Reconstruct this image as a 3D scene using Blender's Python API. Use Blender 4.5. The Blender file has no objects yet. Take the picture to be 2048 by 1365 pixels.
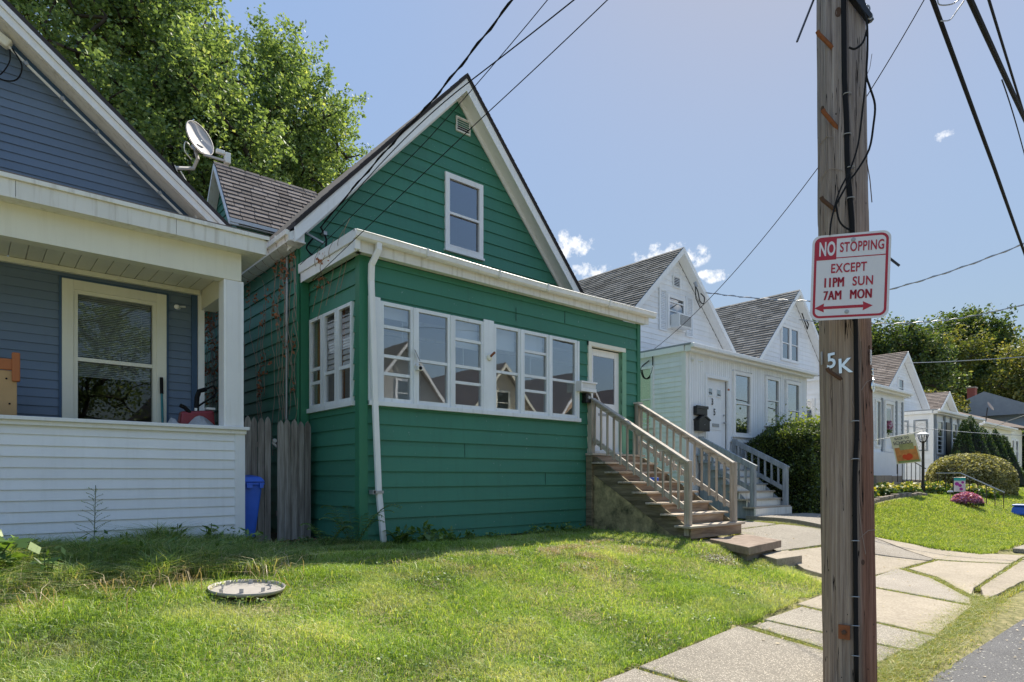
import bpy, math, random
import numpy as np
from mathutils import Vector, Matrix, noise as mnoise
R = math.radians
random.seed(7); rng = np.random.default_rng(7)
scn = bpy.context.scene
COL = scn.collection

# ------------------------------------------------------------------ camera, sky, sun, exposure
# world axes: +X runs along the street, +Y away from the street towards the houses, z = 0 at eye height
cam = bpy.data.cameras.new('camera'); camo = bpy.data.objects.new('camera', cam); COL.objects.link(camo)
cam.sensor_width = 36; cam.lens = 22.25; cam.shift_y = 0.1326; cam.clip_start = 0.05; cam.clip_end = 2000
camo.rotation_euler = (R(90), 0, R(-40.8)); scn.camera = camo

SUN_DIR = Vector((0.590, 0.262, 0.764)).normalized()
sun = bpy.data.lights.new('sun', 'SUN'); sun.energy = 3.9; sun.angle = R(0.53); sun.color = (1.0, 0.92, 0.79)
suno = bpy.data.objects.new('sun', sun); COL.objects.link(suno); suno.location = (20, 10, 30)
suno.rotation_euler = SUN_DIR.to_track_quat('Z', 'Y').to_euler()
SKY_S = 0.142
W = bpy.data.worlds.new('World'); scn.world = W; W.use_nodes = True
wn = W.node_tree; wn.nodes.clear()
def wnode(t, **k):
    n = wn.nodes.new(t)
    for a, b in k.items(): setattr(n, a, b)
    return n
def wmath(op, a, b=None, c=None, clamp=False):
    n = wnode('ShaderNodeMath', operation=op); n.use_clamp = clamp
    for i, x in enumerate((a, b, c)):
        if x is None: continue
        if isinstance(x, (int, float)): n.inputs[i].default_value = x
        else: wn.links.new(x, n.inputs[i])
    return n.outputs[0]
sky = wnode('ShaderNodeTexSky', sky_type='NISHITA', sun_disc=False)
sky.sun_elevation = math.asin(SUN_DIR.z); sky.sun_rotation = math.atan2(SUN_DIR.x, SUN_DIR.y)
sky.altitude = 100; sky.air_density = 1.0; sky.dust_density = 0.4; sky.ozone_density = 3.0
tc = wnode('ShaderNodeTexCoord')
sep = wnode('ShaderNodeSeparateXYZ'); wn.links.new(tc.outputs['Generated'], sep.inputs[0])
# small fair-weather clouds standing in a few directions of the sky (centre direction, width, height)
def cdir(u, v):
    a = (u - 1024) / 1266; b = (954 - v) / 1266; c, s = math.cos(R(49.2)), math.sin(R(49.2))
    return Vector((c + a * s, s - a * c, b)).normalized()
nz = wnode('ShaderNodeTexNoise'); nz.inputs['Scale'].default_value = 48; nz.inputs['Detail'].default_value = 7; nz.inputs['Roughness'].default_value = .62
wn.links.new(tc.outputs['Generated'], nz.inputs['Vector'])
tot = None
for (d, w, h, k) in ((cdir(1135, 492), .046, .024, 1.), (cdir(1160, 540), .05, .014, .8), (cdir(1215, 560), .08, .014, .8),
                     (cdir(1330, 510), .052, .02, 1.), (cdir(1385, 512), .03, .018, .9), (cdir(1425, 552), .026, .012, 1.), (cdir(1890, 272), .012, .009, .7),
                     (Vector((.75, -.6, .26)).normalized(), .16, .05, 1.), (Vector((.45, -.85, .5)).normalized(), .2, .05, .8), (Vector((.2, -.8, .35)).normalized(), .16, .04, .8), (Vector((-.7, .2, .3)).normalized(), .2, .05, .9)):
    t1 = Vector((0, 0, 1)).cross(d).normalized(); t2 = d.cross(t1)
    def dot(v):
        n = wnode('ShaderNodeVectorMath', operation='DOT_PRODUCT'); wn.links.new(tc.outputs['Generated'], n.inputs[0]); n.inputs[1].default_value = v
        return n.outputs['Value']
    e = wmath('ADD', wmath('POWER', wmath('ABSOLUTE', wmath('DIVIDE', dot(t1), w)), 2.0), wmath('POWER', wmath('ABSOLUTE', wmath('DIVIDE', dot(t2), h)), 2.0))
    m = wmath('SUBTRACT', 1.0, e, clamp=True)
    m = wmath('MULTIPLY', m, wmath('GREATER_THAN', dot(d), 0.5))
    m = wmath('MULTIPLY', m, k)
    tot = m if tot is None else wmath('MAXIMUM', tot, m)
cl = wmath('ADD', wmath('MULTIPLY', tot, 1.05), wmath('MULTIPLY', wmath('SUBTRACT', nz.outputs['Fac'], .5), 5.0))
cl = wmath('MULTIPLY', wmath('SUBTRACT', cl, .40), 1.15, clamp=True)
cl = wmath('MULTIPLY', cl, wmath('MULTIPLY', tot, 3.0, clamp=True), clamp=True)
mix = wnode('ShaderNodeMixRGB'); wn.links.new(cl, mix.inputs[0]); 
# the photograph's sky is even and mild: the sky model's brightness range is compressed as a whole, its hue kept
lum = wnode('ShaderNodeRGBToBW'); wn.links.new(sky.outputs[0], lum.inputs[0])
gain = wmath('MULTIPLY', wmath('POWER', wmath('MAXIMUM', lum.outputs[0], .05), -0.86), 1.52)
cmb = wnode('ShaderNodeCombineXYZ')
for i_ in range(3): wn.links.new(gain, cmb.inputs[i_])
even = wnode('ShaderNodeMixRGB', blend_type='MULTIPLY'); even.inputs[0].default_value = 1; wn.links.new(sky.outputs[0], even.inputs[1]); wn.links.new(cmb.outputs[0], even.inputs[2])
tint = wnode('ShaderNodeMixRGB', blend_type='MULTIPLY'); tint.inputs[0].default_value = 1; tint.inputs[2].default_value = (.99, .90, .80, 1); wn.links.new(even.outputs[0], tint.inputs[1])
wn.links.new(tint.outputs[0], mix.inputs[1]); mix.inputs[2].default_value = (3.7, 3.75, 3.85, 1)
bg = wnode('ShaderNodeBackground'); bg.inputs[1].default_value = SKY_S; wn.links.new(mix.outputs[0], bg.inputs[0])
wo = wnode('ShaderNodeOutputWorld'); wn.links.new(bg.outputs[0], wo.inputs[0])
scn.view_settings.view_transform = 'Standard'; scn.view_settings.look = 'None'
scn.view_settings.exposure = 1.12; scn.view_settings.gamma = 1.0
scn.cycles.max_bounces = 6; scn.cycles.transparent_max_bounces = 12; scn.cycles.diffuse_bounces = 4
scn.cycles.glossy_bounces = 3; scn.cycles.transmission_bounces = 4; scn.cycles.caustics_reflective = False; scn.cycles.caustics_refractive = False

# ------------------------------------------------------------------ materials
MATS = {}
def nodes_of(name):
    m = bpy.data.materials.new(name); m.use_nodes = True; MATS[name] = m
    nt = m.node_tree; nt.nodes.clear(); return m, nt
class NT:
    def __init__(s, nt): s.t = nt
    def n(s, typ, inp=None, **k):
        n = s.t.nodes.new(typ)
        for a, b in k.items(): setattr(n, a, b)
        for a, b in (inp or {}).items():
            if hasattr(b, 'is_output') or isinstance(b, bpy.types.NodeSocket): s.t.links.new(b, n.inputs[a])
            else: n.inputs[a].default_value = b
        return n
    def l(s, a, b): s.t.links.new(a, b)
    def ramp(s, fac, stops):
        n = s.t.nodes.new('ShaderNodeValToRGB'); s.l(fac, n.inputs[0]); e = n.color_ramp.elements
        while len(e) < len(stops): e.new(0.5)
        for i, (p, c) in enumerate(stops):
            e[i].position = p; e[i].color = tuple(c) + (1,) if len(c) == 3 else c
        return n.outputs[0]
    def math(s, op, a, b=0.0, clamp=False):
        n = s.n('ShaderNodeMath', {0: a, 1: b}, operation=op); n.use_clamp = clamp; return n.outputs[0]
    def mix(s, f, a, b, mode='MIX'):
        return s.n('ShaderNodeMixRGB', {0: f, 1: a, 2: b}, blend_type=mode).outputs[0]
    def noise(s, vec, scale, det=4, rough=.55):
        return s.n('ShaderNodeTexNoise', {'Vector': vec, 'Scale': scale, 'Detail': det, 'Roughness': rough}).outputs['Fac']
def c4(c): return (c[0], c[1], c[2], 1)
def pos(t, sc=(1, 1, 1)):
    g = t.n('ShaderNodeNewGeometry').outputs['Position']
    return t.n('ShaderNodeMapping', {0: g, 'Scale': sc}).outputs[0]
def rnd(t):
    o = t.n('ShaderNodeObjectInfo').outputs['Random']; g = t.n('ShaderNodeNewGeometry').outputs['Random Per Island']
    return t.math('FRACT', t.math('ADD', o, g))
def finish(t, m, col, rough=.6, bump=None, bs=.2, bd=.01, metal=0, spec=.5, coat=0):
    b = t.n('ShaderNodeBsdfPrincipled', {'Roughness': rough, 'Metallic': metal, 'Specular IOR Level': spec, 'Coat Weight': coat})
    if isinstance(col, tuple): b.inputs['Base Color'].default_value = c4(col)
    else: t.l(col, b.inputs['Base Color'])
    if bump is not None:
        bp = t.n('ShaderNodeBump', {'Height': bump, 'Strength': bs, 'Distance': bd}); t.l(bp.outputs[0], b.inputs['Normal'])
    o = t.n('ShaderNodeOutputMaterial'); t.l(b.outputs[0], o.inputs[0]); return m
def painted(name, col, rough=.55, var=.08, dirt=(.18, .16, .12), dk=.25, spec=.35, streak=True, coarse=3.0, pv=.10, fleck=None):
    """paint / vinyl / metal coating: slight piece-to-piece tone, broad weathering, vertical streaks of dirt"""
    m, nt = nodes_of(name); t = NT(nt)
    r = rnd(t); br = t.math('ADD', t.math('MULTIPLY', r, pv), 1 - pv / 2)
    n1 = t.noise(pos(t), coarse, 5); br2 = t.math('ADD', t.math('MULTIPLY', n1, var * 2), 1 - var)
    c = t.mix(1.0, c4(col), t.n('ShaderNodeCombineXYZ', {0: br, 1: br, 2: br}).outputs[0], 'MULTIPLY')
    c = t.mix(1.0, c, t.n('ShaderNodeCombineXYZ', {0: br2, 1: br2, 2: br2}).outputs[0], 'MULTIPLY')
    if streak:
        s1 = t.noise(pos(t, (14, 14, .9)), 1.0, 6, .6)
        f = t.math('MULTIPLY', t.math('SUBTRACT', s1, .52, True), dk * 4, True)
        c = t.mix(f, c, c4(dirt))
    if fleck:
        f = t.math('GREATER_THAN', t.noise(pos(t, (1, 1, .5)), 38, 2), .73)
        f = t.math('MULTIPLY', f, t.math('GREATER_THAN', t.noise(pos(t), 2.1, 2), .52))
        c = t.mix(f, c, c4(fleck))
    g = t.noise(pos(t), 90, 3)
    ro = t.math('ADD', t.math('MULTIPLY', n1, .2), rough - .1)
    m = finish(t, m, c, .5, g, .12, .003, spec=spec)
    b = [x for x in nt.nodes if x.type == 'BSDF_PRINCIPLED'][0]; t.l(ro, b.inputs['Roughness'])
    return m
def plain(name, col, rough=.5, metal=0, spec=.5, var=.1, sc=8):
    m, nt = nodes_of(name); t = NT(nt)
    n1 = t.noise(pos(t), sc, 4); k = t.math('ADD', t.math('MULTIPLY', n1, var * 2), 1 - var)
    c = t.mix(1.0, c4(col), t.n('ShaderNodeCombineXYZ', {0: k, 1: k, 2: k}).outputs[0], 'MULTIPLY')
    return finish(t, m, c, rough, metal=metal, spec=spec)
def wood(name, c1, c2, c3, ax=2, rough=.8, fine=26, pv=.35, knots=False):
    """weathered timber: grain stretched along the given axis"""
    m, nt = nodes_of(name); t = NT(nt)
    sc = [fine, fine, fine]; sc[ax] = 1.3
    p = pos(t, tuple(sc)); n1 = t.noise(p, 1.0, 7, .65)
    sc2 = [fine * 3.2] * 3; sc2[ax] = 2.2
    n2 = t.noise(pos(t, tuple(sc2)), 1.0, 4, .6)
    c = t.ramp(n1, [(.3, c1), (.5, c2), (.72, c3)])
    k = t.math('ADD', t.math('MULTIPLY', n2, .7), .65)
    c = t.mix(1.0, c, t.n('ShaderNodeCombineXYZ', {0: k, 1: k, 2: k}).outputs[0], 'MULTIPLY')
    r = rnd(t); k = t.math('ADD', t.math('MULTIPLY', r, pv), 1 - pv / 2)
    c = t.mix(1.0, c, t.n('ShaderNodeCombineXYZ', {0: k, 1: k, 2: k}).outputs[0], 'MULTIPLY')
    h = t.math('ADD', n1, t.math('MULTIPLY', n2, .5))
    return finish(t, m, c, rough, h, .5, .01, spec=.2)
def leafmat(name, stops, trans=.42, patch=None, rough=.5):
    """leaf tones picked by a random value per leaf, part of the light shines through"""
    m, nt = nodes_of(name); t = NT(nt)
    a = t.n('ShaderNodeAttribute', attribute_name='tone').outputs['Fac']
    c = t.ramp(a, stops)
    if patch:
        f = t.math('MULTIPLY', t.math('SUBTRACT', t.noise(pos(t), patch[1], 4, .6), patch[2], True), patch[3], True); c = t.mix(f, c, c4(patch[0]))
    d = t.n('ShaderNodeBsdfDiffuse', {'Color': c}); tr = t.n('ShaderNodeBsdfTranslucent', {'Color': t.mix(1.0, c, (1.35, 1.25, .55, 1), 'MULTIPLY')})
    gl = t.n('ShaderNodeBsdfGlossy', {'Roughness': rough, 'Color': (1, 1, 1, 1)})
    mx = t.n('ShaderNodeMixShader', {0: trans, 1: d.outputs[0], 2: tr.outputs[0]})
    m2 = t.n('ShaderNodeMixShader', {0: .035, 1: mx.outputs[0], 2: gl.outputs[0]})
    o = t.n('ShaderNodeOutputMaterial'); t.l(m2.outputs[0], o.inputs[0]); return m

GREEN = painted('green_siding_paint', (.054, .215, .145), .5, .15, (.045, .12, .08), .30, pv=.14, coarse=1.1, fleck=(.3, .42, .38))
GREEN_T = painted('green_trim_paint', (.038, .190, .105), .45, .1, (.03, .10, .06), .2)
GREEN_F = painted('low_bounce_green_paint', (.11, .20, .15), .6, .12)  # paler than the siding on hidden walls, to cut green bounce light next door
SAGE = painted('sage_trim_paint', (.20, .42, .27), .5, .08)
WHITE = painted('white_trim_paint', (.86, .86, .85), .45, .06, (.42, .38, .28), .22)
WHITE_D = painted('weathered_white_trim_paint', (.82, .80, .74), .5, .1, (.30, .25, .15), .5)
ALU = painted('aluminium_frame', (.80, .83, .85), .38, .1, (.35, .36, .36), .3, spec=.6)
BLUE = painted('blue_vinyl_siding', (.145, .20, .28), .5, .10, (.10, .12, .14), .2, coarse=1.3)
BLUE_T = painted('blue_vinyl_trim', (.05, .10, .18), .5, .05)
WHITE_V = painted('white_vinyl_siding', (.83, .84, .85), .5, .07, (.48, .48, .43), .13)
CREAM = painted('cream_trim_paint', (.80, .78, .66), .5, .06, (.4, .36, .22), .15)
WHITE_S = painted('white_clapboard_paint', (.84, .85, .86), .55, .08, (.45, .44, .40), .2)
WHITE_P = painted('white_panel_paint', (.84, .86, .88), .5, .07, (.5, .5, .48), .2)
BEIGE = painted('beige_siding', (.55, .47, .34), .55, .08)
GREYSTONE = painted('grey_cobble_siding', (.34, .33, .31), .7, .2)
BROWNS = painted('tan_brick_siding', (.42, .30, .20), .7, .25)
GREYP = wood('grey_painted_wood', (.18, .20, .22), (.28, .31, .335), (.38, .41, .435), 2, .7, 10, .12)
PICKET = wood('weathered_picket_wood', (.13, .11, .095), (.26, .235, .21), (.42, .39, .36), 2, .9, 22, .4)
OLDWOOD = wood('weathered_stair_wood_upright', (.24, .20, .155), (.43, .375, .305), (.60, .54, .455), 2, .8, 22, .3)
OLDWOOD_X = wood('weathered_stair_wood_tread', (.27, .22, .165), (.46, .39, .31), (.64, .57, .475), 0, .8, 22, .3)
OLDWOOD_D = wood('weathered_stair_wood_rail', (.29, .25, .205), (.50, .45, .385), (.70, .655, .59), 1, .8, 20, .3)
REDWOOD = wood('reddish_riser_wood', (.17, .115, .075), (.33, .235, .165), (.46, .36, .27), 0, .75, 16, .3)
PLY = wood('mossy_skirt_plywood', (.07, .07, .04), (.32, .27, .14), (.58, .46, .24), 0, .85, 5, .1)
MOSSW = wood('mossy_stringer_wood', (.07, .06, .035), (.20, .165, .105), (.34, .28, .18), 1, .85, 12, .1)
FAINT = plain('dull_numeral_metal', (.42, .42, .43), .5)
STUD = wood('orange_pine_wood', (.35, .14, .035), (.50, .22, .06), (.58, .29, .10), 2, .6, 14, .2)
BRASSW = plain('tan_cabinet_board', (.48, .30, .13), .55)
ORANGEW = plain('orange_carved_wood', (.42, .13, .035), .5)
BLACK = plain('black_rubber', (.008, .008, .009), .75, spec=.25)
BLACKM = plain('black_painted_metal', (.02, .02, .022), .35, .2)
BLUEP = plain('blue_plastic', (.035, .13, .62), .42, var=.18, sc=5)
REDP = plain('dark_red_paint', (.25, .02, .03), .35)
TEAL = plain('teal_handle', (.02, .20, .22), .4)
GREYM = plain('galvanised_metal', (.40, .41, .42), .5, .6, var=.15, sc=20)
DISHM = plain('grey_dish_paint', (.50, .47, .46), .6)
DISHW = plain('white_plastic', (.78, .78, .76), .4)
RUST = plain('rusty_steel', (.25, .085, .03), .8, .1, var=.4, sc=40)
RUSTD = plain('dark_rusty_steel', (.10, .055, .035), .85, .1, var=.4, sc=30)
CHROME = plain('bright_aluminium_numeral', (.75, .76, .78), .22, 1.0, var=.05)
SIGNW = plain('white_sign_sheeting', (.72, .71, .72), .35, var=.04, sc=14)
SIGNR = plain('red_sign_sheeting', (.42, .012, .028), .35, var=.08)
TARP = plain('grey_woven_tarp', (.40, .41, .43), .8, var=.35, sc=60)
LIDM = plain('grey_lid_enamel', (.36, .335, .31), .5, var=.2)
BRICK = plain('red_brick', (.26, .07, .05), .85, var=.3, sc=30)
STONE = plain('stone_block', (.30, .25, .20), .85, var=.3, sc=9)
VINEW = plain('dry_vine_stem', (.34, .27, .22), .9)
BLIND = plain('white_blind_slat', (.62, .62, .58), .5)
INT = plain('dim_room_wall', (.10, .10, .10), .9)
INTL = plain('porch_room_wall', (.66, .65, .62), .8)
CURT = plain('pale_curtain', (.35, .36, .38), .9)
LAMPG = plain('frosted_lamp_glass', (.72, .72, .70), .25)
ROOFD = plain('dark_roof_edge', (.045, .04, .042), .9)
ROOFG = plain('grey_roofing', (.30, .32, .35), .9, var=.2, sc=3)
BARKM = wood('tree_bark', (.03, .026, .022), (.06, .05, .042), (.10, .085, .07), 2, .95, 9, .1)
def shingle_mat(name, a, b):
    m, nt = nodes_of(name); t = NT(nt)
    r = rnd(t); c = t.ramp(r, [(0, a), (1, b)])
    g = t.noise(pos(t), 160, 2, .7); k = t.math('ADD', t.math('MULTIPLY', g, 1.1), .45)
    c = t.mix(1.0, c, t.n('ShaderNodeCombineXYZ', {0: k, 1: k, 2: k}).outputs[0], 'MULTIPLY')
    w = t.noise(pos(t), 1.3, 4); k = t.math('ADD', t.math('MULTIPLY', w, .6), .7)
    c = t.mix(1.0, c, t.n('ShaderNodeCombineXYZ', {0: k, 1: k, 2: k}).outputs[0], 'MULTIPLY')
    return finish(t, m, c, .95, g, .5, .01, spec=.15)
SHING_G = shingle_mat('brown_grey_shingle', (.13, .115, .11), (.24, .215, .205))
SHING_W = shingle_mat('grey_shingle', (.12, .12, .115), (.27, .265, .25))
SHING_B = shingle_mat('brown_shingle', (.17, .14, .12), (.30, .25, .215))
# glass: mirror-like at a glance, clear enough to look in
def glassmat(name, lo, hi, tint):
    m, nt = nodes_of(name); t = NT(nt)
    lw = t.n('ShaderNodeLayerWeight', {'Blend': .35}).outputs['Facing']
    f = t.math('ADD', t.math('MULTIPLY', lw, hi - lo), lo)
    wv = t.noise(pos(t), 1.6, 2)
    bp = t.n('ShaderNodeBump', {'Height': wv, 'Strength': .012, 'Distance': .05})
    gl = t.n('ShaderNodeBsdfGlossy', {'Roughness': .01, 'Color': (.95, .97, 1, 1), 'Normal': bp.outputs[0]})
    tr = t.n('ShaderNodeBsdfTransparent', {'Color': c4(tint)})
    mx = t.n('ShaderNodeMixShader', {0: f, 1: tr.outputs[0], 2: gl.outputs[0]})
    o = t.n('ShaderNodeOutputMaterial'); t.l(mx.outputs[0], o.inputs[0]); return m
GLASS = glassmat('window_glass', .13, .50, (.90, .92, .93))
GLASS3 = glassmat('porch_window_glass', .04, .17, (.75, .78, .80))
GLASS2 = glassmat('double_glazing', .22, .72, (.55, .60, .66))
DARKG = glassmat('dark_double_glazing', .16, .62, (.35, .38, .42))
CLEARG = glassmat('lantern_glass', .06, .3, (.95, .95, .95))
# utility pole timber
def polemat():
    m, nt = nodes_of('utility_pole_timber'); t = NT(nt)
    n1 = t.noise(pos(t, (46, 46, 1.0)), 1, 9, .74); n2 = t.noise(pos(t, (120, 120, 2.0)), 1, 4, .6); n3 = t.noise(pos(t, (9, 9, .5)), 1, 4)
    c = t.ramp(n1, [(.25, (.11, .08, .06)), (.42, (.25, .19, .145)), (.6, (.38, .305, .24)), (.78, (.53, .45, .37))])
    red = t.ramp(n1, [(.3, (.12, .055, .038)), (.5, (.27, .14, .095)), (.75, (.42, .265, .19))])
    # the smoother, redder side of the pole, where the bark side was shaved, fading higher up
    g = t.n('ShaderNodeNewGeometry').outputs['Position']
    dt = t.n('ShaderNodeVectorMath', {0: g, 1: (.36, -.933, .012)}, operation='DOT_PRODUCT').outputs['Value']
    sp = t.n('ShaderNodeSeparateXYZ', {0: g}).outputs[2]
    f = t.math('MULTIPLY', t.math('ADD', t.math('SUBTRACT', dt, 0.045), t.math('MULTIPLY', t.math('SUBTRACT', n3, .5), .10)), 22, True)
    f = t.math('MULTIPLY', f, t.math('SUBTRACT', 1.15, t.math('MULTIPLY', t.math('ADD', sp, .2, False), .45), True), True)
    c = t.mix(f, c, red)
    # grey-violet weathering in the upper part
    f2 = t.math('MULTIPLY', t.math('ADD', sp, -.9), .5, True)
    c = t.mix(t.math('MULTIPLY', f2, .75), c, t.ramp(n1, [(.3, (.18, .155, .15)), (.5, (.34, .30, .29)), (.75, (.50, .45, .43))]))
    k = t.math('ADD', t.math('MULTIPLY', n2, .9), .55)
    c = t.mix(1.0, c, t.n('ShaderNodeCombineXYZ', {0: k, 1: k, 2: k}).outputs[0], 'MULTIPLY')
    crack = t.math('LESS_THAN', t.math('ABSOLUTE', t.math('SUBTRACT', t.noise(pos(t, (26, 26, .6)), 1, 2), .43)), .006)
    c = t.mix(crack, c, (.02, .015, .012, 1))
    spot = t.math('LESS_THAN', t.n('ShaderNodeTexVoronoi', {'Vector': pos(t, (1, 1, .6)), 'Scale': 13}).outputs['Distance'], .06)
    c = t.mix(spot, c, (.02, .016, .014, 1))
    h = t.math('SUBTRACT', t.math('ADD', n1, t.math('MULTIPLY', n2, .5)), crack)
    return finish(t, m, c, .9, h, .8, .012, spec=.15)
POLEM = polemat()
def ground_mat(name, stops, scale, rough=.95, big=.6, bumpd=.02, specks=None, spscale=60):
    m, nt = nodes_of(name); t = NT(nt)
    n1 = t.noise(pos(t), scale, 6, .65); n2 = t.noise(pos(t), big, 4)
    c = t.ramp(n1, stops); n4 = t.noise(pos(t), 4.5, 5, .65); k = t.math('ADD', t.math('ADD', t.math('MULTIPLY', n2, .5), t.math('MULTIPLY', n4, .45)), .52)
    c = t.mix(1.0, c, t.n('ShaderNodeCombineXYZ', {0: k, 1: k, 2: k}).outputs[0], 'MULTIPLY')
    r = rnd(t); k = t.math('ADD', t.math('MULTIPLY', r, .24), .88)
    c = t.mix(1.0, c, t.n('ShaderNodeCombineXYZ', {0: k, 1: k, 2: k}).outputs[0], 'MULTIPLY')
    h = n1
    if specks:
        v = t.n('ShaderNodeTexVoronoi', {'Vector': pos(t), 'Scale': spscale})
        f = t.math('LESS_THAN', v.outputs['Distance'], specks[1]); rr = t.n('ShaderNodeSeparateXYZ', {0: v.outputs['Color']}).outputs[0]
        f = t.math('MULTIPLY', f, t.math('GREATER_THAN', rr, specks[2])); c = t.mix(f, c, c4(specks[0])); h = t.math('ADD', n1, f)
    return finish(t, m, c, rough, h, .5, bumpd, spec=.2)
SOIL = ground_mat('lawn_soil', [(.3, (.09, .09, .04)), (.5, (.20, .19, .08)), (.7, (.34, .29, .15))], 14)
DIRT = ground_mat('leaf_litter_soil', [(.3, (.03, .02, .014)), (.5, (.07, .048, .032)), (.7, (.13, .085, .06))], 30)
ASPH = ground_mat('asphalt', [(.3, (.085, .085, .088)), (.5, (.14, .14, .143)), (.7, (.21, .21, .208))], 90, specks=((.50, .49, .44), .24, .74), spscale=34)
CONC = ground_mat('smooth_tan_concrete', [(.3, (.245, .21, .16)), (.5, (.35, .305, .24)), (.7, (.42, .375, .30))], 40, bumpd=.004)
CONC_A = ground_mat('pebbly_aggregate_concrete', [(.3, (.16, .145, .12)), (.5, (.275, .25, .21)), (.7, (.385, .36, .305))], 70, bumpd=.012, specks=((.62, .56, .47), .33, .55), spscale=75)
CONC_G = ground_mat('grey_aggregate_concrete', [(.3, (.18, .16, .135)), (.5, (.29, .26, .22)), (.7, (.38, .345, .295))], 60, bumpd=.01, specks=((.55, .53, .48), .3, .6), spscale=80)
FLAG = ground_mat('reddish_flagstone', [(.3, (.19, .145, .115)), (.5, (.29, .23, .185)), (.7, (.36, .295, .24))], 7, bumpd=.004)
GRASSM = leafmat('lawn_grass', [(0, (.07, .13, .022)), (.3, (.20, .34, .05)), (.6, (.34, .51, .09)), (.88, (.52, .63, .19)), (1, (.78, .74, .50))], .45, patch=((.66, .62, .42), .75, .50, 3.0))
GRASSR = leafmat('bright_lawn_grass', [(0, (.10, .17, .03)), (.4, (.24, .36, .055)), (.8, (.38, .50, .10)), (1, (.55, .57, .22))], .45, patch=((.48, .42, .19), .8, .52, 1.4))
WEEDM = leafmat('rank_grass', [(0, (.08, .15, .04)), (.5, (.20, .32, .075)), (.85, (.36, .46, .14)), (1, (.66, .58, .36))], .4)
STRAWM = leafmat('dry_straw', [(0, (.35, .28, .15)), (1, (.62, .50, .34))], .25)
JOINTM = leafmat('joint_grass', [(0, (.14, .23, .045)), (.5, (.33, .40, .10)), (1, (.62, .54, .27))], .35)
MAPLE = leafmat('maple_leaves', [(0, (.07, .12, .06)), (.4, (.17, .27, .11)), (.75, (.31, .43, .17)), (1, (.54, .62, .28))], .44)
TREE_D = leafmat('dark_tree_leaves', [(0, (.03, .065, .022)), (.5, (.075, .125, .04)), (.85, (.16, .215, .06)), (1, (.30, .29, .10))], .42)
TREE_Y = leafmat('yellowing_tree_leaves', [(0, (.06, .09, .025)), (.5, (.15, .185, .05)), (1, (.34, .31, .10))], .42)
NEEDLE = leafmat('conifer_needles', [(0, (.02, .05, .018)), (.6, (.05, .10, .028)), (1, (.13, .20, .045))], .3)
SPRUCE = leafmat('spruce_needles', [(0, (.03, .05, .035)), (1, (.07, .10, .06))], .25)
HEDGEM = leafmat('hedge_leaves', [(0, (.025, .045, .016)), (.6, (.065, .11, .028)), (1, (.22, .29, .06))], .4)
HEDGE2 = leafmat('variegated_hedge_leaves', [(0, (.08, .08, .028)), (.5, (.20, .21, .07)), (1, (.62, .60, .36))], .35)
HOSTAM = leafmat('hosta_leaves', [(0, (.04, .09, .02)), (.6, (.09, .17, .03)), (.8, (.45, .42, .06)), (1, (.70, .66, .42))], .35)
FERNM = leafmat('fern_fronds', [(0, (.08, .16, .04)), (1, (.18, .30, .08))], .4)
BROADM = leafmat('broad_weed_leaves', [(0, (.06, .13, .03)), (.7, (.15, .26, .055)), (1, (.30, .40, .11))], .42)
DEADM = leafmat('dead_brown_leaves', [(0, (.26, .09, .045)), (1, (.48, .20, .10))], .25)
MUMM = leafmat('pink_blossoms', [(0, (.40, .10, .24)), (1, (.70, .34, .52))], .2)
CLOTH = plain('flag_cloth_cream', (.84, .76, .50), .8)

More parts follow.
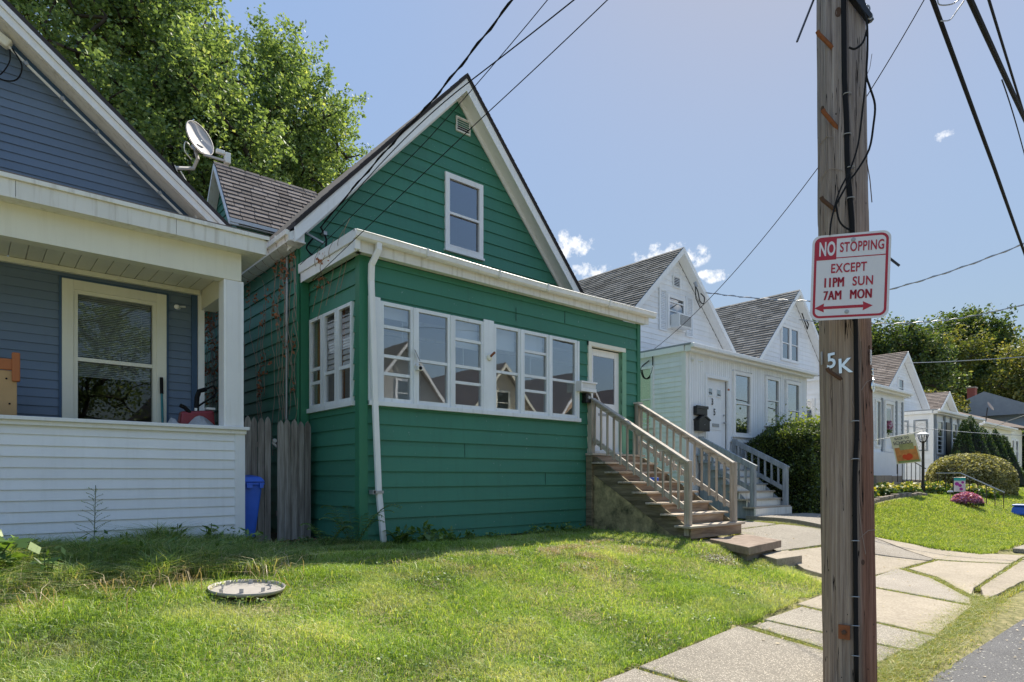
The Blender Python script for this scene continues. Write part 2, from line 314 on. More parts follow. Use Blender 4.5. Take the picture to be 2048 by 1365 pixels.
# ------------------------------------------------------------------ mesh helpers
def wloc(o):
    v = Vector((0, 0, 0))
    while o is not None: v += o.location; o = o.parent
    return v
def tag(o, label=None, cat=None, group=None, kind=None):
    if label: o['label'] = label
    if cat: o['category'] = cat
    if group: o['group'] = group
    if kind: o['kind'] = kind
    return o
def empty(name, loc, label=None, cat=None, group=None, kind=None):
    o = bpy.data.objects.new(name, None); COL.objects.link(o); o.location = loc; o.empty_display_size = .2
    return tag(o, label, cat, group, kind)
def unit(v): v = Vector(v); return v.normalized()
class MB:
    def __init__(s): s.v = []; s.f = []; s.smooth = False
    def quad(s, a, b, c, d): i = len(s.v); s.v += [tuple(a), tuple(b), tuple(c), tuple(d)]; s.f.append((i, i + 1, i + 2, i + 3)); return s
    def poly(s, pts): i = len(s.v); s.v += [tuple(p) for p in pts]; s.f.append(tuple(range(i, i + len(pts)))); return s
    def hexa(s, p):   # 8 points: 0-3 bottom ring, 4-7 top ring
        i = len(s.v); s.v += [tuple(q) for q in p]
        for q in ((0, 3, 2, 1), (4, 5, 6, 7), (0, 1, 5, 4), (1, 2, 6, 5), (2, 3, 7, 6), (3, 0, 4, 7)): s.f.append(tuple(i + k for k in q))
        return s
    def box(s, x0, x1, y0, y1, z0, z1):
        return s.hexa([(x0, y0, z0), (x1, y0, z0), (x1, y1, z0), (x0, y1, z0), (x0, y0, z1), (x1, y0, z1), (x1, y1, z1), (x0, y1, z1)])
    def fbox(s, F, a0, a1, b0, b1, n0, n1):   # box in frame F = (origin, U, V, N)
        O, U, V, N = F; g = lambda a, b, n: O + U * a + V * b + N * n
        return s.hexa([g(a0, b0, n0), g(a1, b0, n0), g(a1, b0, n1), g(a0, b0, n1), g(a0, b1, n0), g(a1, b1, n0), g(a1, b1, n1), g(a0, b1, n1)])
    def bar(s, p, q, w, h=None, up=(0, 0, 1)):
        p, q = Vector(p), Vector(q); h = h or w; d = (q - p).normalized(); upv = Vector(up)
        if abs(d.dot(upv)) > .98: upv = Vector((1, 0, 0))
        x = d.cross(upv).normalized(); y = x.cross(d).normalized(); x *= w / 2; y *= h / 2
        return s.hexa([p - x - y, p + x - y, p + x + y, p - x + y, q - x - y, q + x - y, q + x + y, q - x + y])
    def prism(s, pts, ext):   # planar polygon extruded by vector ext
        n = len(pts); i = len(s.v); e = Vector(ext)
        s.v += [tuple(p) for p in pts] + [tuple(Vector(p) + e) for p in pts]
        s.f.append(tuple(i + k for k in range(n))[::-1]); s.f.append(tuple(i + n + k for k in range(n)))
        for k in range(n): s.f.append((i + k, i + (k + 1) % n, i + n + (k + 1) % n, i + n + k))
        return s
    def tube(s, path, r, n=6, cap=True):
        pts = [Vector(p) for p in path]
        if 4 <= len(pts) <= 16 and not isinstance(r, (list, tuple)) and r < .02:   # cables bend smoothly
            q = [pts[0] * 2 - pts[1]] + pts + [pts[-1] * 2 - pts[-2]]; sm_ = []
            for a_ in range(1, len(q) - 2):
                for t in (0, .25, .5, .75): sm_.append(.5 * (2 * q[a_] + (q[a_ + 1] - q[a_ - 1]) * t + (2 * q[a_ - 1] - 5 * q[a_] + 4 * q[a_ + 1] - q[a_ + 2]) * t * t + (3 * q[a_] - q[a_ - 1] - 3 * q[a_ + 1] + q[a_ + 2]) * t ** 3))
            pts = sm_ + [pts[-1]]
        rs = r if isinstance(r, (list, tuple)) else [r] * len(pts)
        prev = None; rings = []
        for k, p in enumerate(pts):
            d = (pts[min(k + 1, len(pts) - 1)] - pts[max(k - 1, 0)]).normalized()
            if prev is None:
                up = Vector((0, 0, 1)) if abs(d.z) < .9 else Vector((1, 0, 0)); x = d.cross(up).normalized()
            else:
                x = (prev - d * prev.dot(d)); x = x.normalized() if x.length > 1e-6 else d.orthogonal().normalized()
            prev = x; y = d.cross(x); i = len(s.v); rings.append(i)
            for j in range(n):
                a = 2 * math.pi * j / n; s.v.append(tuple(p + (x * math.cos(a) + y * math.sin(a)) * rs[k]))
        for k in range(len(rings) - 1):
            a, b = rings[k], rings[k + 1]
            for j in range(n): s.f.append((a + j, a + (j + 1) % n, b + (j + 1) % n, b + j))
        if cap: s.f.append(tuple(rings[0] + j for j in range(n))[::-1]); s.f.append(tuple(rings[-1] + j for j in range(n)))
        return s
    def lathe(s, c, prof, n=24, sx=1, sy=1, axis=None):
        O = Vector(c); Z = unit(axis) if axis else Vector((0, 0, 1))
        X = (Vector((1, 0, 0)) if abs(Z.x) < .9 else Vector((0, 1, 0))); X = (X - Z * X.dot(Z)).normalized(); Y = Z.cross(X)
        rings = []
        for (r, z) in prof:
            rings.append(len(s.v))
            for j in range(n):
                a = 2 * math.pi * j / n; s.v.append(tuple(O + X * (r * sx * math.cos(a)) + Y * (r * sy * math.sin(a)) + Z * z))
        for k in range(len(rings) - 1):
            a, b = rings[k], rings[k + 1]
            for j in range(n): s.f.append((a + j, a + (j + 1) % n, b + (j + 1) % n, b + j))
        s.f.append(tuple(rings[0] + j for j in range(n))[::-1]); s.f.append(tuple(rings[-1] + j for j in range(n)))
        return s
    def build(s, name, mat, parent=None, smooth=False, bevel=0, kind=None, label=None, cat=None, group=None):
        me = bpy.data.meshes.new(name)
        if parent is not None: off = wloc(parent)
        else:
            a = np.array(s.v); off = Vector(((a[:, 0].min() + a[:, 0].max()) / 2, (a[:, 1].min() + a[:, 1].max()) / 2, a[:, 2].min()))
        me.from_pydata([(v[0] - off.x, v[1] - off.y, v[2] - off.z) for v in s.v], [], s.f)
        me.materials.append(mat)
        if smooth or s.smooth: me.shade_smooth()
        me.update(); o = bpy.data.objects.new(name, me); COL.objects.link(o)
        if parent is not None: o.parent = parent
        else: o.location = off
        if bevel:
            md = o.modifiers.new('bevel', 'BEVEL'); md.width = bevel; md.segments = 2; md.limit_method = 'ANGLE'
        return tag(o, label, cat, group, kind)
def np_mesh(name, V, Fs, mat, parent=None, tone=None, kind=None, label=None, cat=None, group=None, base=None):
    """fast mesh from arrays; Fs = list of (n,k) index arrays; tone = one value per face"""
    me = bpy.data.meshes.new(name)
    off = wloc(parent) if parent is not None else Vector(base if base is not None else (0, 0, 0))
    V = V - np.array(off); me.vertices.add(len(V)); me.vertices.foreach_set('co', V.astype(np.float32).ravel())
    Fs = [f for f in Fs if len(f)]
    nl = sum(f.size for f in Fs); me.loops.add(nl); me.loops.foreach_set('vertex_index', np.concatenate([f.ravel() for f in Fs]).astype(np.int32))
    ls = []; st = 0
    for f in Fs: ls.append(st + np.arange(len(f)) * f.shape[1]); st += f.size
    me.polygons.add(sum(len(f) for f in Fs)); me.polygons.foreach_set('loop_start', np.concatenate(ls).astype(np.int32))
    if tone is not None:
        at = me.attributes.new('tone', 'FLOAT', 'FACE'); at.data.foreach_set('value', tone.astype(np.float32))
    me.materials.append(mat); me.update(calc_edges=True); me.validate()
    o = bpy.data.objects.new(name, me); COL.objects.link(o)
    if parent is not None: o.parent = parent
    else: o.location = off
    return tag(o, label, cat, group, kind)
def leaves(name, C, size, mat, parent=None, up=.3, asp=.62, tones=None, dirs=None, **k):
    """one pointed four-cornered leaf at each centre in C"""
    n = len(C); nrm = rng.normal(size=(n, 3)); nrm[:, 2] = np.abs(nrm[:, 2]) * 1 + up; nrm /= np.linalg.norm(nrm, axis=1)[:, None]
    a = rng.normal(size=(n, 3)) if dirs is None else dirs + rng.normal(size=(n, 3)) * .35
    a -= nrm * (a * nrm).sum(1)[:, None]; a /= np.linalg.norm(a, axis=1)[:, None] + 1e-9; b = np.cross(nrm, a)
    s = (size * rng.uniform(.65, 1.35, n))[:, None] if np.isscalar(size) else (size * rng.uniform(.8, 1.2, n))[:, None]
    fold = nrm * s * rng.uniform(-.12, .12, n)[:, None]
    V = np.empty((n, 4, 3)); V[:, 0] = C - a * s * .5; V[:, 1] = C + b * s * asp * .5 + fold; V[:, 2] = C + a * s * .5; V[:, 3] = C - b * s * asp * .5 + fold
    F = np.arange(n * 4).reshape(n, 4)
    return np_mesh(name, V.reshape(-1, 3), [F], mat, parent, rng.random(n) if tones is None else tones, **k)
def blades(name, P, h, w, mat, lean=.45, parent=None, tones=None, curl=.5, **k):
    """grass: each blade a bent strip that ends in a point"""
    n = len(P); az = rng.uniform(0, 2 * np.pi, n); ln = rng.uniform(.05, lean, n) * h * 1.0
    d = np.stack([np.cos(az), np.sin(az), np.zeros(n)], 1); sd = np.stack([-np.sin(az), np.cos(az), np.zeros(n)], 1)
    tw = rng.uniform(0, np.pi, n); sd = sd * np.cos(tw)[:, None] + d * np.sin(tw)[:, None]
    w = (w * rng.uniform(.7, 1.3, n))[:, None] / 2; up = np.array([0, 0, 1.])
    V = np.empty((n, 5, 3)); m = P + d * (ln * .35)[:, None] + up * (h * .6)[:, None]; t = P + d * (ln * (1 + curl))[:, None] + up * (h * (1 - .25 * curl))[:, None]
    V[:, 0] = P - sd * w; V[:, 1] = P + sd * w; V[:, 2] = m + sd * w * .8; V[:, 3] = m - sd * w * .8; V[:, 4] = t
    i = np.arange(n)[:, None] * 5; F4 = i + np.array([0, 1, 2, 3]); F3 = i + np.array([3, 2, 4])
    tn = rng.random(n) if tones is None else tones
    return np_mesh(name, V.reshape(-1, 3), [F4, F3], mat, parent, np.concatenate([tn, tn]), **k)
def text(name, s, mat, parent, O, U, V, size, sx=1.0, bold=0.0, depth=.001, spacing=1.0, center=True):
    cu = bpy.data.curves.new(name, 'FONT'); cu.body = s; cu.size = 1.0; cu.offset = bold; cu.extrude = depth / size; cu.space_character = spacing
    cu.align_x = 'CENTER' if center else 'LEFT'; cu.resolution_u = 4
    to = bpy.data.objects.new(name, cu); me = bpy.data.meshes.new_from_object(to); me.name = name
    bpy.data.objects.remove(to); U, V = unit(U), unit(V); N = U.cross(V); off = wloc(parent)
    k = size / .72
    for v in me.vertices:
        c = v.co; v.co = Vector(O) + U * (c.x * k * sx) + V * (c.y * k) + N * (c.z * size) - off
    me.materials.clear(); me.materials.append(mat)
    o = bpy.data.objects.new(name, me); COL.objects.link(o); o.parent = parent; return o
X1, Y1, Z1 = Vector((1, 0, 0)), Vector((0, 1, 0)), Vector((0, 0, 1))
def frameY(y, n=-1): return (Vector((0, y, 0)), X1, Z1, Vector((0, n, 0)))      # wall facing the street: a = x, b = z
def frameX(x, n=-1): return (Vector((x, 0, 0)), Y1, Z1, Vector((n, 0, 0)))      # wall facing along the street: a = y, b = z
def siding(parent, F, sfun, z0, z1, sp, mat, t=.022, holes=(), name='siding_board', phase=None):
    """lapped boards, each course its own mesh; sfun(z) -> span along the wall; holes = (a0, a1, z0, z1) openings"""
    O, U, V, N = F; out = []
    z = z0 if phase is None else z0 - ((z0 - phase) % sp)
    while z < z1 - 1e-4:
        za, zb = max(z, z0), min(z + sp, z1); mb = MB(); jt = t * random.uniform(.88, 1.1)
        off = lambda q: jt * (1 - (q - z) / sp) + .002
        strips = []; cuts = sorted({za, zb} | {c for h in holes for c in (h[2], h[3]) if za < c < zb})
        for a, b in zip(cuts, cuts[1:]):
            mid = (a + b) / 2; s0a, s1a = sfun(a); s0b, s1b = sfun(b)
            if s1a - s0a < .01: continue
            s1b = max(s1b, s0b)
            if s1b - s0b < 0: continue
            hs = sorted((h[0], h[1]) for h in holes if h[2] < mid < h[3]); segs = []; left = None
            lft = (s0a, s0b)
            for (ha, hb) in hs:
                if ha > min(lft): segs.append((lft, (ha, ha)))
                lft = (hb, hb)
            if max(s1a, s1b) > lft[0]: segs.append((lft, (s1a, s1b)))
            strips.append((a, b, segs))
        split = len(strips) and all(len(q[2]) > 1 and len(q[2]) == len(strips[0][2]) for q in strips)
        for idx in range(len(strips[0][2]) if split else (1 if strips else 0)):
          mb = MB()
          for (a, b, segs) in strips:
            for (l, r) in (segs[idx:idx + 1] if split else segs):
                oa, ob = off(a), off(b); g = lambda s_, z_, n_: O + U * s_ + V * z_ + N * n_
                mb.quad(g(l[0], a, oa), g(r[0], a, oa), g(r[1], b, ob), g(l[1], b, ob))
                if a == za: mb.quad(g(l[0], a, -.004), g(r[0], a, -.004), g(r[0], a, oa), g(l[0], a, oa))
                for e in (l, r): mb.quad(g(e[0], a, -.004), g(e[0], a, oa), g(e[1], b, ob), g(e[1], b, -.004))
          if mb.f: out.append(mb.build(name, mat, parent))
        z += sp
    return out
def frame_mb(F, a0, a1, b0, b1, w, n0, n1, wb=None):
    wb = w if wb is None else wb; m = MB()
    m.fbox(F, a0, a0 + w, b0, b1, n0, n1); m.fbox(F, a1 - w, a1, b0, b1, n0, n1)
    m.fbox(F, a0 + w, a1 - w, b1 - w, b1, n0, n1 - .002); m.fbox(F, a0 + w, a1 - w, b0, b0 + wb, n0, n1 + .004); return m
def window(parent, F, a0, a1, b0, b1, fm, gm, w=.06, rails=(), muls=(), n0=-.03, n1=.035, rw=.035, sill=None, lower_in=True):
    """window > pane (each light its own), sash_rail"""
    wi = frame_mb(F, a0, a1, b0, b1, w, n0, n1).build('window', fm, parent)
    A = [a0 + w] + list(muls) + [a1 - w]; B = [b0 + w] + sorted(rails) + [b1 - w]
    for r in rails: MB().fbox(F, a0 + w, a1 - w, r - rw / 2, r + rw / 2, n0 + .006, n1 - .012).build('sash_rail', fm, wi)
    for q in muls: MB().fbox(F, q - rw / 2, q + rw / 2, b0 + w, b1 - w, n0 + .007, n1 - .01).build('mullion', fm, wi)
    for i in range(len(A) - 1):
        for j in range(len(B) - 1):
            dn = .008 if (j % 2 and lower_in) else 0
            MB().fbox(F, A[i], A[i + 1], B[j], B[j + 1], n0 + .012 + dn, n0 + .016 + dn).build('pane', gm, wi)
    if sill: MB().fbox(F, a0 - .03, a1 + .03, b0 - .035, b0 - .002, n0, n1 + .03).build('sill', fm, wi)
    return wi
def room(parent, F, a0, a1, b0, b1, depth, mat=None, curtain=False):
    """the room seen behind a window: back, sides, floor and ceiling"""
    O, U, V, N = F; m = MB(); g = lambda a, b, n: O + U * a + V * b + N * n; e = -.035
    m.quad(g(a0, b0, -depth), g(a1, b0, -depth), g(a1, b1, -depth), g(a0, b1, -depth))
    m.quad(g(a0, b0, e), g(a0, b0, -depth), g(a0, b1, -depth), g(a0, b1, e)); m.quad(g(a1, b0, e), g(a1, b0, -depth), g(a1, b1, -depth), g(a1, b1, e))
    m.quad(g(a0, b0, e), g(a1, b0, e), g(a1, b0, -depth), g(a0, b0, -depth)); m.quad(g(a0, b1, e), g(a1, b1, e), g(a1, b1, -depth), g(a0, b1, -depth))
    r = m.build('room_interior', mat or INT, parent)
    if curtain:
        c = MB(); n = 14; k = [(a0 + (a1 - a0) * i / n) for i in range(n + 1)]
        for i in range(n): c.quad(g(k[i], b0, -.09 - .02 * (i % 2)), g(k[i + 1], b0, -.09 - .02 * ((i + 1) % 2)), g(k[i + 1], b1, -.09 - .02 * ((i + 1) % 2)), g(k[i], b1, -.09 - .02 * (i % 2)))
        c.build('curtain', CURT, parent)
    return r
def roof_slope(parent, A, B, C, D, mat, e=.145, w=.30, t=.012, thick=.05, single=False, clip=None):
    """A-B the eave, D-C the ridge. A deck, and the shingle tabs laid in courses on it"""
    A, B, C, D = map(Vector, (A, B, C, D)); U = (B - A).normalized(); S = ((D - A) - U * (D - A).dot(U)).normalized(); N = U.cross(S).normalized()
    if N.z < 0: N = -N
    L = (D - A).dot(S); sh = (D - A).dot(U); rt = (C - A).dot(U); wid = (B - A).length
    deck = MB(); pts = [A, B, C, D]; deck.prism([p - N * thick for p in pts], N * thick); deck.build('roof_deck', ROOFD, parent)
    rows = int(math.ceil(L / e)); allm = MB()
    for i in range(rows):
        y0 = i * e - .012; y1 = min((i + 1) * e + .01, L); l0 = sh * max(y0, 0) / L; r0 = wid + (rt - wid) * max(y0, 0) / L
        x = l0 - (w * .5 if i % 2 else w * .12) + random.uniform(-.03, .03)
        while x < r0:
            ww = w * random.choice((.7, 1, 1, 1.25)) if single or True else w
            a, b = max(x, l0), min(x + ww - (.014 if single else .008), r0); x += ww
            if b - a < .03: continue
            if clip and not clip(A + U * (a + b) / 2 + S * (y0 + y1) / 2): continue
            lift = t + random.uniform(0, .006); m = MB() if single else allm
            p = lambda u, s_, n_: A + U * u + S * s_ + N * n_
            m.hexa([p(a, y0, .001), p(b, y0, .001), p(b, y1, .001), p(a, y1, .001), p(a, y0, lift), p(b, y0, lift), p(b, y1, .004), p(a, y1, .004)])
            if single: m.build('shingle', mat, parent)
    if not single and allm.f: allm.build('shingles', mat, parent, kind='stuff')
# ------------------------------------------------------------------ ground heights
def sm(x): x = np.clip(x, 0, 1); return x * x * (3 - 2 * x)
def Hh(x, y):
    x = np.asarray(x, float); y = np.asarray(y, float)
    h = -1.45 + .45 * sm((y - 3.1) / 3.7)
    h = h + .42 * sm((x - 15.5) / 6.5) * sm((y - 3.2) / 3.9)
    h = h + .05 * np.exp(-((x - 5.5) / 2.2) ** 2 - ((y - 5.6) / 1.2) ** 2) - .07 * sm((1.6 - y) / .3)
    return h
def H(x, y): return float(Hh(x, y))
def paved(x, y):
    ed = 3.0 + .1 * (x - 3.6); ed = np.where(x > 8, 3.44, ed)
    side = (y > 1.75 + np.where(x < 9, .25, .15)) & (y < np.minimum(ed, 3.44)) & (x < 14)
    far = (x >= 14) & (y > 1.9) & (y < 3.1)
    walk = (x > 9.1 + (4.9 - y) * .0) & (x < 13.9) & (y >= 3.3) & (y < 4.95) | (x > 10.1) & (x < 13.4) & (y >= 4.9) & (y < 7.5) | (x > 13.4) & (x < 15.7) & (y >= 5.9) & (y < 8.0)
    return side | far | walk

# ================================================================== SETTING: ground, road, pavement
def grid(xs, ys, zf):
    X, Y = np.meshgrid(xs, ys); V = np.stack([X.ravel(), Y.ravel(), zf(X, Y).ravel()], 1); nx, ny = len(xs), len(ys)
    i = (np.arange(ny - 1)[:, None] * nx + np.arange(nx - 1)[None, :]).ravel()
    return V, np.stack([i, i + 1, i + nx + 1, i + nx], 1)
def gz(X, Y):
    b = 0.02 * np.sin(X * 2.3 + np.sin(Y * 1.7)) * np.cos(Y * 2.9 + X) * (Y > 3.2) * (Y < 12)
    return Hh(X, Y) + np.where(paved(X, Y), -.075, 0) + np.where(paved(X, Y), 0, b) + np.where(Y < 1.4, -.03, 0)
xs = np.concatenate([np.linspace(-400, -12, 14), np.arange(-11.6, 46, .2), np.linspace(47, 500, 24)])
ys = np.concatenate([np.linspace(-300, -14, 10), np.arange(-13, 0, 1.), np.arange(.2, 14, .2), np.linspace(15, 500, 24)])
V, F = grid(xs, ys, gz); g = np_mesh('ground', V, [F], SOIL, kind='structure')
for p in g.data.polygons: p.use_smooth = True
# road: one asphalt sheet with a ragged near edge
V, F = grid(np.concatenate([np.arange(-60, 0, 3.), np.arange(0, 20, .25), np.arange(20, 160, 4.)]), np.linspace(0, 1, 12), lambda X, Y: X * 0)
ed = np.where(V[:, 0] < 10.4, 1.46 + .075 * (V[:, 0] - 5), 1.87) + .03 * np.sin(V[:, 0] * 5.1) + .02 * np.sin(V[:, 0] * 13)
k = V[:, 1].copy(); V[:, 1] = -6.5 + (ed + 6.5) * (1 - (1 - k) ** 1.0); V[:, 2] = -1.475 + .05 * np.clip((1.0 - V[:, 1]) / 4, 0, 1) * 0
np_mesh('road', V, [F], ASPH, kind='structure')
# pavement slabs
side = empty('sidewalk', (4, 2.4, -1.45), kind='structure')
def slab(pts, mat, name='paving_slab', parent=side, th=.075, up=.012, zz=None):
    n = len(pts); c = Vector((sum(p[0] for p in pts) / n, sum(p[1] for p in pts) / n, 0)); res = []
    for i in range(n):   # ragged edges
        a, b = Vector(pts[i]), Vector(pts[(i + 1) % n]); L = (b - a).length; m = max(2, int(L / .18))
        nrm = Vector((-(b - a).y, (b - a).x)).normalized()
        for j in range(m):
            q = a.lerp(b, j / m) + nrm * (random.uniform(-.009, .009) if j else 0); res.append(q)
    z = (lambda x, y: H(x, y) + up) if zz is None else zz
    mb = MB(); k = len(res); top = [(q.x, q.y, z(q.x, q.y)) for q in res]; bot = [(q[0], q[1], q[2] - th) for q in top]
    ins = [(t[0] + (c.x - t[0]) * .014, t[1] + (c.y - t[1]) * .014, t[2] + .006) for t in top]
    # top surface as rings towards the centre so that it follows the slope of the ground
    rings = [ins]
    for f in (.3, .6, .85):
        rings.append([(t[0] + (c.x - t[0]) * f, t[1] + (c.y - t[1]) * f, z(t[0] + (c.x - t[0]) * f, t[1] + (c.y - t[1]) * f) + .006) for t in top])
    i0 = len(mb.v); mb.v += bot + top
    for r in rings: mb.v += r
    R_ = len(rings) + 2
    for a in range(R_ - 1):
        for j in range(k): mb.f.append((i0 + a * k + j, i0 + a * k + (j + 1) % k, i0 + (a + 1) * k + (j + 1) % k, i0 + (a + 1) * k + j))
    mb.f.append(tuple(i0 + (R_ - 1) * k + j for j in range(k)))
    return mb.build(name, mat, parent)
def edY(x): return min(2.96 + .108 * (x - 3.5), 3.44)
slab([(2.0, 1.85), (3.74, 1.83), (3.80, edY(3.8)), (2.0, 2.8)], CONC_A)
slab([(3.80, 1.83), (5.22, 1.80), (5.62, edY(5.6)), (3.86, edY(3.86))], CONC_A)
slab([(5.30, 1.86), (5.86, 1.86), (6.02, 3.1), (5.72, 3.1)], CONC_A)
slab([(5.92, 1.80), (6.58, 1.80), (6.98, 3.2), (6.08, 3.16)], CONC_A)
slab([(6.68, 1.84), (8.44, 1.98), (8.98, 3.40), (7.10, 3.30)], CONC)
slab([(8.56, 2.02), (8.98, 2.12), (10.4, 2.95), (10.9, 3.50), (9.08, 3.42)], CONC_G)
slab([(9.28, 2.18), (9.90, 2.30), (13.0, 2.52), (12.55, 3.42), (11.1, 3.42), (10.55, 2.88)], CONC)
slab([(13.1, 2.54), (14.6, 2.62), (14.4, 3.3), (13.9, 4.9), (12.7, 3.50)], CONC)
slab([(9.0, 1.98), (13.9, 2.02), (13.8, 2.50), (9.95, 2.24)], CONC)
slab([(13.98, 2.0), (15.8, 2.0), (15.8, 2.62), (14.0, 2.56)], CONC)
slab([(9.15, 3.50), (12.3, 3.50), (11.4, 4.85), (9.95, 4.9), (9.25, 4.2)], CONC)
slab([(12.4, 3.52), (12.66, 3.52), (13.85, 4.93), (11.5, 4.87)], CONC_G)
slab([(10.0, 4.98), (12.0, 4.93), (13.9, 5.0), (13.0, 6.4), (10.9, 6.3)], CONC_A)
slab([(10.95, 6.36), (12.95, 6.46), (13.2, 7.5), (10.9, 7.5)], CONC_G)
slab([(13.45, 5.5), (15.6, 5.9), (15.9, 7.2), (13.75, 7.6)], CONC_G, up=.09, th=.15)
x = 2.0
for i in range(6): slab([(x - 1.5, 1.85), (x - .05, 1.85), (x - .05, 2.9), (x - 1.5, 2.9)], CONC_A); x -= 1.52
x = 15.9
for i in range(18): slab([(x, 2.0), (x + 1.45, 2.0), (x + 1.45, 3.05), (x, 3.05)], random.choice((CONC, CONC_A))); x += 1.5
fs = empty('flagstone_step', (9.5, 5.2, -1.1), 'wide reddish flagstone step at the foot of the wooden stairs', 'stone step')
slab([(8.62, 4.72), (9.98, 4.90), (10.58, 5.84), (9.30, 5.78)], FLAG, 'slab', fs, .11, zz=lambda x, y: -1.03)
slab([(8.75, 4.82), (9.85, 4.98), (10.4, 5.7), (9.4, 5.7)], STONE, 'slab', fs, .1, zz=lambda x, y: -1.145)
fs2 = empty('concrete_step', (9.5, 4.8, -1.3), 'small grey concrete step below the reddish flagstone', 'stone step')
slab([(8.93, 4.45), (9.62, 4.40), (10.12, 4.86), (9.35, 4.98)], CONC, 'slab', fs2, .14, zz=lambda x, y: -1.20)
# dirt of the shaded alley between the two houses
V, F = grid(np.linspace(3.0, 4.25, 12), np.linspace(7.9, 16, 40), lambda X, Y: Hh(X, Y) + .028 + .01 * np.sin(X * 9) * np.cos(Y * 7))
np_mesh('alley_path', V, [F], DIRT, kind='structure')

# ================================================================== GREEN HOUSE
gh = empty('green_house', (7.3, 8.3, -1.0), 'green clapboard house with glazed front porch and steep white-trimmed gable', 'house')
FP = frameY(8.26); PZ0, PZ1 = -.98, 3.16
holes = [(4.56, 8.70, 1.08, 2.54), (9.12, 10.04, .46, 2.52)]
siding(gh, FP, lambda z: (4.37, 10.53), PZ0, PZ1, .23, GREEN, .023, holes, phase=.08)
FS = frameX(4.27)
siding(gh, FS, lambda z: (8.36, 10.02), PZ0, PZ1, .23, GREEN, .023, [(8.44, 9.94, 1.08, 2.54)], phase=.02)
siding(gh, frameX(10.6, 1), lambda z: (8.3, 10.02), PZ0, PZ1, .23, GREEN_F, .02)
for (x0, x1, y0, y1) in ((4.235, 4.37, 8.225, 8.36), (10.53, 10.635, 8.225, 8.33)):
    MB().box(x0, x1, y0, y1, -1.0, PZ1 + .02).build('corner_board', GREEN_T, gh, bevel=.004)
for q in (3.6, 8.6): pass
# butt joints in the boards
jm = MB()
for (xx, zz) in ((7.2, 2.70), (6.1, .31), (8.4, 2.84), (7.9, -.15)):
    jm.box(xx, xx + .003, 8.232, 8.24, zz, zz + .225)
jm.build('butt_joints', BLACK, gh)
# porch roof, soffit, fascia, gutter
MB().prism([(4.12, 8.10, 3.34), (4.12, 10.05, 3.44), (4.12, 10.05, 3.49), (4.12, 8.10, 3.39)], (6.62, 0, 0)).build('porch_roof', ROOFD, gh)
MB().box(4.16, 10.70, 8.10, 8.235, 3.165, 3.185).build('soffit', WHITE_D, gh)
MB().box(4.13, 4.235, 8.10, 10.02, 3.165, 3.185).build('soffit', WHITE_D, gh)
MB().box(4.16, 10.72, 8.085, 8.10, 3.15, 3.41).build('fascia_board', WHITE_D, gh)
MB().box(4.10, 4.115, 8.06, 10.03, 3.14, 3.29).box(4.075, 4.10, 8.05, 10.03, 3.29, 3.44).build('fascia_board', WHITE, gh, bevel=.004)
prof = [(0, .10), (0, .015), (.02, 0), (.075, 0), (.105, .025), (.115, .085), (.125, .10), (.118, .108), (.10, .095)]
g = MB(); n = 22
for i in range(n):
    xa, xb = 4.06 + i * (6.78 / n), 4.06 + (i + 1) * (6.78 / n); f = lambda x: 3.30 - .035 * math.sin((x - 4.06) / 6.78 * math.pi) ** 2 - .012 * (x - 4.06) / 6.78
    for (p, q) in zip(prof, prof[1:]): g.quad((xa, 8.083 - p[0], f(xa) + p[1]), (xb, 8.083 - p[0], f(xb) + p[1]), (xb, 8.083 - q[0], f(xb) + q[1]), (xa, 8.083 - q[0], f(xa) + q[1]))
for e in (4.06, 10.84): g.poly([(e, 8.083 - p[0], f(e) + p[1]) for p in prof])
gut = g.build('gutter', WHITE, gh, smooth=True)
MB().box(4.075, 4.16, 8.045, 8.10, 3.16, 3.44).build('fascia_corner', WHITE, gh, bevel=.006)
for xx in (5.2, 6.6, 7.7, 9.35): MB().box(xx, xx + .035, 7.952, 8.08, f(xx) - .004, f(xx) + .116).build('gutter_strap', WHITE_D, gut)
d = MB(); 
ds = empty('downspout', (4.5, 8.1, -1), None); ds.parent = gh; ds.location = Vector((4.5, 8.1, -1)) - gh.location
for p, q in zip([(4.43, 8.02, 3.34), (4.43, 8.02, 3.22), (4.36, 8.10, 3.03), (4.38, 8.15, 2.82), (4.44, 8.15, 1.1), (4.50, 8.15, -.2)], [(4.43, 8.02, 3.20), (4.36, 8.10, 3.01), (4.38, 8.15, 2.80), (4.44, 8.15, 1.08), (4.50, 8.15, -.22), (4.57, 8.13, -.95)]):
    a, b = Vector(p), Vector(q)
    for sx in (1,): d.bar(a, b, .085, .06, up=(0, 1, 0))
bpy.data.objects.remove(ds)
dsp = d.build('downspout', WHITE, gh, bevel=.012)
MB().box(4.40, 4.56, 8.11, 8.125, -.24, -.20).box(4.39, 4.43, 8.11, 8.235, -.25, -.19).build('strap', GREYM, dsp)
# front windows: aluminium storm units
MB().box(4.37, 4.56, 8.205, 8.232, 1.04, 2.60).build('metal_panel', ALU, gh)
MB().box(6.47, 6.68, 8.200, 8.228, 1.10, 2.60).build('metal_panel', ALU, gh)
MB().box(4.37, 8.78, 8.17, 8.24, 1.03, 1.10).build('window_ledge', ALU, gh, bevel=.004)
units = [(4.56, 5.12, 1), (5.16, 5.80, 0), (5.84, 6.47, 1), (6.68, 7.28, 0), (7.32, 7.96, 1), (8.00, 8.70, 0)]
for (a, b, many) in units:
    window(gh, FP, a, b, 1.10, 2.56, ALU, GLASS, .055, (1.51, 1.77, 2.20) if many else (1.77,), n0=0, n1=.055, rw=.045)
for xx in (5.14, 5.82, 7.30, 7.98, 8.72): MB().box(xx - .025, xx + .025, 8.185, 8.25, 1.10, 2.55).build('mullion_post', ALU, gh)
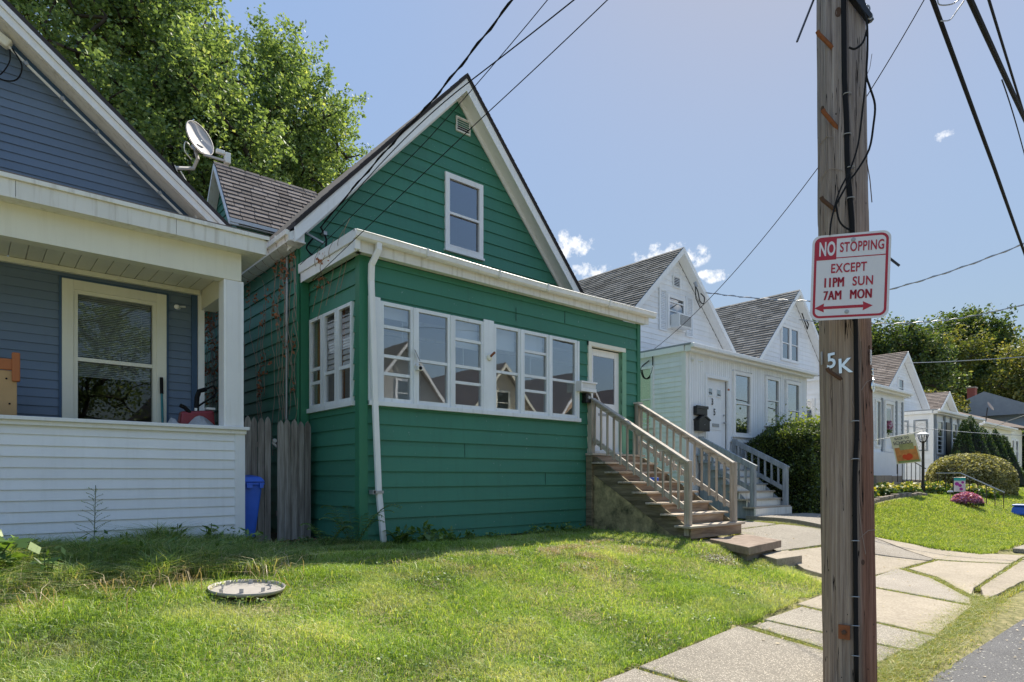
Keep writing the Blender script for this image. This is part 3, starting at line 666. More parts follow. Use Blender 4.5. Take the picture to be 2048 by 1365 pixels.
# side windows with louvred shutters behind the glass
MB().box(4.20, 4.262, 8.40, 10.0, 1.03, 1.10).build('window_ledge', ALU, gh)
for (a, b, rl) in ((8.44, 8.90, (1.62,)), (8.95, 9.41, (1.60,)), (9.46, 9.93, (1.50, 1.72))):
    window(gh, FS, a, b, 1.10, 2.54, ALU, CLEARG, .05, rl, n0=0, n1=.05, rw=.05)
for xx in (8.925, 9.435): MB().box(4.225, 4.262, xx - .02, xx + .02, 1.10, 2.54).build('mullion_post', ALU, gh)
for (a, b) in ((8.48, 8.86), (8.99, 9.37), (9.48, 9.58)):
    bl = MB().box(4.30, 4.31, a, a + .01, 1.62, 2.06).build('louvre_blind', BLIND, gh)
    for k in range(5):
        z = 1.66 + k * .085; MB().hexa([(4.285, a, z), (4.285, b, z), (4.31, b, z + .002), (4.31, a, z + .002), (4.295, a, z + .066), (4.295, b, z + .066), (4.32, b, z + .068), (4.32, a, z + .068)]).build('slat', WHITE, bl)
for (a, b, zl) in ((4.60, 5.10, 2.36), (5.86, 6.45, 2.10), (6.70, 7.26, 2.18), (7.34, 7.94, 2.16)): MB().box(a, b, 8.36, 8.37, zl, 2.56).build('roller_shade', WHITE, gh)
for (x, z0, z1) in ((5.05, 2.05, 2.5), (6.2, 1.8, 2.45), (7.7, 1.7, 2.3)): MB().box(x, x + .012, 8.42, 8.43, z0, z1).build('hanging_cord', WHITE, gh)
# inside the glazed porch
it = MB().box(4.32, 10.5, 9.99, 10.0, .46, 3.1).box(4.32, 10.5, 8.32, 10.0, .44, .46).box(4.32, 10.5, 8.3, 10.0, 3.1, 3.12).build('porch_interior', INTL, gh)
for (x, y, w) in ((4.36, 9.93, .10), (4.36, 9.10, .07), (4.40, 8.62, .12), (5.2, 9.9, .1)):
    MB().box(x, x + .05, y - w, y, .46, 3.1).build('wall_stud', STUD, gh)
MB().box(5.5, 6.35, 9.94, 9.985, .46, 2.5).build('inner_door', WHITE, gh)
MB().box(7.0, 7.8, 9.94, 9.985, 1.2, 2.5).build('inner_window', CURT, gh)
MB().bar((5.0, 8.9, .5), (5.05, 9.5, 2.0), .04).build('leaning_board', WHITE, gh)
for z in (2.36, 2.62): MB().box(4.4, 10.4, 9.3, 9.36, z, z + .05).build('ceiling_beam', WHITE_D, gh)
# front door with its glass
MB().box(9.03, 9.12, 8.215, 8.30, .46, 2.60).box(9.03, 10.14, 8.212, 8.30, 2.52, 2.60).build('door_casing', CREAM, gh)
MB().box(10.04, 10.16, 8.215, 8.36, .46, 2.516).build('door_casing', SAGE, gh)
dr = frame_mb(FP, 9.13, 10.03, .50, 2.50, .13, -.09, -.045, .95).build('front_door', WHITE, gh, bevel=.004)
MB().box(9.26, 9.90, 8.32, 8.328, 1.45, 2.37).build('pane', DARKG, dr)
MB().box(9.40, 9.66, 8.294, 8.304, 1.20, 1.25).build('mail_slot', GREYM, dr); MB().lathe((9.19, 8.30, 1.42), [(.025, 0), (.03, .03), (.02, .05)], 10, axis=(0, -1, 0)).build('door_knob', GREYM, dr)
MB().box(9.05, 10.1, 8.22, 8.34, .455, .50).build('threshold', WHITE_D, gh)
# porch light beside the door, camera-doorbell below it
pl = MB().box(8.66, 9.08, 8.06, 8.235, 1.60, 1.66).box(8.66, 8.70, 8.06, 8.235, 1.66, 1.76).box(8.66, 9.10, 8.05, 8.235, 1.76, 1.79).build('porch_light', WHITE, gh)
MB().box(8.705, 9.07, 8.07, 8.22, 1.663, 1.757).build('lamp_shade', LAMPG, pl)
MB().box(8.86, 9.0, 8.12, 8.235, 1.40, 1.585).build('meter_box', BLACKM, gh, bevel=.01)
MB().lathe((8.93, 8.12, 1.50), [(.035, 0), (.03, .02)], 12, axis=(0, -1, 0)).build('lens', GREYM, gh)
# the second gable storey
YW = 10.06; XC, XL, XR, ZE, ZP = 7.25, 3.90, 10.60, 3.98, 7.68; SL = (ZP - ZE) / (XC - XL)
def gspan(z, d=.26):
    k = max(0.0, (ZP - d - z) / SL); return (max(XC - k, 4.10), min(XC + k, 10.42)) if z > 3.5 else (4.10, 10.42)
siding(gh, frameY(YW), gspan, 3.30, 7.42, .235, GREEN, .023, [(7.02, 7.82, 4.44, 5.80)], phase=.05)
siding(gh, frameX(4.10), lambda z: (10.08, 20.0), -1.0, 3.9, .23, GREEN, .023, phase=.02)
MB().box(4.06, 4.36, 10.022, 10.04, -1, 3.6).build('house_wall', GREEN_T, gh)
MB().box(4.065, 4.10, 10.045, 10.08, -1, 3.9).box(4.10, 4.24, 9.985, 10.02, -1, 3.95).build('corner_board', GREEN_T, gh)
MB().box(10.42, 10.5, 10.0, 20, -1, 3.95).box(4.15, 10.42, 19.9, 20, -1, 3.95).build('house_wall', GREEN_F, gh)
for sg in (-1, 1):
    def off(d, x): return None
    xe = XC + sg * (XC - XL); n = Vector((sg * SL, 0, 1)).normalized()
    def band(d0, d1, y0, y1, e0=0.0):
        pk, ev = Vector((XC, y0, ZP)), Vector((xe, y0, ZE)); 
        def at(p, d):   # shift down vertically by d
            return Vector((p.x, y0, p.z - d))
        return [at(ev, d1), at(pk, d1), at(pk, d0), at(ev, d0)], (0, y1 - y0, 0)
    P_, E_ = band(-.02, .06, 9.70, 20.1); MB().prism(P_, E_).build('roof', ROOFD, gh)
    P_, E_ = band(.062, .30, 9.72, 9.745); MB().prism(P_, E_).build('rake_board', WHITE, gh)
    P_, E_ = band(.22, .245, 9.747, 10.05); MB().prism(P_, E_).build('rake_soffit', WHITE, gh)
    P_, E_ = band(.245, .36, 10.0, 10.035); MB().prism(P_, E_).build('rake_trim', WHITE, gh)
    jag = MB()
    for k in range(48):   # shingle edge along the rake
        f0, f1 = k / 48, (k + .94) / 48; a = Vector((XC, 9.69, ZP)).lerp(Vector((xe, 9.69, ZE)), f0); b = Vector((XC, 9.69, ZP)).lerp(Vector((xe, 9.69, ZE)), f1)
        j = .012 + .008 * random.random(); jag.prism([(a.x, 9.685, a.z - .01), (b.x, 9.685, b.z + .0), (b.x, 9.685, b.z + .02 + j), (a.x, 9.685, a.z + .02 + j * .3)], (0, .2, 0))
    jag.build('shingle_edge', ROOFD, gh, kind='stuff')
# left eave: soffit, fascia, gutter
MB().box(3.84, 4.09, 9.75, 20, 3.70, 3.72).build('eave_soffit', WHITE_D, gh)
MB().box(3.82, 3.84, 9.78, 20, 3.70, 3.86).box(3.775, 3.82, 9.78, 20, 3.79, 3.87).build('fascia_board', WHITE_D, gh)
for yy in np.arange(10.2, 15, .75): MB().box(3.765, 3.86, yy, yy + .03, 3.78, 3.885).build('gutter_strap', WHITE_D, gh)
MB().prism([(4.09, 9.80, 3.70), (3.84, 9.80, 3.70), (3.84, 9.80, 3.84), (4.09, 9.80, 4.0)], (0, .02, 0)).build('eave_return', WHITE, gh)
# gable window, vent
GW = frameY(YW)
window(gh, GW, 6.96, 7.88, 4.38, 5.86, WHITE, DARKG, .10, (5.10,), n0=-.02, n1=.05, rw=.045)
MB().box(6.94, 7.90, 9.985, 10.05, 4.34, 4.378).build('window_sill', WHITE, gh)
room(gh, GW, 7.0, 7.84, 4.42, 5.82, .8)
vt = frame_mb(GW, 7.22, 7.56, 6.74, 7.03, .022, .0, .045).build('gable_vent', WHITE_D, gh)
for k in range(6):
    z = 6.765 + k * .042; MB().hexa([(7.243, 10.05, z + .03), (7.537, 10.05, z + .03), (7.537, 10.02, z), (7.243, 10.02, z), (7.243, 10.05, z + .034), (7.537, 10.05, z + .034), (7.537, 10.02, z + .006), (7.243, 10.02, z + .006)]).build('louvre', WHITE_D, vt)
MB().box(7.24, 7.54, 10.048, 10.056, 6.76, 7.01).build('vent_back', BLACK, vt)
# dormer on the left slope
DX, DY, DH, DE, DZ = 4.15, 14.4, 1.02, 5.24, 6.72
dsl = (DZ - DE) / DH; roofx = lambda z: XL + (z - ZE) / SL
def dspan(z): k = max(0, (DZ - .12 - z) / dsl); return (DY - min(k, .9), DY + min(k, .9))
siding(gh, frameX(4.22), dspan, 3.9, 6.5, .17, GREEN, .02)
chk = frameY(DY - .9); siding(gh, chk, lambda z: (4.24, roofx(z)), 4.2, DE + .1, .17, GREEN, .02)
MB().box(4.19, 4.30, DY - .925, DY - .80, 4.0, DE + .05).build('corner_board', GREEN_T, gh)
roof_slope(gh, (DX - .12, DY - DH, DE), (roofx(DE) + .25, DY - DH, DE), (roofx(DZ) + .15, DY, DZ), (DX - .12, DY, DZ), SHING_G, .135, .29, .022, single=True, clip=lambda p: p.x < roofx(p.z) + .12)
MB().prism([(DX - .1, DY, DZ - .05), (DX - .1, DY + DH, DE - .05), (roofx(DE), DY + DH, DE - .05), (roofx(DZ), DY, DZ - .05)], (0, 0, .05)).build('roof', ROOFD, gh)
for sg in (-1, 1):
    a = Vector((DX - .15, DY, DZ - .03)); b = Vector((DX - .15, DY + sg * (DH + .02), DE - .05))
    MB().prism([a, b, b - Z1 * .07, a - Z1 * .1], (.03, 0, 0)).build('rake_board', WHITE, gh)
    MB().prism([a - Z1 * .1, b - Z1 * .07, b - Z1 * .09, a - Z1 * .12], (.2, 0, 0)).build('rake_soffit', WHITE_D, gh)
MB().box(DX - .13, roofx(DE) + .1, DY - DH - .02, DY - DH + .01, DE - .085, DE - .012).build('fascia_board', WHITE, gh)
MB().box(DX - .1, roofx(DE) + .05, DY - DH + .01, DY - .92, DE - .12, DE - .10).build('soffit', WHITE_D, gh)
rc = MB()
for k in range(7): x0 = DX - .14 + k * .33; rc.prism([(x0, DY - .07, DZ - .075), (x0, DY, DZ + .03), (x0, DY + .07, DZ - .075), (x0, DY + .07, DZ - .09), (x0, DY, DZ + .015), (x0, DY - .07, DZ - .09)], (.30, 0, .0))
rc.build('ridge_cap', SHING_G, gh)
# pipe on the side wall
MB().tube([(4.05, 10.42, 3.66), (4.05, 10.45, 1.0), (4.05, 10.47, -.9)], .022, 8).build('wall_conduit', GREYM, gh)
MB().box(4.04, 4.08, 9.98, 10.02, -.9, 3.1).build('edge_strip', GREEN_T, gh)
# service entrance on the front gable: brackets, insulators, cable loops
se = MB().bar((4.06, 9.98, 4.0), (4.46, 9.9, 3.84), .03).bar((4.5, 10.03, 4.03), (4.5, 9.93, 4.03), .06).build('service_bracket', GREYM, gh)
MB().tube([(4.42, 9.95, 4.12), (4.52, 9.95, 3.95), (4.50, 9.97, 3.75), (4.36, 9.98, 3.62), (4.2, 9.99, 3.72), (4.3, 9.97, 3.9)], .014, 6).tube([(4.35, 9.98, 3.60), (4.45, 9.99, 3.55), (4.55, 9.99, 3.62), (4.6, 9.99, 3.72)], .016, 6).build('service_cable_loop', BLACK, gh)
MB().bar((4.3, 9.98, 3.58), (4.56, 9.98, 3.54), .05).bar((4.52, 9.98, 3.54), (4.62, 9.98, 3.68), .045).build('cable_splice', BLACK, gh)
# security cameras on the window posts
sc_ = MB().box(5.13, 5.22, 8.10, 8.185, 1.60, 1.67).build('white_security_camera', DISHW, None, bevel=.008, label='small white security camera on the mullion between the two leftmost porch windows', cat='camera')
MB().lathe((5.175, 8.10, 1.635), [(.028, 0), (.026, .012)], 12, axis=(0, -1, 0)).build('lens', BLACK, sc_); MB().bar((5.12, 8.18, 1.66), (5.13, 8.14, 1.70), .02).build('bracket', DISHW, sc_)
MB().hexa([(5.10, 8.13, 1.90), (5.19, 8.13, 1.74), (5.20, 8.14, 1.74), (5.11, 8.14, 1.90), (5.10, 8.16, 1.92), (5.19, 8.16, 1.76), (5.20, 8.17, 1.76), (5.11, 8.17, 1.92)]).build('solar_panel', BLACKM, sc_)
s2 = MB().lathe((6.575, 8.19, 1.98), [(.055, 0), (.05, .02), (.02, .03)], 14, axis=(0, -1, 0)).build('wall_plug', CREAM, None, label='small cream socket with bracket stub on the metal panel between porch windows', cat='bracket')
MB().bar((6.58, 8.17, 1.99), (6.62, 8.10, 2.06), .03).build('stub', RUST, s2)

# ---- vine: dry stems and dead leaves on the side wall
vine = empty('dead_vine', (4.0, 11, -1), 'dried creeper with brown leaves clinging to the shaded green side wall', 'vine')
st = MB()
for i in range(26):
    y = random.choice((10.2, 10.45, 10.5, 10.6, 11.0, 11.5, 11.7, 12.3, 14.3, 14.6, 15.0)) + random.uniform(-.2, .2); z = random.uniform(-.5, 2.2); p = [(4.05, y, z)]
    while z < 3.5 and len(p) < 16: y += random.uniform(-.12, .14); z += random.uniform(.12, .3); p.append((4.05 - random.uniform(0, .02), y, min(z, 3.66)))
    if len(p) > 2: st.tube(p, .0055, 4, cap=False)
for i in range(7): st.tube([(4.04, 10.1 + i * .3, 3.6), (3.9, 10.0 + i * .34, 3.66), (3.82, 9.9 + i * .36, 3.72), (3.78, 9.85 + i * .4, 3.86)], .005, 4)
st.build('stem', VINEW, vine)
def leafcluster(pts, nper, sx, sy, sz):
    C = np.concatenate([np.array(p) + rng.normal(size=(nper, 3)) * np.array([sx, sy, sz]) for p in pts]); return C
pts = [(4.03, 10.16, 3.6), (4.03, 10.5, 3.62), (4.03, 10.59, 3.5), (4.03, 10.9, 3.6), (4.03, 10.45, 3.3), (4.03, 10.62, 3.15), (4.03, 11.28, 3.2), (4.03, 11.0, 2.9), (4.03, 11.53, 2.8), (4.03, 11.5, 2.15), (4.03, 11.6, 1.9), (4.03, 11.66, 1.55), (4.03, 11.6, 1.7), (4.03, 10.1, 2.2), (4.03, 10.1, 1.4), (4.03, 10.8, 2.7), (4.03, 11.9, 3.25), (4.03, 12.3, 3.45), (4.03, 10.45, 2.2), (4.03, 11.2, 2.0)]
C = leafcluster(pts, 13, .012, .07, .09)
pts = [(4.03, random.uniform(13.8, 15.6), random.uniform(1.6, 3.6)) for _ in range(34)]
C = np.concatenate([C, leafcluster(pts, 14, .012, .10, .10)])
leaves('foliage', C, .062, DEADM, vine, up=-.6)
v2 = empty('dead_vine', (4.2, 9, 2.9), 'wisps of dry creeper on the porch corner under the white fascia', 'vine')
st = MB()
for (y, z) in ((9.5, 3.15), (9.3, 3.0), (9.0, 3.15), (8.7, 3.2), (8.5, 3.3)):
    st.tube([(4.22, y + .3, z - .5), (4.21, y + .1, z - .2), (4.20, y, z), (4.06, y - .15, z + .16), (4.05, y - .35, z + .3)], .005, 4)
st.build('stem', VINEW, v2); leaves('foliage', leafcluster([(4.2, 9.47, 3.1), (4.2, 9.3, 3.0), (4.2, 9.6, 2.95), (4.06, 9.2, 3.3)], 14, .01, .09, .06), .05, DEADM, v2, up=-.6)

# ================================================================== WOODEN STAIRS of the green house
stx0, stx1 = 9.02, 10.52; N_T = 7; RISE = .1815; Z0S = -1.0
ws = empty('wooden_staircase', (9.8, 6.9, -1.0), 'weathered unpainted wooden stairs with slatted handrails up to the green house door', 'stairs')
zt = lambda k: -.81 + RISE * k; yf = lambda k: 5.90 + .31 * k
for k in range(N_T):
    x0, x1 = stx0 - .06 + (.0 if k else -.05), stx1 + .05 + (0 if k else .06)
    for j, (a, b) in enumerate(((0, .135), (.142, .31))):
        MB().box(x0 + random.uniform(-.015, .015), x1 + random.uniform(-.015, .015), yf(k) + a - (.02 if j == 0 else 0), yf(k) + b, zt(k) - .035 + random.uniform(-.003, .003), zt(k) + random.uniform(-.003, .003)).build('tread', OLDWOOD_X, ws, bevel=.004)
    MB().box(stx0 - (.04 if k == 0 else -.02), stx1 + (.04 if k == 0 else -.02), yf(k) + .02, yf(k) + .04, (zt(k - 1) if k else -1.02) + .002, zt(k) - .037).build('riser', REDWOOD, ws)
MB().box(stx0 + .02, stx1 - .02, yf(7) + .0, yf(7) + .02, zt(6), .40).build('riser', REDWOOD, ws)
for (a, b) in ((8.06, 8.24),): MB().box(stx0 - .06, stx1 + .05, yf(7) - .02, 8.235, .41, .45).build('landing_board', OLDWOOD_X, ws)
for x in (stx0, stx1 - .04):
    MB().prism([(x, 5.96, -1.02), (x, 6.25, -1.02), (x, 8.22, .12), (x, 8.22, .38), (x, 8.02, .38), (x, 5.96, -.86)], (.04, 0, 0)).build('stringer', MOSSW, ws)
MB().prism([(stx0 + .01, 6.2, -1.05), (stx0 + .01, 8.2, -1.05), (stx0 + .01, 8.2, .10)], (.015, 0, 0)).build('skirt_panel', PLY, ws)
for (y, h) in ((8.15, .40),): MB().box(stx0 - .06, stx0 + .0, y - .07, y + .07, -1.03, h).build('support_post', MOSSW, ws, bevel=.004)
rails = {}
for i, x in enumerate((9.06, 10.48)):
    MB().box(x - .05, x + .05, 5.98, 6.08, -1.0 if i else -.98, .265).build('post', OLDWOOD, ws, bevel=.006)
    MB().box(x - .05, x + .05, 8.12, 8.22, .40, 1.50).build('post', OLDWOOD, ws, bevel=.006)
    if i: MB().box(x - .07, x + .07, 8.10, 8.24, 1.50, 1.53).build('post_cap', OLDWOOD_D, ws)
    za, zb = .20, 1.43
    MB().bar((x, 6.09, za), (x, 8.11, zb), .04, .09, up=(0, 0, 1)).build('handrail', OLDWOOD_D, ws, bevel=.004)
    MB().bar((x - .01, 6.0, za + .035), (x - .01, 8.13, zb + .06), .12, .035, up=(0, 0, 1)).build('rail_cap', OLDWOOD_D, ws, bevel=.004)
    MB().bar((x, 6.09, za - .72), (x, 8.11, zb - .72), .04, .09, up=(0, 0, 1)).build('bottom_rail', OLDWOOD_D, ws, bevel=.004)
    nb = 13
    for k in range(nb):
        y = 6.19 + k * (1.86 / (nb - 1)); z = za + (y - 6.09) / 2.02 * (zb - za)
        MB().box(x - .055, x - .022, y - .016, y + .016, z - .80, z - .005).build('baluster', OLDWOOD, ws)
MB().box(9.72, 9.86, 7.2, 7.32, zt(4) + .002, zt(4) + .07).build('blue_box', BLUEP, None, bevel=.01, label='small blue plastic tub left on a stair tread', cat='tub')

# ================================================================== BLUE HOUSE (left edge)
bh = empty('blue_house', (0, 9.3, -1), 'blue vinyl-sided house with white open porch at the left edge', 'house')
BX0, BX1 = -3.5, 2.97; BF = frameY(9.25)
siding(bh, BF, lambda z: (BX0, BX1 - .12), -.98, .62, .129, WHITE_V, .016, phase=-.02)
MB().box(BX1 - .12, BX1 + .015, 9.225, 9.34, -1.0, .64).build('corner_post', WHITE_V, bh)
siding(bh, frameX(BX1, 1), lambda z: (9.34, 10.45), -.98, .62, .129, WHITE_V, .016)
MB().box(BX0, BX1 + .06, 9.16, 9.44, .655, .70).box(BX0, BX1 + .03, 9.20, 9.25, .60, .655).build('porch_ledge', WHITE, bh, bevel=.005)
MB().box(BX1 - .05, BX1 + .03, 9.44, 10.5, .655, .70).build('porch_ledge', WHITE, bh)
MB().box(BX0, BX1, 9.34, 10.5, -.02, .02).build('porch_floor', GREYP, bh)
MB().box(2.70, 2.965, 9.22, 9.46, .70, 2.74).build('porch_column', WHITE, bh, bevel=.004)
MB().box(2.735, 2.93, 9.212, 9.219, .72, 2.72).build('column_face', WHITE, bh)
MB().box(BX0, 2.93, 9.21, 9.40, 2.74, 3.12).build('porch_beam', CREAM, bh)
MB().box(2.73, 2.94, 9.40, 10.45, 2.55, 3.12).build('side_beam', CREAM, bh)
for k in range(36):
    x0 = BX0 + k * .178
    if x0 > 2.7: break
    MB().box(x0, min(x0 + .168, 2.72), 9.41, 10.44, 2.842 + random.uniform(0, .003), 2.86).build('ceiling_board', CREAM, bh)
MB().box(BX0, 2.72, 9.41, 10.46, 2.862, 2.88).build('ceiling', WHITE_D, bh)
MB().box(BX0, 2.70, 10.40, 10.47, 2.77, 2.835).build('ceiling_trim', CREAM, bh)
# fascia in lengths with tiny seams, dirty
for (a, b) in ((BX0, .42), (.425, 2.05), (2.055, 3.20)): MB().box(a, b, 8.985, 9.00, 3.115, 3.315).build('fascia_board', WHITE_D, bh)
MB().box(BX0, 3.23, 8.955, 9.01, 3.317, 3.37).build('drip_edge', WHITE_D, bh, bevel=.004)
MB().box(BX0, 3.19, 9.0, 9.21, 3.12, 3.14).box(2.94, 3.19, 9.21, 10.5, 3.12, 3.14).build('soffit', WHITE_D, bh)
MB().box(3.185, 3.20, 9.0, 10.5, 3.115, 3.315).box(3.18, 3.235, 8.96, 10.5, 3.317, 3.37).build('fascia_board', WHITE, bh)
MB().prism([(BX0, 8.96, 3.372), (BX0, 10.5, 3.56), (BX0, 10.5, 3.60), (BX0, 8.96, 3.385)], (6.73, 0, 0)).build('porch_roof', SHING_B, bh)
BPX, BPZ, BS = -.22, 6.42, .795
def bspan(z): k = max(0, (BPZ - .24 - z) / BS); return (max(BPX - k, -3.3), min(BPX + k, 2.75))
siding(bh, frameY(10.5), bspan, 3.55, 6.1, .1125, BLUE, .016)
siding(bh, frameY(10.5), lambda z: (BX0 + .2, 2.62), -.0, 2.84, .1185, BLUE, .016, [(1.02, 2.23, .0, 2.66)])
siding(bh, frameX(2.75, 1), lambda z: (10.5, 20), -1.0, 3.7, .12, BLUE, .016)
MB().box(2.60, 2.68, 10.46, 10.50, 0, 2.84).build('corner_post', BLUE_T, bh); MB().box(2.685, 2.775, 10.44, 10.53, -.9, 3.12).build('corner_post', WHITE, bh)
MB().box(.955, .985, 10.462, 10.50, .0, 2.72).box(2.255, 2.285, 10.462, 10.50, .0, 2.72).box(.955, 2.285, 10.46, 10.50, 2.695, 2.725).build('window_channel', BLUE_T, bh)
MB().box(-3.3, 2.70, 19.9, 20, -1, 3.6).box(-3.35, -3.28, 10.5, 20, -1, 3.6).build('house_wall', BLUE, bh)
BW = frameY(10.5)
frame_mb(BW, .985, 2.255, .55, 2.695, .13, .0, .05).build('window_casing', CREAM, bh, bevel=.004)
bw = window(bh, BW, 1.115, 2.125, .66, 2.565, CREAM, GLASS3, .05, (1.62,), n0=-.05, n1=.03, rw=.05)
bl = MB()
for k in range(44): z = 2.49 - k * .0255; bl.hexa([(1.175, 10.60, z), (2.065, 10.60, z), (2.065, 10.58, z + .004), (1.175, 10.58, z + .004), (1.175, 10.60, z + .013), (2.065, 10.60, z + .013), (2.065, 10.58, z + .018), (1.175, 10.58, z + .018)])
bl.build('window_blind', BLIND, bh, kind='stuff')
MB().box(1.17, 2.07, 10.57, 10.62, 2.50, 2.53).build('blind_rail', BLIND, bh); MB().tube([(1.95, 10.57, 2.48), (1.95, 10.57, 1.75)], .004, 4).build('blind_cord', BLIND, bh)
room(bh, BW, 1.10, 2.14, .60, 2.60, 2.5)
# rake boards and roof
for sg in (-1, 1):
    xe = BPX + sg * 3.35; ze = BPZ - 3.35 * BS
    def bb(d0, d1, y0, y1): return [(xe, y0, ze - d1), (BPX, y0, BPZ - d1), (BPX, y0, BPZ - d0), (xe, y0, ze - d0)], (0, y1 - y0, 0)
    for (nm, d0, d1, y0, y1, m) in (('roof', -.02, .05, 10.10, 20.1, ROOFD), ('rake_board', .052, .12, 10.10, 10.125, WHITE), ('rake_board', .122, .21, 10.13, 10.16, WHITE), ('rake_board', .212, .25, 10.115, 10.15, WHITE), ('rake_soffit', .235, .255, 10.16, 10.49, WHITE_D)):
        P_, E_ = bb(d0, d1, y0, y1); MB().prism(P_, E_).build(nm, m, bh)
    P_, E_ = bb(.256, .34, 10.455, 10.49); MB().prism(P_, E_).build('rake_trim', BLUE_T, bh)
# electric head, conduit along the rake, cables
eh = MB().box(.10, .30, 10.30, 10.44, 5.44, 5.56)
pts = [Vector((BPX + k, 10.36, BPZ - .40 - k * BS)) for k in np.linspace(.62, 2.75, 12)]
MB().tube(pts, .018, 8).build('wall_conduit', DISHW, bh)
for k in range(1, 11, 2): MB().bar(pts[k] + Vector((-.01, .0, .02)), pts[k] + Vector((.012, .0, -.02)), .05, .045).build('conduit_clip', GREYM, bh)
MB().bar((.29, 10.38, 5.62), (.43, 10.36, 5.53), .11, .12).build('service_head', CREAM, bh, bevel=.02)
MB().tube([(.45, 10.34, 5.50), (.55, 10.34, 5.32), (.50, 10.34, 5.12), (.35, 10.35, 5.06), (.18, 10.36, 5.14), (.05, 10.38, 5.28)], .009, 6).tube([(.43, 10.35, 5.48), (.42, 10.35, 5.3), (.3, 10.37, 5.10), (.12, 10.38, 5.18), (-.1, 10.4, 5.5)], .008, 6).build('service_cable_loop', BLACK, bh)
MB().bar((-.05, 10.40, 5.42), (.22, 10.38, 5.24), .05).bar((.0, 10.40, 5.24), (.16, 10.38, 5.40), .045).build('cable_clamp', GREYM, bh)
MB().tube([(2.28, 10.10, 4.50), (2.42, 10.2, 4.25), (2.60, 10.30, 3.95), (2.70, 10.2, 3.60)], .012, 6).tube([(2.36, 10.10, 4.44), (2.55, 10.2, 4.2), (2.72, 10.3, 3.95), (2.85, 10.1, 3.56)], .010, 6).build('dish_cable', DISHW, bh)
MB().tube([(2.25, 10.09, 4.52), (2.34, 10.12, 4.34), (2.45, 10.25, 4.1)], .014, 6).build('dish_cable', BLACK, bh)
# small camera under the porch ceiling
sc_ = MB().lathe((2.38, 10.30, 2.50), [(.032, 0), (.036, .05), (.03, .09)], 14, axis=(-.5, -.8, -.1)).build('security_camera', DISHW, None, label='white bullet camera at the end of the blue house porch ceiling', cat='camera')
MB().bar((2.39, 10.33, 2.52), (2.50, 10.44, 2.56), .03).build('bracket', DISHW, sc_)
# satellite dish on the rake
sd = empty('satellite_dish', (2.35, 10.1, 4.45), 'grey satellite dish on a bent arm above the blue house roof edge', 'satellite dish')
dn = Vector((.36, -.86, .34)).normalized(); dc = Vector((2.62, 10.2, 5.02))
up_ = (Z1 - dn * dn.z).normalized(); rt_ = up_.cross(dn)
m = MB(); nr, na = 6, 28
for s_, o_ in ((1, 0), (-1, -.012)):
    base = len(m.v)
    for i in range(nr + 1):
        for j in range(na):
            a = 2 * math.pi * j / na; r = i / nr; m.v.append(tuple(dc + rt_ * (.215 * r * math.cos(a)) + up_ * (.275 * r * math.sin(a)) + dn * (.04 * r * r + o_)))
    for i in range(nr):
        for j in range(na):
            q = (base + i * na + j, base + i * na + (j + 1) % na, base + (i + 1) * na + (j + 1) % na, base + (i + 1) * na + j); m.f.append(q if s_ > 0 else q[::-1])
m.build('reflector', DISHM, sd, smooth=True)
MB().tube([dc + rt_ * (.215 * math.cos(a)) + up_ * (.275 * math.sin(a)) + dn * .05 for a in np.linspace(0, 2 * math.pi, 33)], .007, 6).build('rim', DISHM, sd)
for (a, b) in ((-.04, -.02), (.03, -.02), (-.04, -.20), (.03, -.20)):
    MB().lathe(dc + rt_ * a + up_ * b + dn * .03, [(.008, 0), (.006, .01)], 8, axis=dn).build('bolt', GREYM, sd)
bk = dc - dn * .10 - up_ * .12
MB().bar(dc - dn * .01 - up_ * .06, bk, .10, .12).build('bracket', GREYM, sd)
MB().tube([bk, bk - up_ * .14, bk - Z1 * .24 - dn * .05, Vector((2.27, 10.14, 4.47))], .026, 10).build('mast', DISHM, sd)
lnb = Vector((3.0, 10.08, 4.80)) + rt_ * .0
MB().bar(dc - up_ * .27 + dn * .03, lnb - up_ * .03, .03, .03).build('feed_arm', DISHM, sd)
MB().box(lnb.x - .04, lnb.x + .04, lnb.y - .05, lnb.y + .05, lnb.z - .06, lnb.z + .10).box(lnb.x - .16, lnb.x - .04, lnb.y - .03, lnb.y + .03, lnb.z + .06, lnb.z + .12).build('feed_horn', DISHW, sd, bevel=.012)
MB().tube([bk + rt_ * -.05, bk + rt_ * -.16 + Z1 * .06, bk + rt_ * -.18 - Z1 * .08, bk + rt_ * -.07 - Z1 * .16], .008, 6).build('cable', DISHW, sd)
# things standing on the porch
cb = empty('wooden_cabinet', (.1, 9.9, .02), 'tan wooden cabinet with carved orange top on the blue house porch', 'cabinet')
MB().box(-.35, .47, 9.72, 10.05, .02, 1.28).build('body', BRASSW, cb, bevel=.006)
MB().box(-.35, .45, 9.70, 9.74, 1.285, 1.42).build('headboard', ORANGEW, cb, bevel=.01); MB().box(.42, .50, 9.68, 9.76, 1.15, 1.50).build('finial', ORANGEW, cb, bevel=.012)
MB().lathe((.37, 9.72, 1.18), [(.012, 0), (.01, .008)], 8, axis=(0, -1, 0)).build('screw', BLACK, cb); MB().lathe((.40, 9.72, .88), [(.012, 0), (.01, .008)], 8, axis=(0, -1, 0)).build('screw', BLACK, cb)
br = MB().tube([(2.20, 10.35, .03), (2.18, 10.40, 1.22)], .017, 8).build('broom', TEAL, None, label='teal broom handle with black grip leaning beside the porch window', cat='broom')
MB().tube([(2.18, 10.40, 1.22), (2.177, 10.405, 1.46)], .024, 8).build('grip', BLACK, br)
sb = empty('snow_blower', (2.5, 9.9, .02), 'dark red snow blower with black handle loops stored on the blue house porch', 'snow blower')
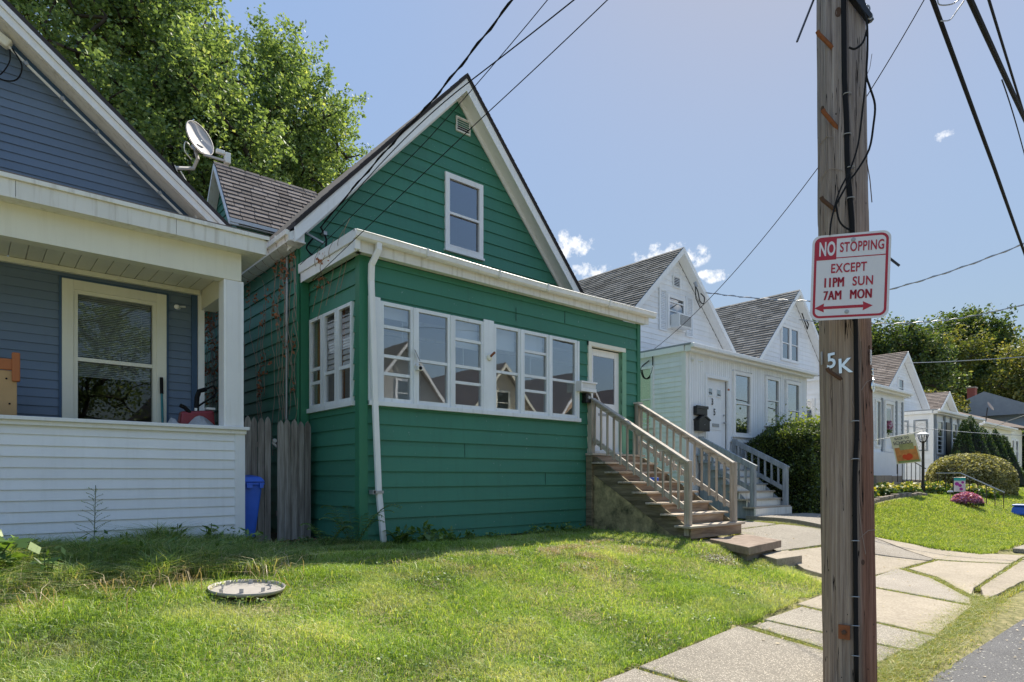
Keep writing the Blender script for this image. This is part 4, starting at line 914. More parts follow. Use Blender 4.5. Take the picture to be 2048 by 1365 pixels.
MB().hexa([(2.25, 9.75, .5), (2.75, 9.70, .5), (2.75, 10.05, .5), (2.25, 10.05, .5), (2.30, 9.78, .92), (2.72, 9.74, .96), (2.72, 10.0, .98), (2.32, 10.0, .94)]).build('body', REDP, sb, bevel=.03)
MB().box(2.2, 2.8, 9.72, 10.08, .03, .5).build('housing', BLACKM, sb, bevel=.03)
MB().tube([(2.50, 9.82, .88), (2.52, 9.86, 1.14), (2.56, 9.9, 1.24), (2.66, 9.95, 1.28)], .034, 8).tube([(2.66, 9.95, 1.28), (2.78, 9.98, 1.34), (2.80, 9.98, 1.22), (2.62, 9.9, 1.08), (2.54, 9.85, 1.02)], .014, 8).build('handle', BLACK, sb)
MB().tube([(2.42, 9.80, .90), (2.34, 9.78, .98), (2.28, 9.76, 1.0)], .03, 8).build('lever', BLACK, sb); MB().box(2.62, 2.74, 9.76, 9.86, .97, 1.0).build('label_plate', DISHW, sb); MB().box(2.465, 2.50, 9.765, 9.78, .94, .98).build('button', DISHW, sb)
tp = MB(); nx, ny = 14, 8
for i in range(nx + 1):
    for j in range(ny + 1):
        u, v = i / nx, j / ny; x = 2.05 + .72 * u; y = 9.48 + .25 * v; z = .68 + (.20 * math.exp(-((u - .68) / .22) ** 2) + .14 * math.exp(-((u - .17) / .10) ** 2)) * v + .012 * math.sin(17 * u + 5 * v)
        tp.v.append((x, y, z))
for i in range(nx):
    for j in range(ny): a = i * (ny + 1) + j; tp.f.append((a, a + ny + 1, a + ny + 2, a + 1))
tp.build('tarpaulin', TARP, None, label='crumpled grey woven tarpaulin behind the blue house porch ledge', cat='tarpaulin')

# ================================================================== fence between the houses
def picket(parent, x, y, w, z0, z1, lean=0):
    m = MB(); t = .02; pts = [(x - w / 2, y, z0), (x + w / 2, y, z0), (x + w / 2 + lean, y, z1 - .10), (x + w * .36 + lean, y, z1 - .045), (x + lean, y, z1), (x - w * .36 + lean, y, z1 - .045), (x - w / 2 + lean, y, z1 - .10)]
    m.prism(pts, (0, t, 0)); m.build('picket', PICKET, parent, bevel=.003)
fe = empty('stockade_fence', (3.3, 9.7, -1), 'short weathered grey picket fence panel behind the blue bin', 'fence')
for k in range(6): picket(fe, 2.98 + k * .098, 9.70 + random.uniform(-.004, .004), .092, -1.0, .90 + random.uniform(-.02, .02), random.uniform(-.006, .006))
MB().box(2.93, 3.52, 9.725, 9.765, .45, .53).build('fence_rail', PICKET, fe); MB().box(2.93, 3.52, 9.725, 9.765, -.6, -.52).build('fence_rail', PICKET, fe)
fe = empty('stockade_fence', (3.85, 9.6, -1), 'weathered grey picket gate panel against the green house corner', 'fence')
for k in range(5): picket(fe, 3.64 + k * .107, 9.62 + random.uniform(-.004, .004), .102, -1.0, .88 + random.uniform(-.02, .02), random.uniform(-.006, .006))
MB().box(3.59, 4.12, 9.645, 9.685, .45, .53).build('fence_rail', PICKET, fe); MB().box(3.59, 4.12, 9.645, 9.685, -.6, -.52).build('fence_rail', PICKET, fe)
MB().lathe((3.56, 9.66, .55), [(.035, 0), (.03, .02)], 12, axis=(0, -1, 0)).bar((3.53, 9.67, .52), (3.60, 9.67, .46), .03).build('latch', GREYM, fe)
# blue wheeled bin
bn = empty('wheeled_bin', (3.13, 9.45, -.98), 'blue wheeled recycling bin in the gap beside the white porch wall', 'bin')
m = MB(); m.hexa([(2.92, 9.38, -.88), (3.18, 9.38, -.88), (3.18, 9.64, -.88), (2.92, 9.64, -.88), (2.84, 9.30, -.10), (3.26, 9.30, -.10), (3.26, 9.68, -.10), (2.84, 9.68, -.10)]); m.build('body', BLUEP, bn, bevel=.025)
MB().hexa([(2.82, 9.28, -.12), (3.28, 9.28, -.12), (3.28, 9.69, -.12), (2.82, 9.69, -.12), (2.82, 9.28, -.08), (3.28, 9.28, -.08), (3.28, 9.69, -.08), (2.82, 9.69, -.08)]).build('rim', BLUEP, bn, bevel=.01)
MB().hexa([(2.81, 9.26, -.075), (3.29, 9.26, -.075), (3.29, 9.70, -.075), (2.81, 9.70, -.075), (2.86, 9.31, .0), (3.24, 9.31, .0), (3.24, 9.68, .03), (2.86, 9.68, .03)]).build('lid', BLUEP, bn, bevel=.02)
MB().box(3.02, 3.10, 9.25, 9.28, -.16, -.09).box(3.20, 3.25, 9.25, 9.285, -.16, -.09).build('latch', BLUEP, bn)
MB().box(3.0, 3.12, 9.345, 9.352, -.55, -.40).build('badge', plain('blue_badge', (.03, .12, .6), .4), bn)
for x in (2.90, 3.22): MB().lathe((x, 9.62, -.88), [(.09, -.02), (.1, -.015), (.1, .015), (.09, .02)], 18, axis=(1, 0, 0)).build('wheel', BLACK, bn)

# ================================================================== THE ROW OF GABLED HOUSES
def row_house(name, label, x0, x1, yp, yw, zf, ph, ze, zp, wall, trim, shing, peak=None, sp=.125, gsp=.16, depth=9, single=True, rows=True, wins=(), gable_wins=(), door=None, facing=-1, porch=True, base=-1.0, tabw=.3, eexp=.15, gm=None, eave_ov=.3, xg=None):
    """gabled house with a flat-roofed front porch; y values grow away from its street side"""
    gm = gm or DARKG
    s = -facing; Y = lambda y: y
    h = empty(name, ((x0 + x1) / 2, yp, base), label, 'house')
    F = frameY(yp, facing); G = frameY(yw, facing); xl, xr = xg or (x0 + .2, x1 - .2); xc = peak or (xl + xr) / 2
    bld = siding if single else (lambda p, F_, sf, a, b, spc, m, t=.02, holes=(), **k: siding(p, F_, sf, a, b, spc, m, t, holes, **k))
    hol = [(a, b, c, d) for (a, b, c, d) in wins] + ([door] if door else [])
    yb = yw + s * depth
    if porch:
        bld(h, F, lambda z: (x0 + .1, x1 - .1), base, ph - .12, sp, wall, .016, hol)
        if facing < 0: bld(h, frameX(x0), lambda z: (yp + .1, yw), base, ph - .12, sp, wall, .016)
        else: MB().box(x0, x0 + .02, min(yp, yw), max(yp, yw), base, ph - .1).build('house_wall', wall, h)
        MB().box(x1 - .02, x1, min(yp, yw), max(yp, yw), base, ph - .1).build('house_wall', wall, h)
        for q in (x0, x1 - .1): MB().box(q - .012, q + .112, min(yp - s * .02, yp + s * .1), max(yp - s * .02, yp + s * .1), base, ph - .12).build('corner_board', trim, h)
        a, b = sorted((yp - s * .22, yw + s * .02)); MB().box(x0 - .08, x1 + .12, a, b, ph - .04, ph).build('porch_roof', ROOFG, h)
        a, b = sorted((yp - s * .20, yp - s * .02)); MB().box(x0 - .06, x1 + .10, a, b, ph - .20, ph - .042).build('fascia_board', trim, h, bevel=.01)
        a, b = sorted((yp - s * .31, yp - s * .205)); MB().box(x0 - .10, x1 + .16, a, b, ph - .13, ph - .02).build('gutter', trim, h, bevel=.02)
        a, b = sorted((yp, yw)); MB().box(x0 - .08, x0 - .0, a, b, ph - .18, ph - .045).build('fascia_board', trim, h)
    sl = (zp - ze) / (xc - (xl - eave_ov))
    def gs(z): k = max(0, (zp - .22 - z) / sl); return (max(xc - k, xl), min(xc + k, xr))
    lo = ph - .1 if porch else base
    bld(h, G, gs, lo, zp - .25, gsp, wall, .016, [(a, b, c, d) for (a, b, c, d) in gable_wins])
    a, b = sorted((yw, yb)); MB().box(xl - .0, xl + .02, a, b, base, ze + .15).box(xr - .02, xr, a, b, base, ze + .15).box(xl, xr, yb - .01, yb + .01, base, ze).build('house_wall', wall, h)
    yf = yw - s * .30
    for sg in (-1, 1):
        xe = xc + sg * (xc - xl + eave_ov); ze2 = zp - (xc - xl + eave_ov) * sl
        if sg < 0 and rows:
            roof_slope(h, (xe, yf, ze2), (xe, yb, ze2), (xc, yb, zp), (xc, yf, zp), shing, eexp, tabw, .026, thick=.06)
        else: MB().prism([(xe, yf, ze2 - .06), (xc, yf, zp - .06), (xc, yf, zp), (xe, yf, ze2)], (0, yb - yf, 0)).build('roof', shing, h)
        q = lambda d0, d1: [(xe, yf - s * .02, ze2 - d1), (xc, yf - s * .02, zp - d1), (xc, yf - s * .02, zp - d0), (xe, yf - s * .02, ze2 - d0)]
        MB().prism(q(.005, .20), (0, s * .03, 0)).build('rake_board', trim, h)
        P_ = [(p[0], yf + s * .012, p[2]) for p in q(.18, .20)]; MB().prism(P_, (0, s * .27, 0)).build('rake_soffit', trim, h)
    return h, F, G

# ---- number 35: white clapboard, panelled porch front
W0, W1_ = 13.40, 19.95
wh, WF, WG = row_house('white_house', 'white clapboard house numbered 35 with flat-roofed porch next to the green house', W0, W1_, 9.0, 11.6, .58, 3.27, 4.0, 7.08, WHITE_S, WHITE, SHING_W,
    peak=16.75, xg=(13.75, 19.75), sp=.125, gsp=.16, wins=[(15.56, 16.50, 1.12, 2.82), (17.30, 18.12, 1.50, 2.86), (18.52, 19.42, 1.15, 2.86)], door=(14.28, 15.28, .58, 2.52), gable_wins=[(16.27, 17.20, 4.55, 5.62)], tabw=.32, eexp=.15, eave_ov=.28)
# vertical tongue-and-groove panelling over the front, above the ledge
pm = MB(); x = W0 + .12
cols = [(14.20, 15.36, .58, 2.60), (15.50, 16.56, 1.06, 2.88), (17.24, 18.18, 1.30, 2.92), (18.46, 19.48, 1.1, 2.92)]
while x < W1_ - .12:
    xb = min(x + .098, W1_ - .11); mid = (x + xb) / 2; z0 = .98 if mid > 15.4 else -.9; segs = [(z0, 3.12)]
    for (a, b, c, d) in cols:
        if a < mid < b:
            segs = [(p, q) for (s0, s1) in segs for (p, q) in ((s0, min(s1, c)), (max(s0, d), s1)) if q - p > .02]
    for (p, q) in segs: MB().box(x, xb - .010, 8.962, 8.985, p, q).build('wall_panel_strip', WHITE_P, wh)
    x += .098
MB().box(15.36, W1_, 8.93, 8.98, .93, .975).build('ledge_board', WHITE, wh)
frame_mb(WF, 14.20, 15.36, .55, 2.62, .085, .02, .065, .03).build('door_casing', WHITE_P, wh)
wd = MB().box(14.29, 15.27, 9.02, 9.05, .60, 2.53).build('front_door', WHITE_P, wh)
for xx in (14.42, 14.82): 
    pw = frame_mb(WF, xx, xx + .22, 2.08, 2.30, .025, -.02, -.005).build('door_light', WHITE_P, wd); 
    MB().box(xx + .025, xx + .195, 9.005, 9.012, 2.105, 2.275).build('door_pane', DARKG, wd)
for (z0, z1) in ((.75, 1.15), (1.22, 2.0)): MB().box(14.42, 15.05, 9.008, 9.019, z0, z1).build('door_panel', WHITE_P, wd)
MB().lathe((15.16, 9.0, 1.42), [(.02, 0), (.03, .03), (.02, .06)], 10, axis=(0, -1, 0)).lathe((15.16, 9.0, 1.62), [(.025, 0), (.02, .02)], 10, axis=(0, -1, 0)).build('door_knob', GREYM, wd)
MB().box(14.62, 14.92, 8.99, 9.008, 1.30, 1.38).build('mail_slot', GREYM, wd)
text('house_number', '3', BLACKM, wd, (14.60, 8.99, 1.86), X1, Z1, .17, .8, .02); text('house_number', '5', BLACKM, wd, (14.70, 8.99, 1.60), X1, Z1, .17, .8, .02)
MB().box(15.27, 15.33, 8.93, 8.955, 2.28, 2.33).build('door_closer', ORANGEW, wd)
window(wh, WF, 15.56, 16.50, 1.10, 2.84, WHITE, GLASS2, .09, (1.98,), n0=0, n1=.07, sill=1)
window(wh, WF, 17.30, 18.12, 1.48, 2.88, WHITE, GLASS2, .08, (2.2,), n0=0, n1=.07, sill=1)
window(wh, WF, 18.52, 19.42, 1.15, 2.88, WHITE, GLASS2, .09, (2.0,), n0=0, n1=.07, sill=1)
room(wh, WF, 15.5, 19.6, .9, 3.0, 2.0)
MB().box(15.6, 16.45, 9.12, 9.14, 1.2, 1.75).build('curtain', CURT, wh)
mb1 = MB().box(13.68, 14.16, 8.86, 8.958, 1.54, 1.76).build('letter_box', BLACKM, None, bevel=.01, label='flat black letter box above the larger mailbox beside the door numbered 35', cat='mailbox')
MB().box(13.66, 14.18, 8.84, 8.87, 1.70, 1.77).build('flap', BLACKM, mb1)
m2 = MB().prism([(13.70, 8.80, 1.14), (14.18, 8.80, 1.14), (14.18, 8.80, 1.42), (14.10, 8.80, 1.49), (13.94, 8.80, 1.52), (13.78, 8.80, 1.49), (13.70, 8.80, 1.42)], (0, .155, 0)).build('mailbox', BLACKM, None, bevel=.01, label='black mailbox with arched top beside the door numbered 35', cat='mailbox')
MB().prism([(13.67, 8.78, 1.42), (13.70, 8.78, 1.44), (13.94, 8.78, 1.55), (14.18, 8.78, 1.44), (14.21, 8.78, 1.42), (14.18, 8.78, 1.40), (13.94, 8.78, 1.50), (13.70, 8.78, 1.40)], (0, .175, 0)).build('lid', BLACKM, m2)
MB().lathe((13.94, 8.80, 1.30), [(.012, 0), (.01, .008)], 8, axis=(0, -1, 0)).build('lock', GREYM, m2)
MB().lathe((13.62, 8.94, 2.90), [(.05, 0), (.03, .05)], 10, axis=(0, -1, 0)).lathe((13.70, 8.84, 2.86), [(.03, 0), (.03, .12)], 10, axis=(.6, -.8, 0)).build('porch_camera', DISHW, wh)
# side window of the porch, facing the green house
SF = frameX(W0); window(wh, SF, 9.93, 10.75, 1.25, 2.86, WHITE, glassmat('green_reflecting_glass', .55, .8, (.3, .35, .3)), .07, (2.0,), n0=.0, n1=.06)
room(wh, SF, 9.95, 10.72, 1.3, 2.8, 1.)
# gable: window with shutters, air conditioner, vent
gw = window(wh, WG, 16.27, 17.20, 4.55, 5.62, WHITE, DARKG, .10, (5.12, 5.40), n0=0, n1=.06)
room(wh, WG, 16.3, 17.15, 4.6, 5.6, .8)
for (a, b) in ((15.86, 16.24), (17.26, 17.64)):
    sh = frame_mb(WG, a, b, 4.45, 5.72, .05, .02, .055).build('shutter', WHITE_P, wh)
    for k in range(22):
        z = 4.52 + k * .053
        MB().hexa([(a + .05, 11.575, z), (b - .05, 11.575, z), (b - .05, 11.555, z), (a + .05, 11.555, z), (a + .05, 11.595, z + .045), (b - .05, 11.595, z + .045), (b - .05, 11.575, z + .045), (a + .05, 11.575, z + .045)]).build('slat', WHITE_P, sh)
def aircon(x0, x1, y, z0, z1, label, s=1):
    ac = MB().box(x0, x1, y - .36, y - .02, z0, z1).build('air_conditioner', DISHW, None, bevel=.01, label=label, cat='air conditioner')
    MB().box(x0 + .05, x1 - .05, y - .368, y - .36, z0 + .05, z1 - .05).build('grille_back', BLACKM, ac)
    m = MB()
    for k in range(9): m.box(x0 + .05, x1 - .05, y - .378, y - .366, z0 + .06 + k * (z1 - z0 - .13) / 8.5, z0 + .072 + k * (z1 - z0 - .13) / 8.5)
    m.build('grille', DISHW, ac); return ac
aircon(16.40, 17.06, 11.58, 4.58, 4.98, 'white window air conditioner in the gable of the house numbered 35')
vt = frame_mb(WG, 16.57, 16.94, 5.88, 6.24, .03, .015, .055).build('gable_vent', WHITE, wh)
MB().box(16.60, 16.91, 11.575, 11.585, 5.91, 6.21).build('vent_back', BLACK, vt)
for k in range(6): z = 5.925 + k * .049; MB().hexa([(16.60, 11.58, z + .03), (16.91, 11.58, z + .03), (16.91, 11.55, z), (16.60, 11.55, z), (16.60, 11.58, z + .04), (16.91, 11.58, z + .04), (16.91, 11.55, z + .01), (16.60, 11.55, z + .01)]).build('louvre', WHITE, vt)
MB().tube([(17.3, 11.27, 6.05), (17.45, 11.25, 5.8), (17.55, 11.25, 5.55), (17.75, 11.25, 5.5), (17.8, 11.25, 5.7), (17.6, 11.25, 5.8)], .018, 5).tube([(17.32, 11.27, 6.0), (17.36, 11.27, 5.6), (17.6, 11.27, 5.35)], .015, 5).build('service_cable_loop', BLACK, wh)
MB().bar((17.28, 11.27, 6.1), (17.36, 11.24, 5.95), .07).build('service_bracket', GREYM, wh)
MB().tube([(13.36, 10.06, 3.0), (13.35, 10.3, 2.85), (13.35, 10.25, 2.6), (13.35, 10.1, 2.55), (13.35, 9.95, 2.75), (13.36, 9.95, 3.2)], .014, 5).build('service_cable_loop', BLACK, wh)

# ---- grey painted stairs of number 35
gs_ = empty('grey_staircase', (14.7, 8, -1), 'grey painted stairs with slatted rails up to the door numbered 35', 'stairs')
nst = 7
for k in range(nst + 1):
    z = -.70 + (.56 + .70) / nst * k; y = 7.38 + .195 * k
    MB().box(13.78, 15.52, y, y + .32, z - .04, z).build('tread', GREYP if k > 2 else OLDWOOD_X, gs_, bevel=.004)
    MB().box(13.82, 15.48, y + .03, y + .05, z - .18, z - .042).build('riser', WHITE_D, gs_)
MB().box(13.76, 15.54, 7.36, 7.40, -.98, -.74).build('riser', WHITE_D, gs_)
for x in (13.86, 15.45):
    MB().box(x - .055, x + .055, 7.42, 7.53, -.72, .20).build('post', GREYP, gs_, bevel=.005); MB().box(x - .05, x + .05, 8.80, 8.90, .4, 1.0).build('post', GREYP, gs_)
    MB().bar((x, 7.41, .20), (x, 8.88, .94), .09, .13, up=(0, 0, 1)).build('handrail', GREYP, gs_, bevel=.005)
    MB().bar((x, 7.5, -.30), (x, 8.88, .42), .05, .10, up=(0, 0, 1)).build('bottom_rail', GREYP, gs_)
    for k in range(7): y = 7.66 + k * .175; z = .20 + (y - 7.41) * .503; MB().box(x - .018, x + .018, y - .022, y + .022, z - .52, z - .05).build('baluster', GREYP, gs_)
    MB().prism([(x, 7.42, -.98), (x, 8.88, -.98), (x, 8.88, .42), (x, 8.7, .42), (x, 7.42, -.76)], (.03, 0, 0)).build('stringer', GREYP, gs_)

# ---- third house: twin gable window
h3, F3, G3 = row_house('white_house', 'third house along, white with twin gable window, partly behind the pole', 21.3, 28.3, 8.9, 11.4, .6, 3.35, 4.05, 7.15, WHITE_S, WHITE, SHING_W,
    peak=24.1, xg=(21.2, 27.0), sp=.17, gsp=.17, wins=[(25.3, 25.75, 1.1, 2.8)], door=(26.2, 27.1, .95, 2.78), gable_wins=[(23.15, 24.55, 4.4, 5.72)], tabw=.34, eexp=.16)
window(h3, G3, 23.12, 23.84, 4.38, 5.74, WHITE, DARKG, .09, (5.06,), n0=0, n1=.06); window(h3, G3, 23.84, 24.56, 4.38, 5.74, WHITE, DARKG, .09, (5.06,), n0=0, n1=.06)
room(h3, G3, 23.2, 24.5, 4.45, 5.7, .8)
window(h3, F3, 25.28, 25.78, 1.1, 2.85, WHITE, GLASS2, .07, (), n0=0, n1=.06); window(h3, frameX(21.3), 9.3, 10.7, 1.0, 2.6, WHITE, GLASS2, .1, (), (9.75,), n0=0, n1=.06)
room(h3, F3, 25.2, 25.85, 1.0, 2.85, .6, INTL); room(h3, frameX(21.3), 9.3, 10.7, 1.0, 2.6, .8, INTL)
frame_mb(F3, 26.15, 27.15, .95, 2.88, .12, .02, .07).build('door_casing', WHITE, h3)
d3 = MB().box(26.27, 27.03, 8.905, 8.93, .97, 2.76).build('front_door', WHITE_P, h3); MB().box(26.42, 26.88, 8.895, 8.904, 1.5, 2.6).build('pane', DARKG, d3)
for x in (25.95, 27.45, 28.1): MB().box(x - .07, x + .07, 8.86, 8.9, .95, 2.95).build('porch_pilaster', GREYP, h3)
wr = empty('door_wreath', (26.62, 8.86, 1.75), 'small wreath of pink flowers and greenery hanging on the third house door', 'wreath')
a = rng.uniform(0, 2 * np.pi, 260); C = np.stack([26.62 + .13 * np.cos(a), 8.86 + rng.normal(size=260) * .02, 1.9 + .2 * np.sin(a)], 1) + rng.normal(size=(260, 3)) * .03
leaves('blossoms', C[C[:, 2] > 1.8], .07, MUMM, wr); leaves('foliage', C[C[:, 2] <= 1.8], .08, BROADM, wr)
MB().tube([(24.2, 11.07, 6.25), (24.45, 11.05, 5.9), (24.6, 11.05, 5.7), (24.7, 11.05, 5.9), (24.5, 11.05, 6.05)], .022, 5).build('service_cable_loop', BLACK, h3)
MB().box(21.4, 28.0, 8.75, 8.88, -.6, .9).build('foundation_panel', WHITE_V, h3)
# ---- fourth house
h4, F4, G4 = row_house('white_house', 'fourth house along, pale with brown roof and glazed corner porch, right of the pole', 32.3, 39.4, 9.0, 11.3, .7, 2.98, 3.7, 6.27, WHITE_S, WHITE, SHING_B,
    peak=35.6, xg=(32.6, 38.9), sp=.2, gsp=.14, wins=[], gable_wins=[(35.1, 35.9, 3.95, 4.8)], tabw=.34, eexp=.17)
window(h4, G4, 35.05, 35.85, 3.9, 4.95, WHITE, DARKG, .1, (4.45,), n0=0, n1=.06); room(h4, G4, 35.1, 35.8, 4.0, 4.9, .6)
aircon(35.2, 35.8, 11.26, 3.92, 4.22, 'white window air conditioner in the gable of the fourth house')
FX = frameX(32.3)
for (a, b) in ((9.2, 9.75), (9.95, 10.6), (10.8, 11.3)): window(h4, FX, a, b, 1.15, 2.55, GREYP, GLASS2, .06, (), n0=0, n1=.05)
room(h4, FX, 9.15, 11.3, 1.1, 2.6, .8, INTL)
for (a, b) in ((32.7, 33.6), (34.9, 35.7), (36.1, 36.9), (37.3, 38.1), (38.4, 39.2)): window(h4, F4, a, b, 1.0, 2.55, WHITE, DARKG, .09, (1.8,), n0=0, n1=.06)
room(h4, F4, 32.6, 39.25, .9, 2.6, .8)
MB().box(34.0, 34.6, 8.93, 8.975, .6, 2.5).build('front_door', BLACKM, h4)
for x in (32.45, 33.75, 34.75, 35.9, 37.1, 38.25, 39.3): MB().box(x - .07, x + .07, 8.92, 8.97, .7, 2.75).build('porch_pilaster', GREYP, h4)
# ---- fifth house, low, with brown hipped roof
h5, F5, G5 = row_house('cream_house', 'low cream house with brown roof behind the pointed evergreens', 41.0, 48.2, 9.3, 11.5, .6, 2.95, 3.4, 4.95, CREAM, WHITE, SHING_B,
    peak=43.2, xg=(41.2, 45.0), sp=.2, gsp=.2, wins=[], gable_wins=[], tabw=.4, eexp=.18)
MB().prism([(43.6, 11.4, 3.2), (52.5, 9.6, 3.1), (52.5, 18, 3.1), (43.6, 18, 3.2)], (0, 0, .04)).build('roof', SHING_B, h5)
MB().poly([(43.4, 11.2, 3.22), (53.0, 8.9, 3.12), (46.5, 14, 4.85)]).poly([(53, 8.9, 3.12), (53, 18, 3.12), (46.5, 14, 4.85)]).build('hipped_roof', SHING_B, h5)
MB().box(46.0, 52.6, 9.6, 9.64, -.6, 3.05).build('house_wall', CREAM, h5)
for (a, b) in ((41.6, 42.5), (43, 44), (44.6, 45.5), (46.3, 47.2)): window(h5, F5, a, b, 1.1, 2.5, WHITE, DARKG, .1, (1.8,), n0=0, n1=.06)
for (a, b) in ((49.5, 50.3), (50.6, 51.4)): window(h5, frameY(9.6), a, b, .9, 2.4, WHITE, DARKG, .12, (1.65,), n0=0, n1=.06)
dsh = empty('satellite_dish', (46.4, 10.2, 3.6), 'small pale satellite dish on the brown roof behind the evergreens', 'satellite dish')
MB().lathe((46.4, 10.0, 4.2), [(.02, 0), (.24, .03), (.30, .07)], 18, axis=(.3, -.8, .5)).build('reflector', DISHM, dsh); MB().tube([(46.4, 10.2, 3.2), (46.4, 10.1, 4.15)], .03, 6).build('mast', BLACKM, dsh)
# ---- far grey-roofed house with chimney
fh = empty('grey_roofed_house', (64, 14, -1), 'far blue-grey house with long grey roof and brick chimney below the trees', 'house')
MB().box(58.5, 72, 9.5, 16, -1, 4.75).build('house_wall', painted('pale_blue_grey_siding', (.32, .40, .50), .6), fh)
MB().prism([(57.8, 9.0, 4.7), (57.8, 12.8, 6.4), (57.8, 16.6, 4.7), (57.8, 16.6, 4.55), (57.8, 9.0, 4.55)], (15, 0, 0)).build('roof', ROOFG, fh)
MB().box(57.7, 73, 8.9, 9.0, 4.5, 4.7).build('fascia_board', WHITE, fh)
ch = MB().box(59.2, 59.85, 13.7, 14.2, 5.0, 6.9).build('chimney', BRICK, fh); MB().box(59.15, 59.9, 13.65, 14.25, 6.9, 7.0).build('chimney_cap', STONE, ch)
for (a, b) in ((60, 61.2), (63, 64.2), (66, 67.2)): window(fh, frameY(9.5), a, b, 2.6, 4.0, WHITE, DARKG, .12, (3.3,), n0=0, n1=.06)

# ---- houses across the street (behind the camera, seen in the window glass)
for i, (xc_, wm, tm, pkz, lab) in enumerate(((9.6, GREYP, WHITE, 6.3, 'grey house opposite with white gable trim'), (16.3, GREYSTONE, WHITE, 6.5, 'grey cobble-sided house opposite with white raking trim'), (22.6, BEIGE, CREAM, 6.2, 'beige gabled house opposite'),
                                        (29.2, BROWNS, WHITE, 6.5, 'tan brick gabled house opposite'), (36.0, WHITE_S, WHITE, 6.3, 'white gabled house opposite'), (43.0, SAGE, WHITE, 6.3, 'sage green gabled house opposite'))):
    h = empty('gabled_house', (xc_, -10.5, -1.4), lab + ' across the street, reflected in the windows', 'house')
    m = MB(); m.prism([(xc_ - 2.7, -10.5, -1.5), (xc_ + 2.7, -10.5, -1.5), (xc_ + 2.7, -10.5, 3.2), (xc_, -10.5, pkz - .2), (xc_ - 2.7, -10.5, 3.2)], (0, -9, 0)).build('house_wall', wm, h)
    m = MB().box(xc_ - 2.7, xc_ + 2.7, -10.45, -8.8, -1.5, 2.3).build('porch', wm, h); MB().box(xc_ - 2.9, xc_ + 2.9, -10.5, -8.5, 2.3, 2.5).build('porch_roof', tm, h)
    for sg in (-1, 1):
        MB().prism([(xc_ + sg * 3.05, -10.2, 2.72), (xc_, -10.2, pkz), (xc_, -10.2, pkz + .12), (xc_ + sg * 3.05, -10.2, 2.84)], (0, -9.5, 0)).build('roof', SHING_B, h)
        MB().prism([(xc_ + sg * 3.05, -10.17, 2.6), (xc_, -10.17, pkz - .14), (xc_, -10.17, pkz + .06), (xc_ + sg * 3.05, -10.17, 2.8)], (0, .03, 0)).build('rake_board', tm, h)
    for (a, b, c, d, y) in ((xc_ - .5, xc_ + .5, 3.4, 4.8, -10.5), (xc_ - 2.2, xc_ - 1.2, .3, 1.8, -8.8), (xc_ + .9, xc_ + 1.9, .3, 1.8, -8.8)):
        window(h, frameY(y, 1), a, b, c, d, tm, DARKG, .1, ((c + d) / 2,), n0=.0, n1=.05)

plain('hedge_inside', (.012, .016, .008), .9)  # near-black core solids inside hedges and conifers, inner shade put into the colour
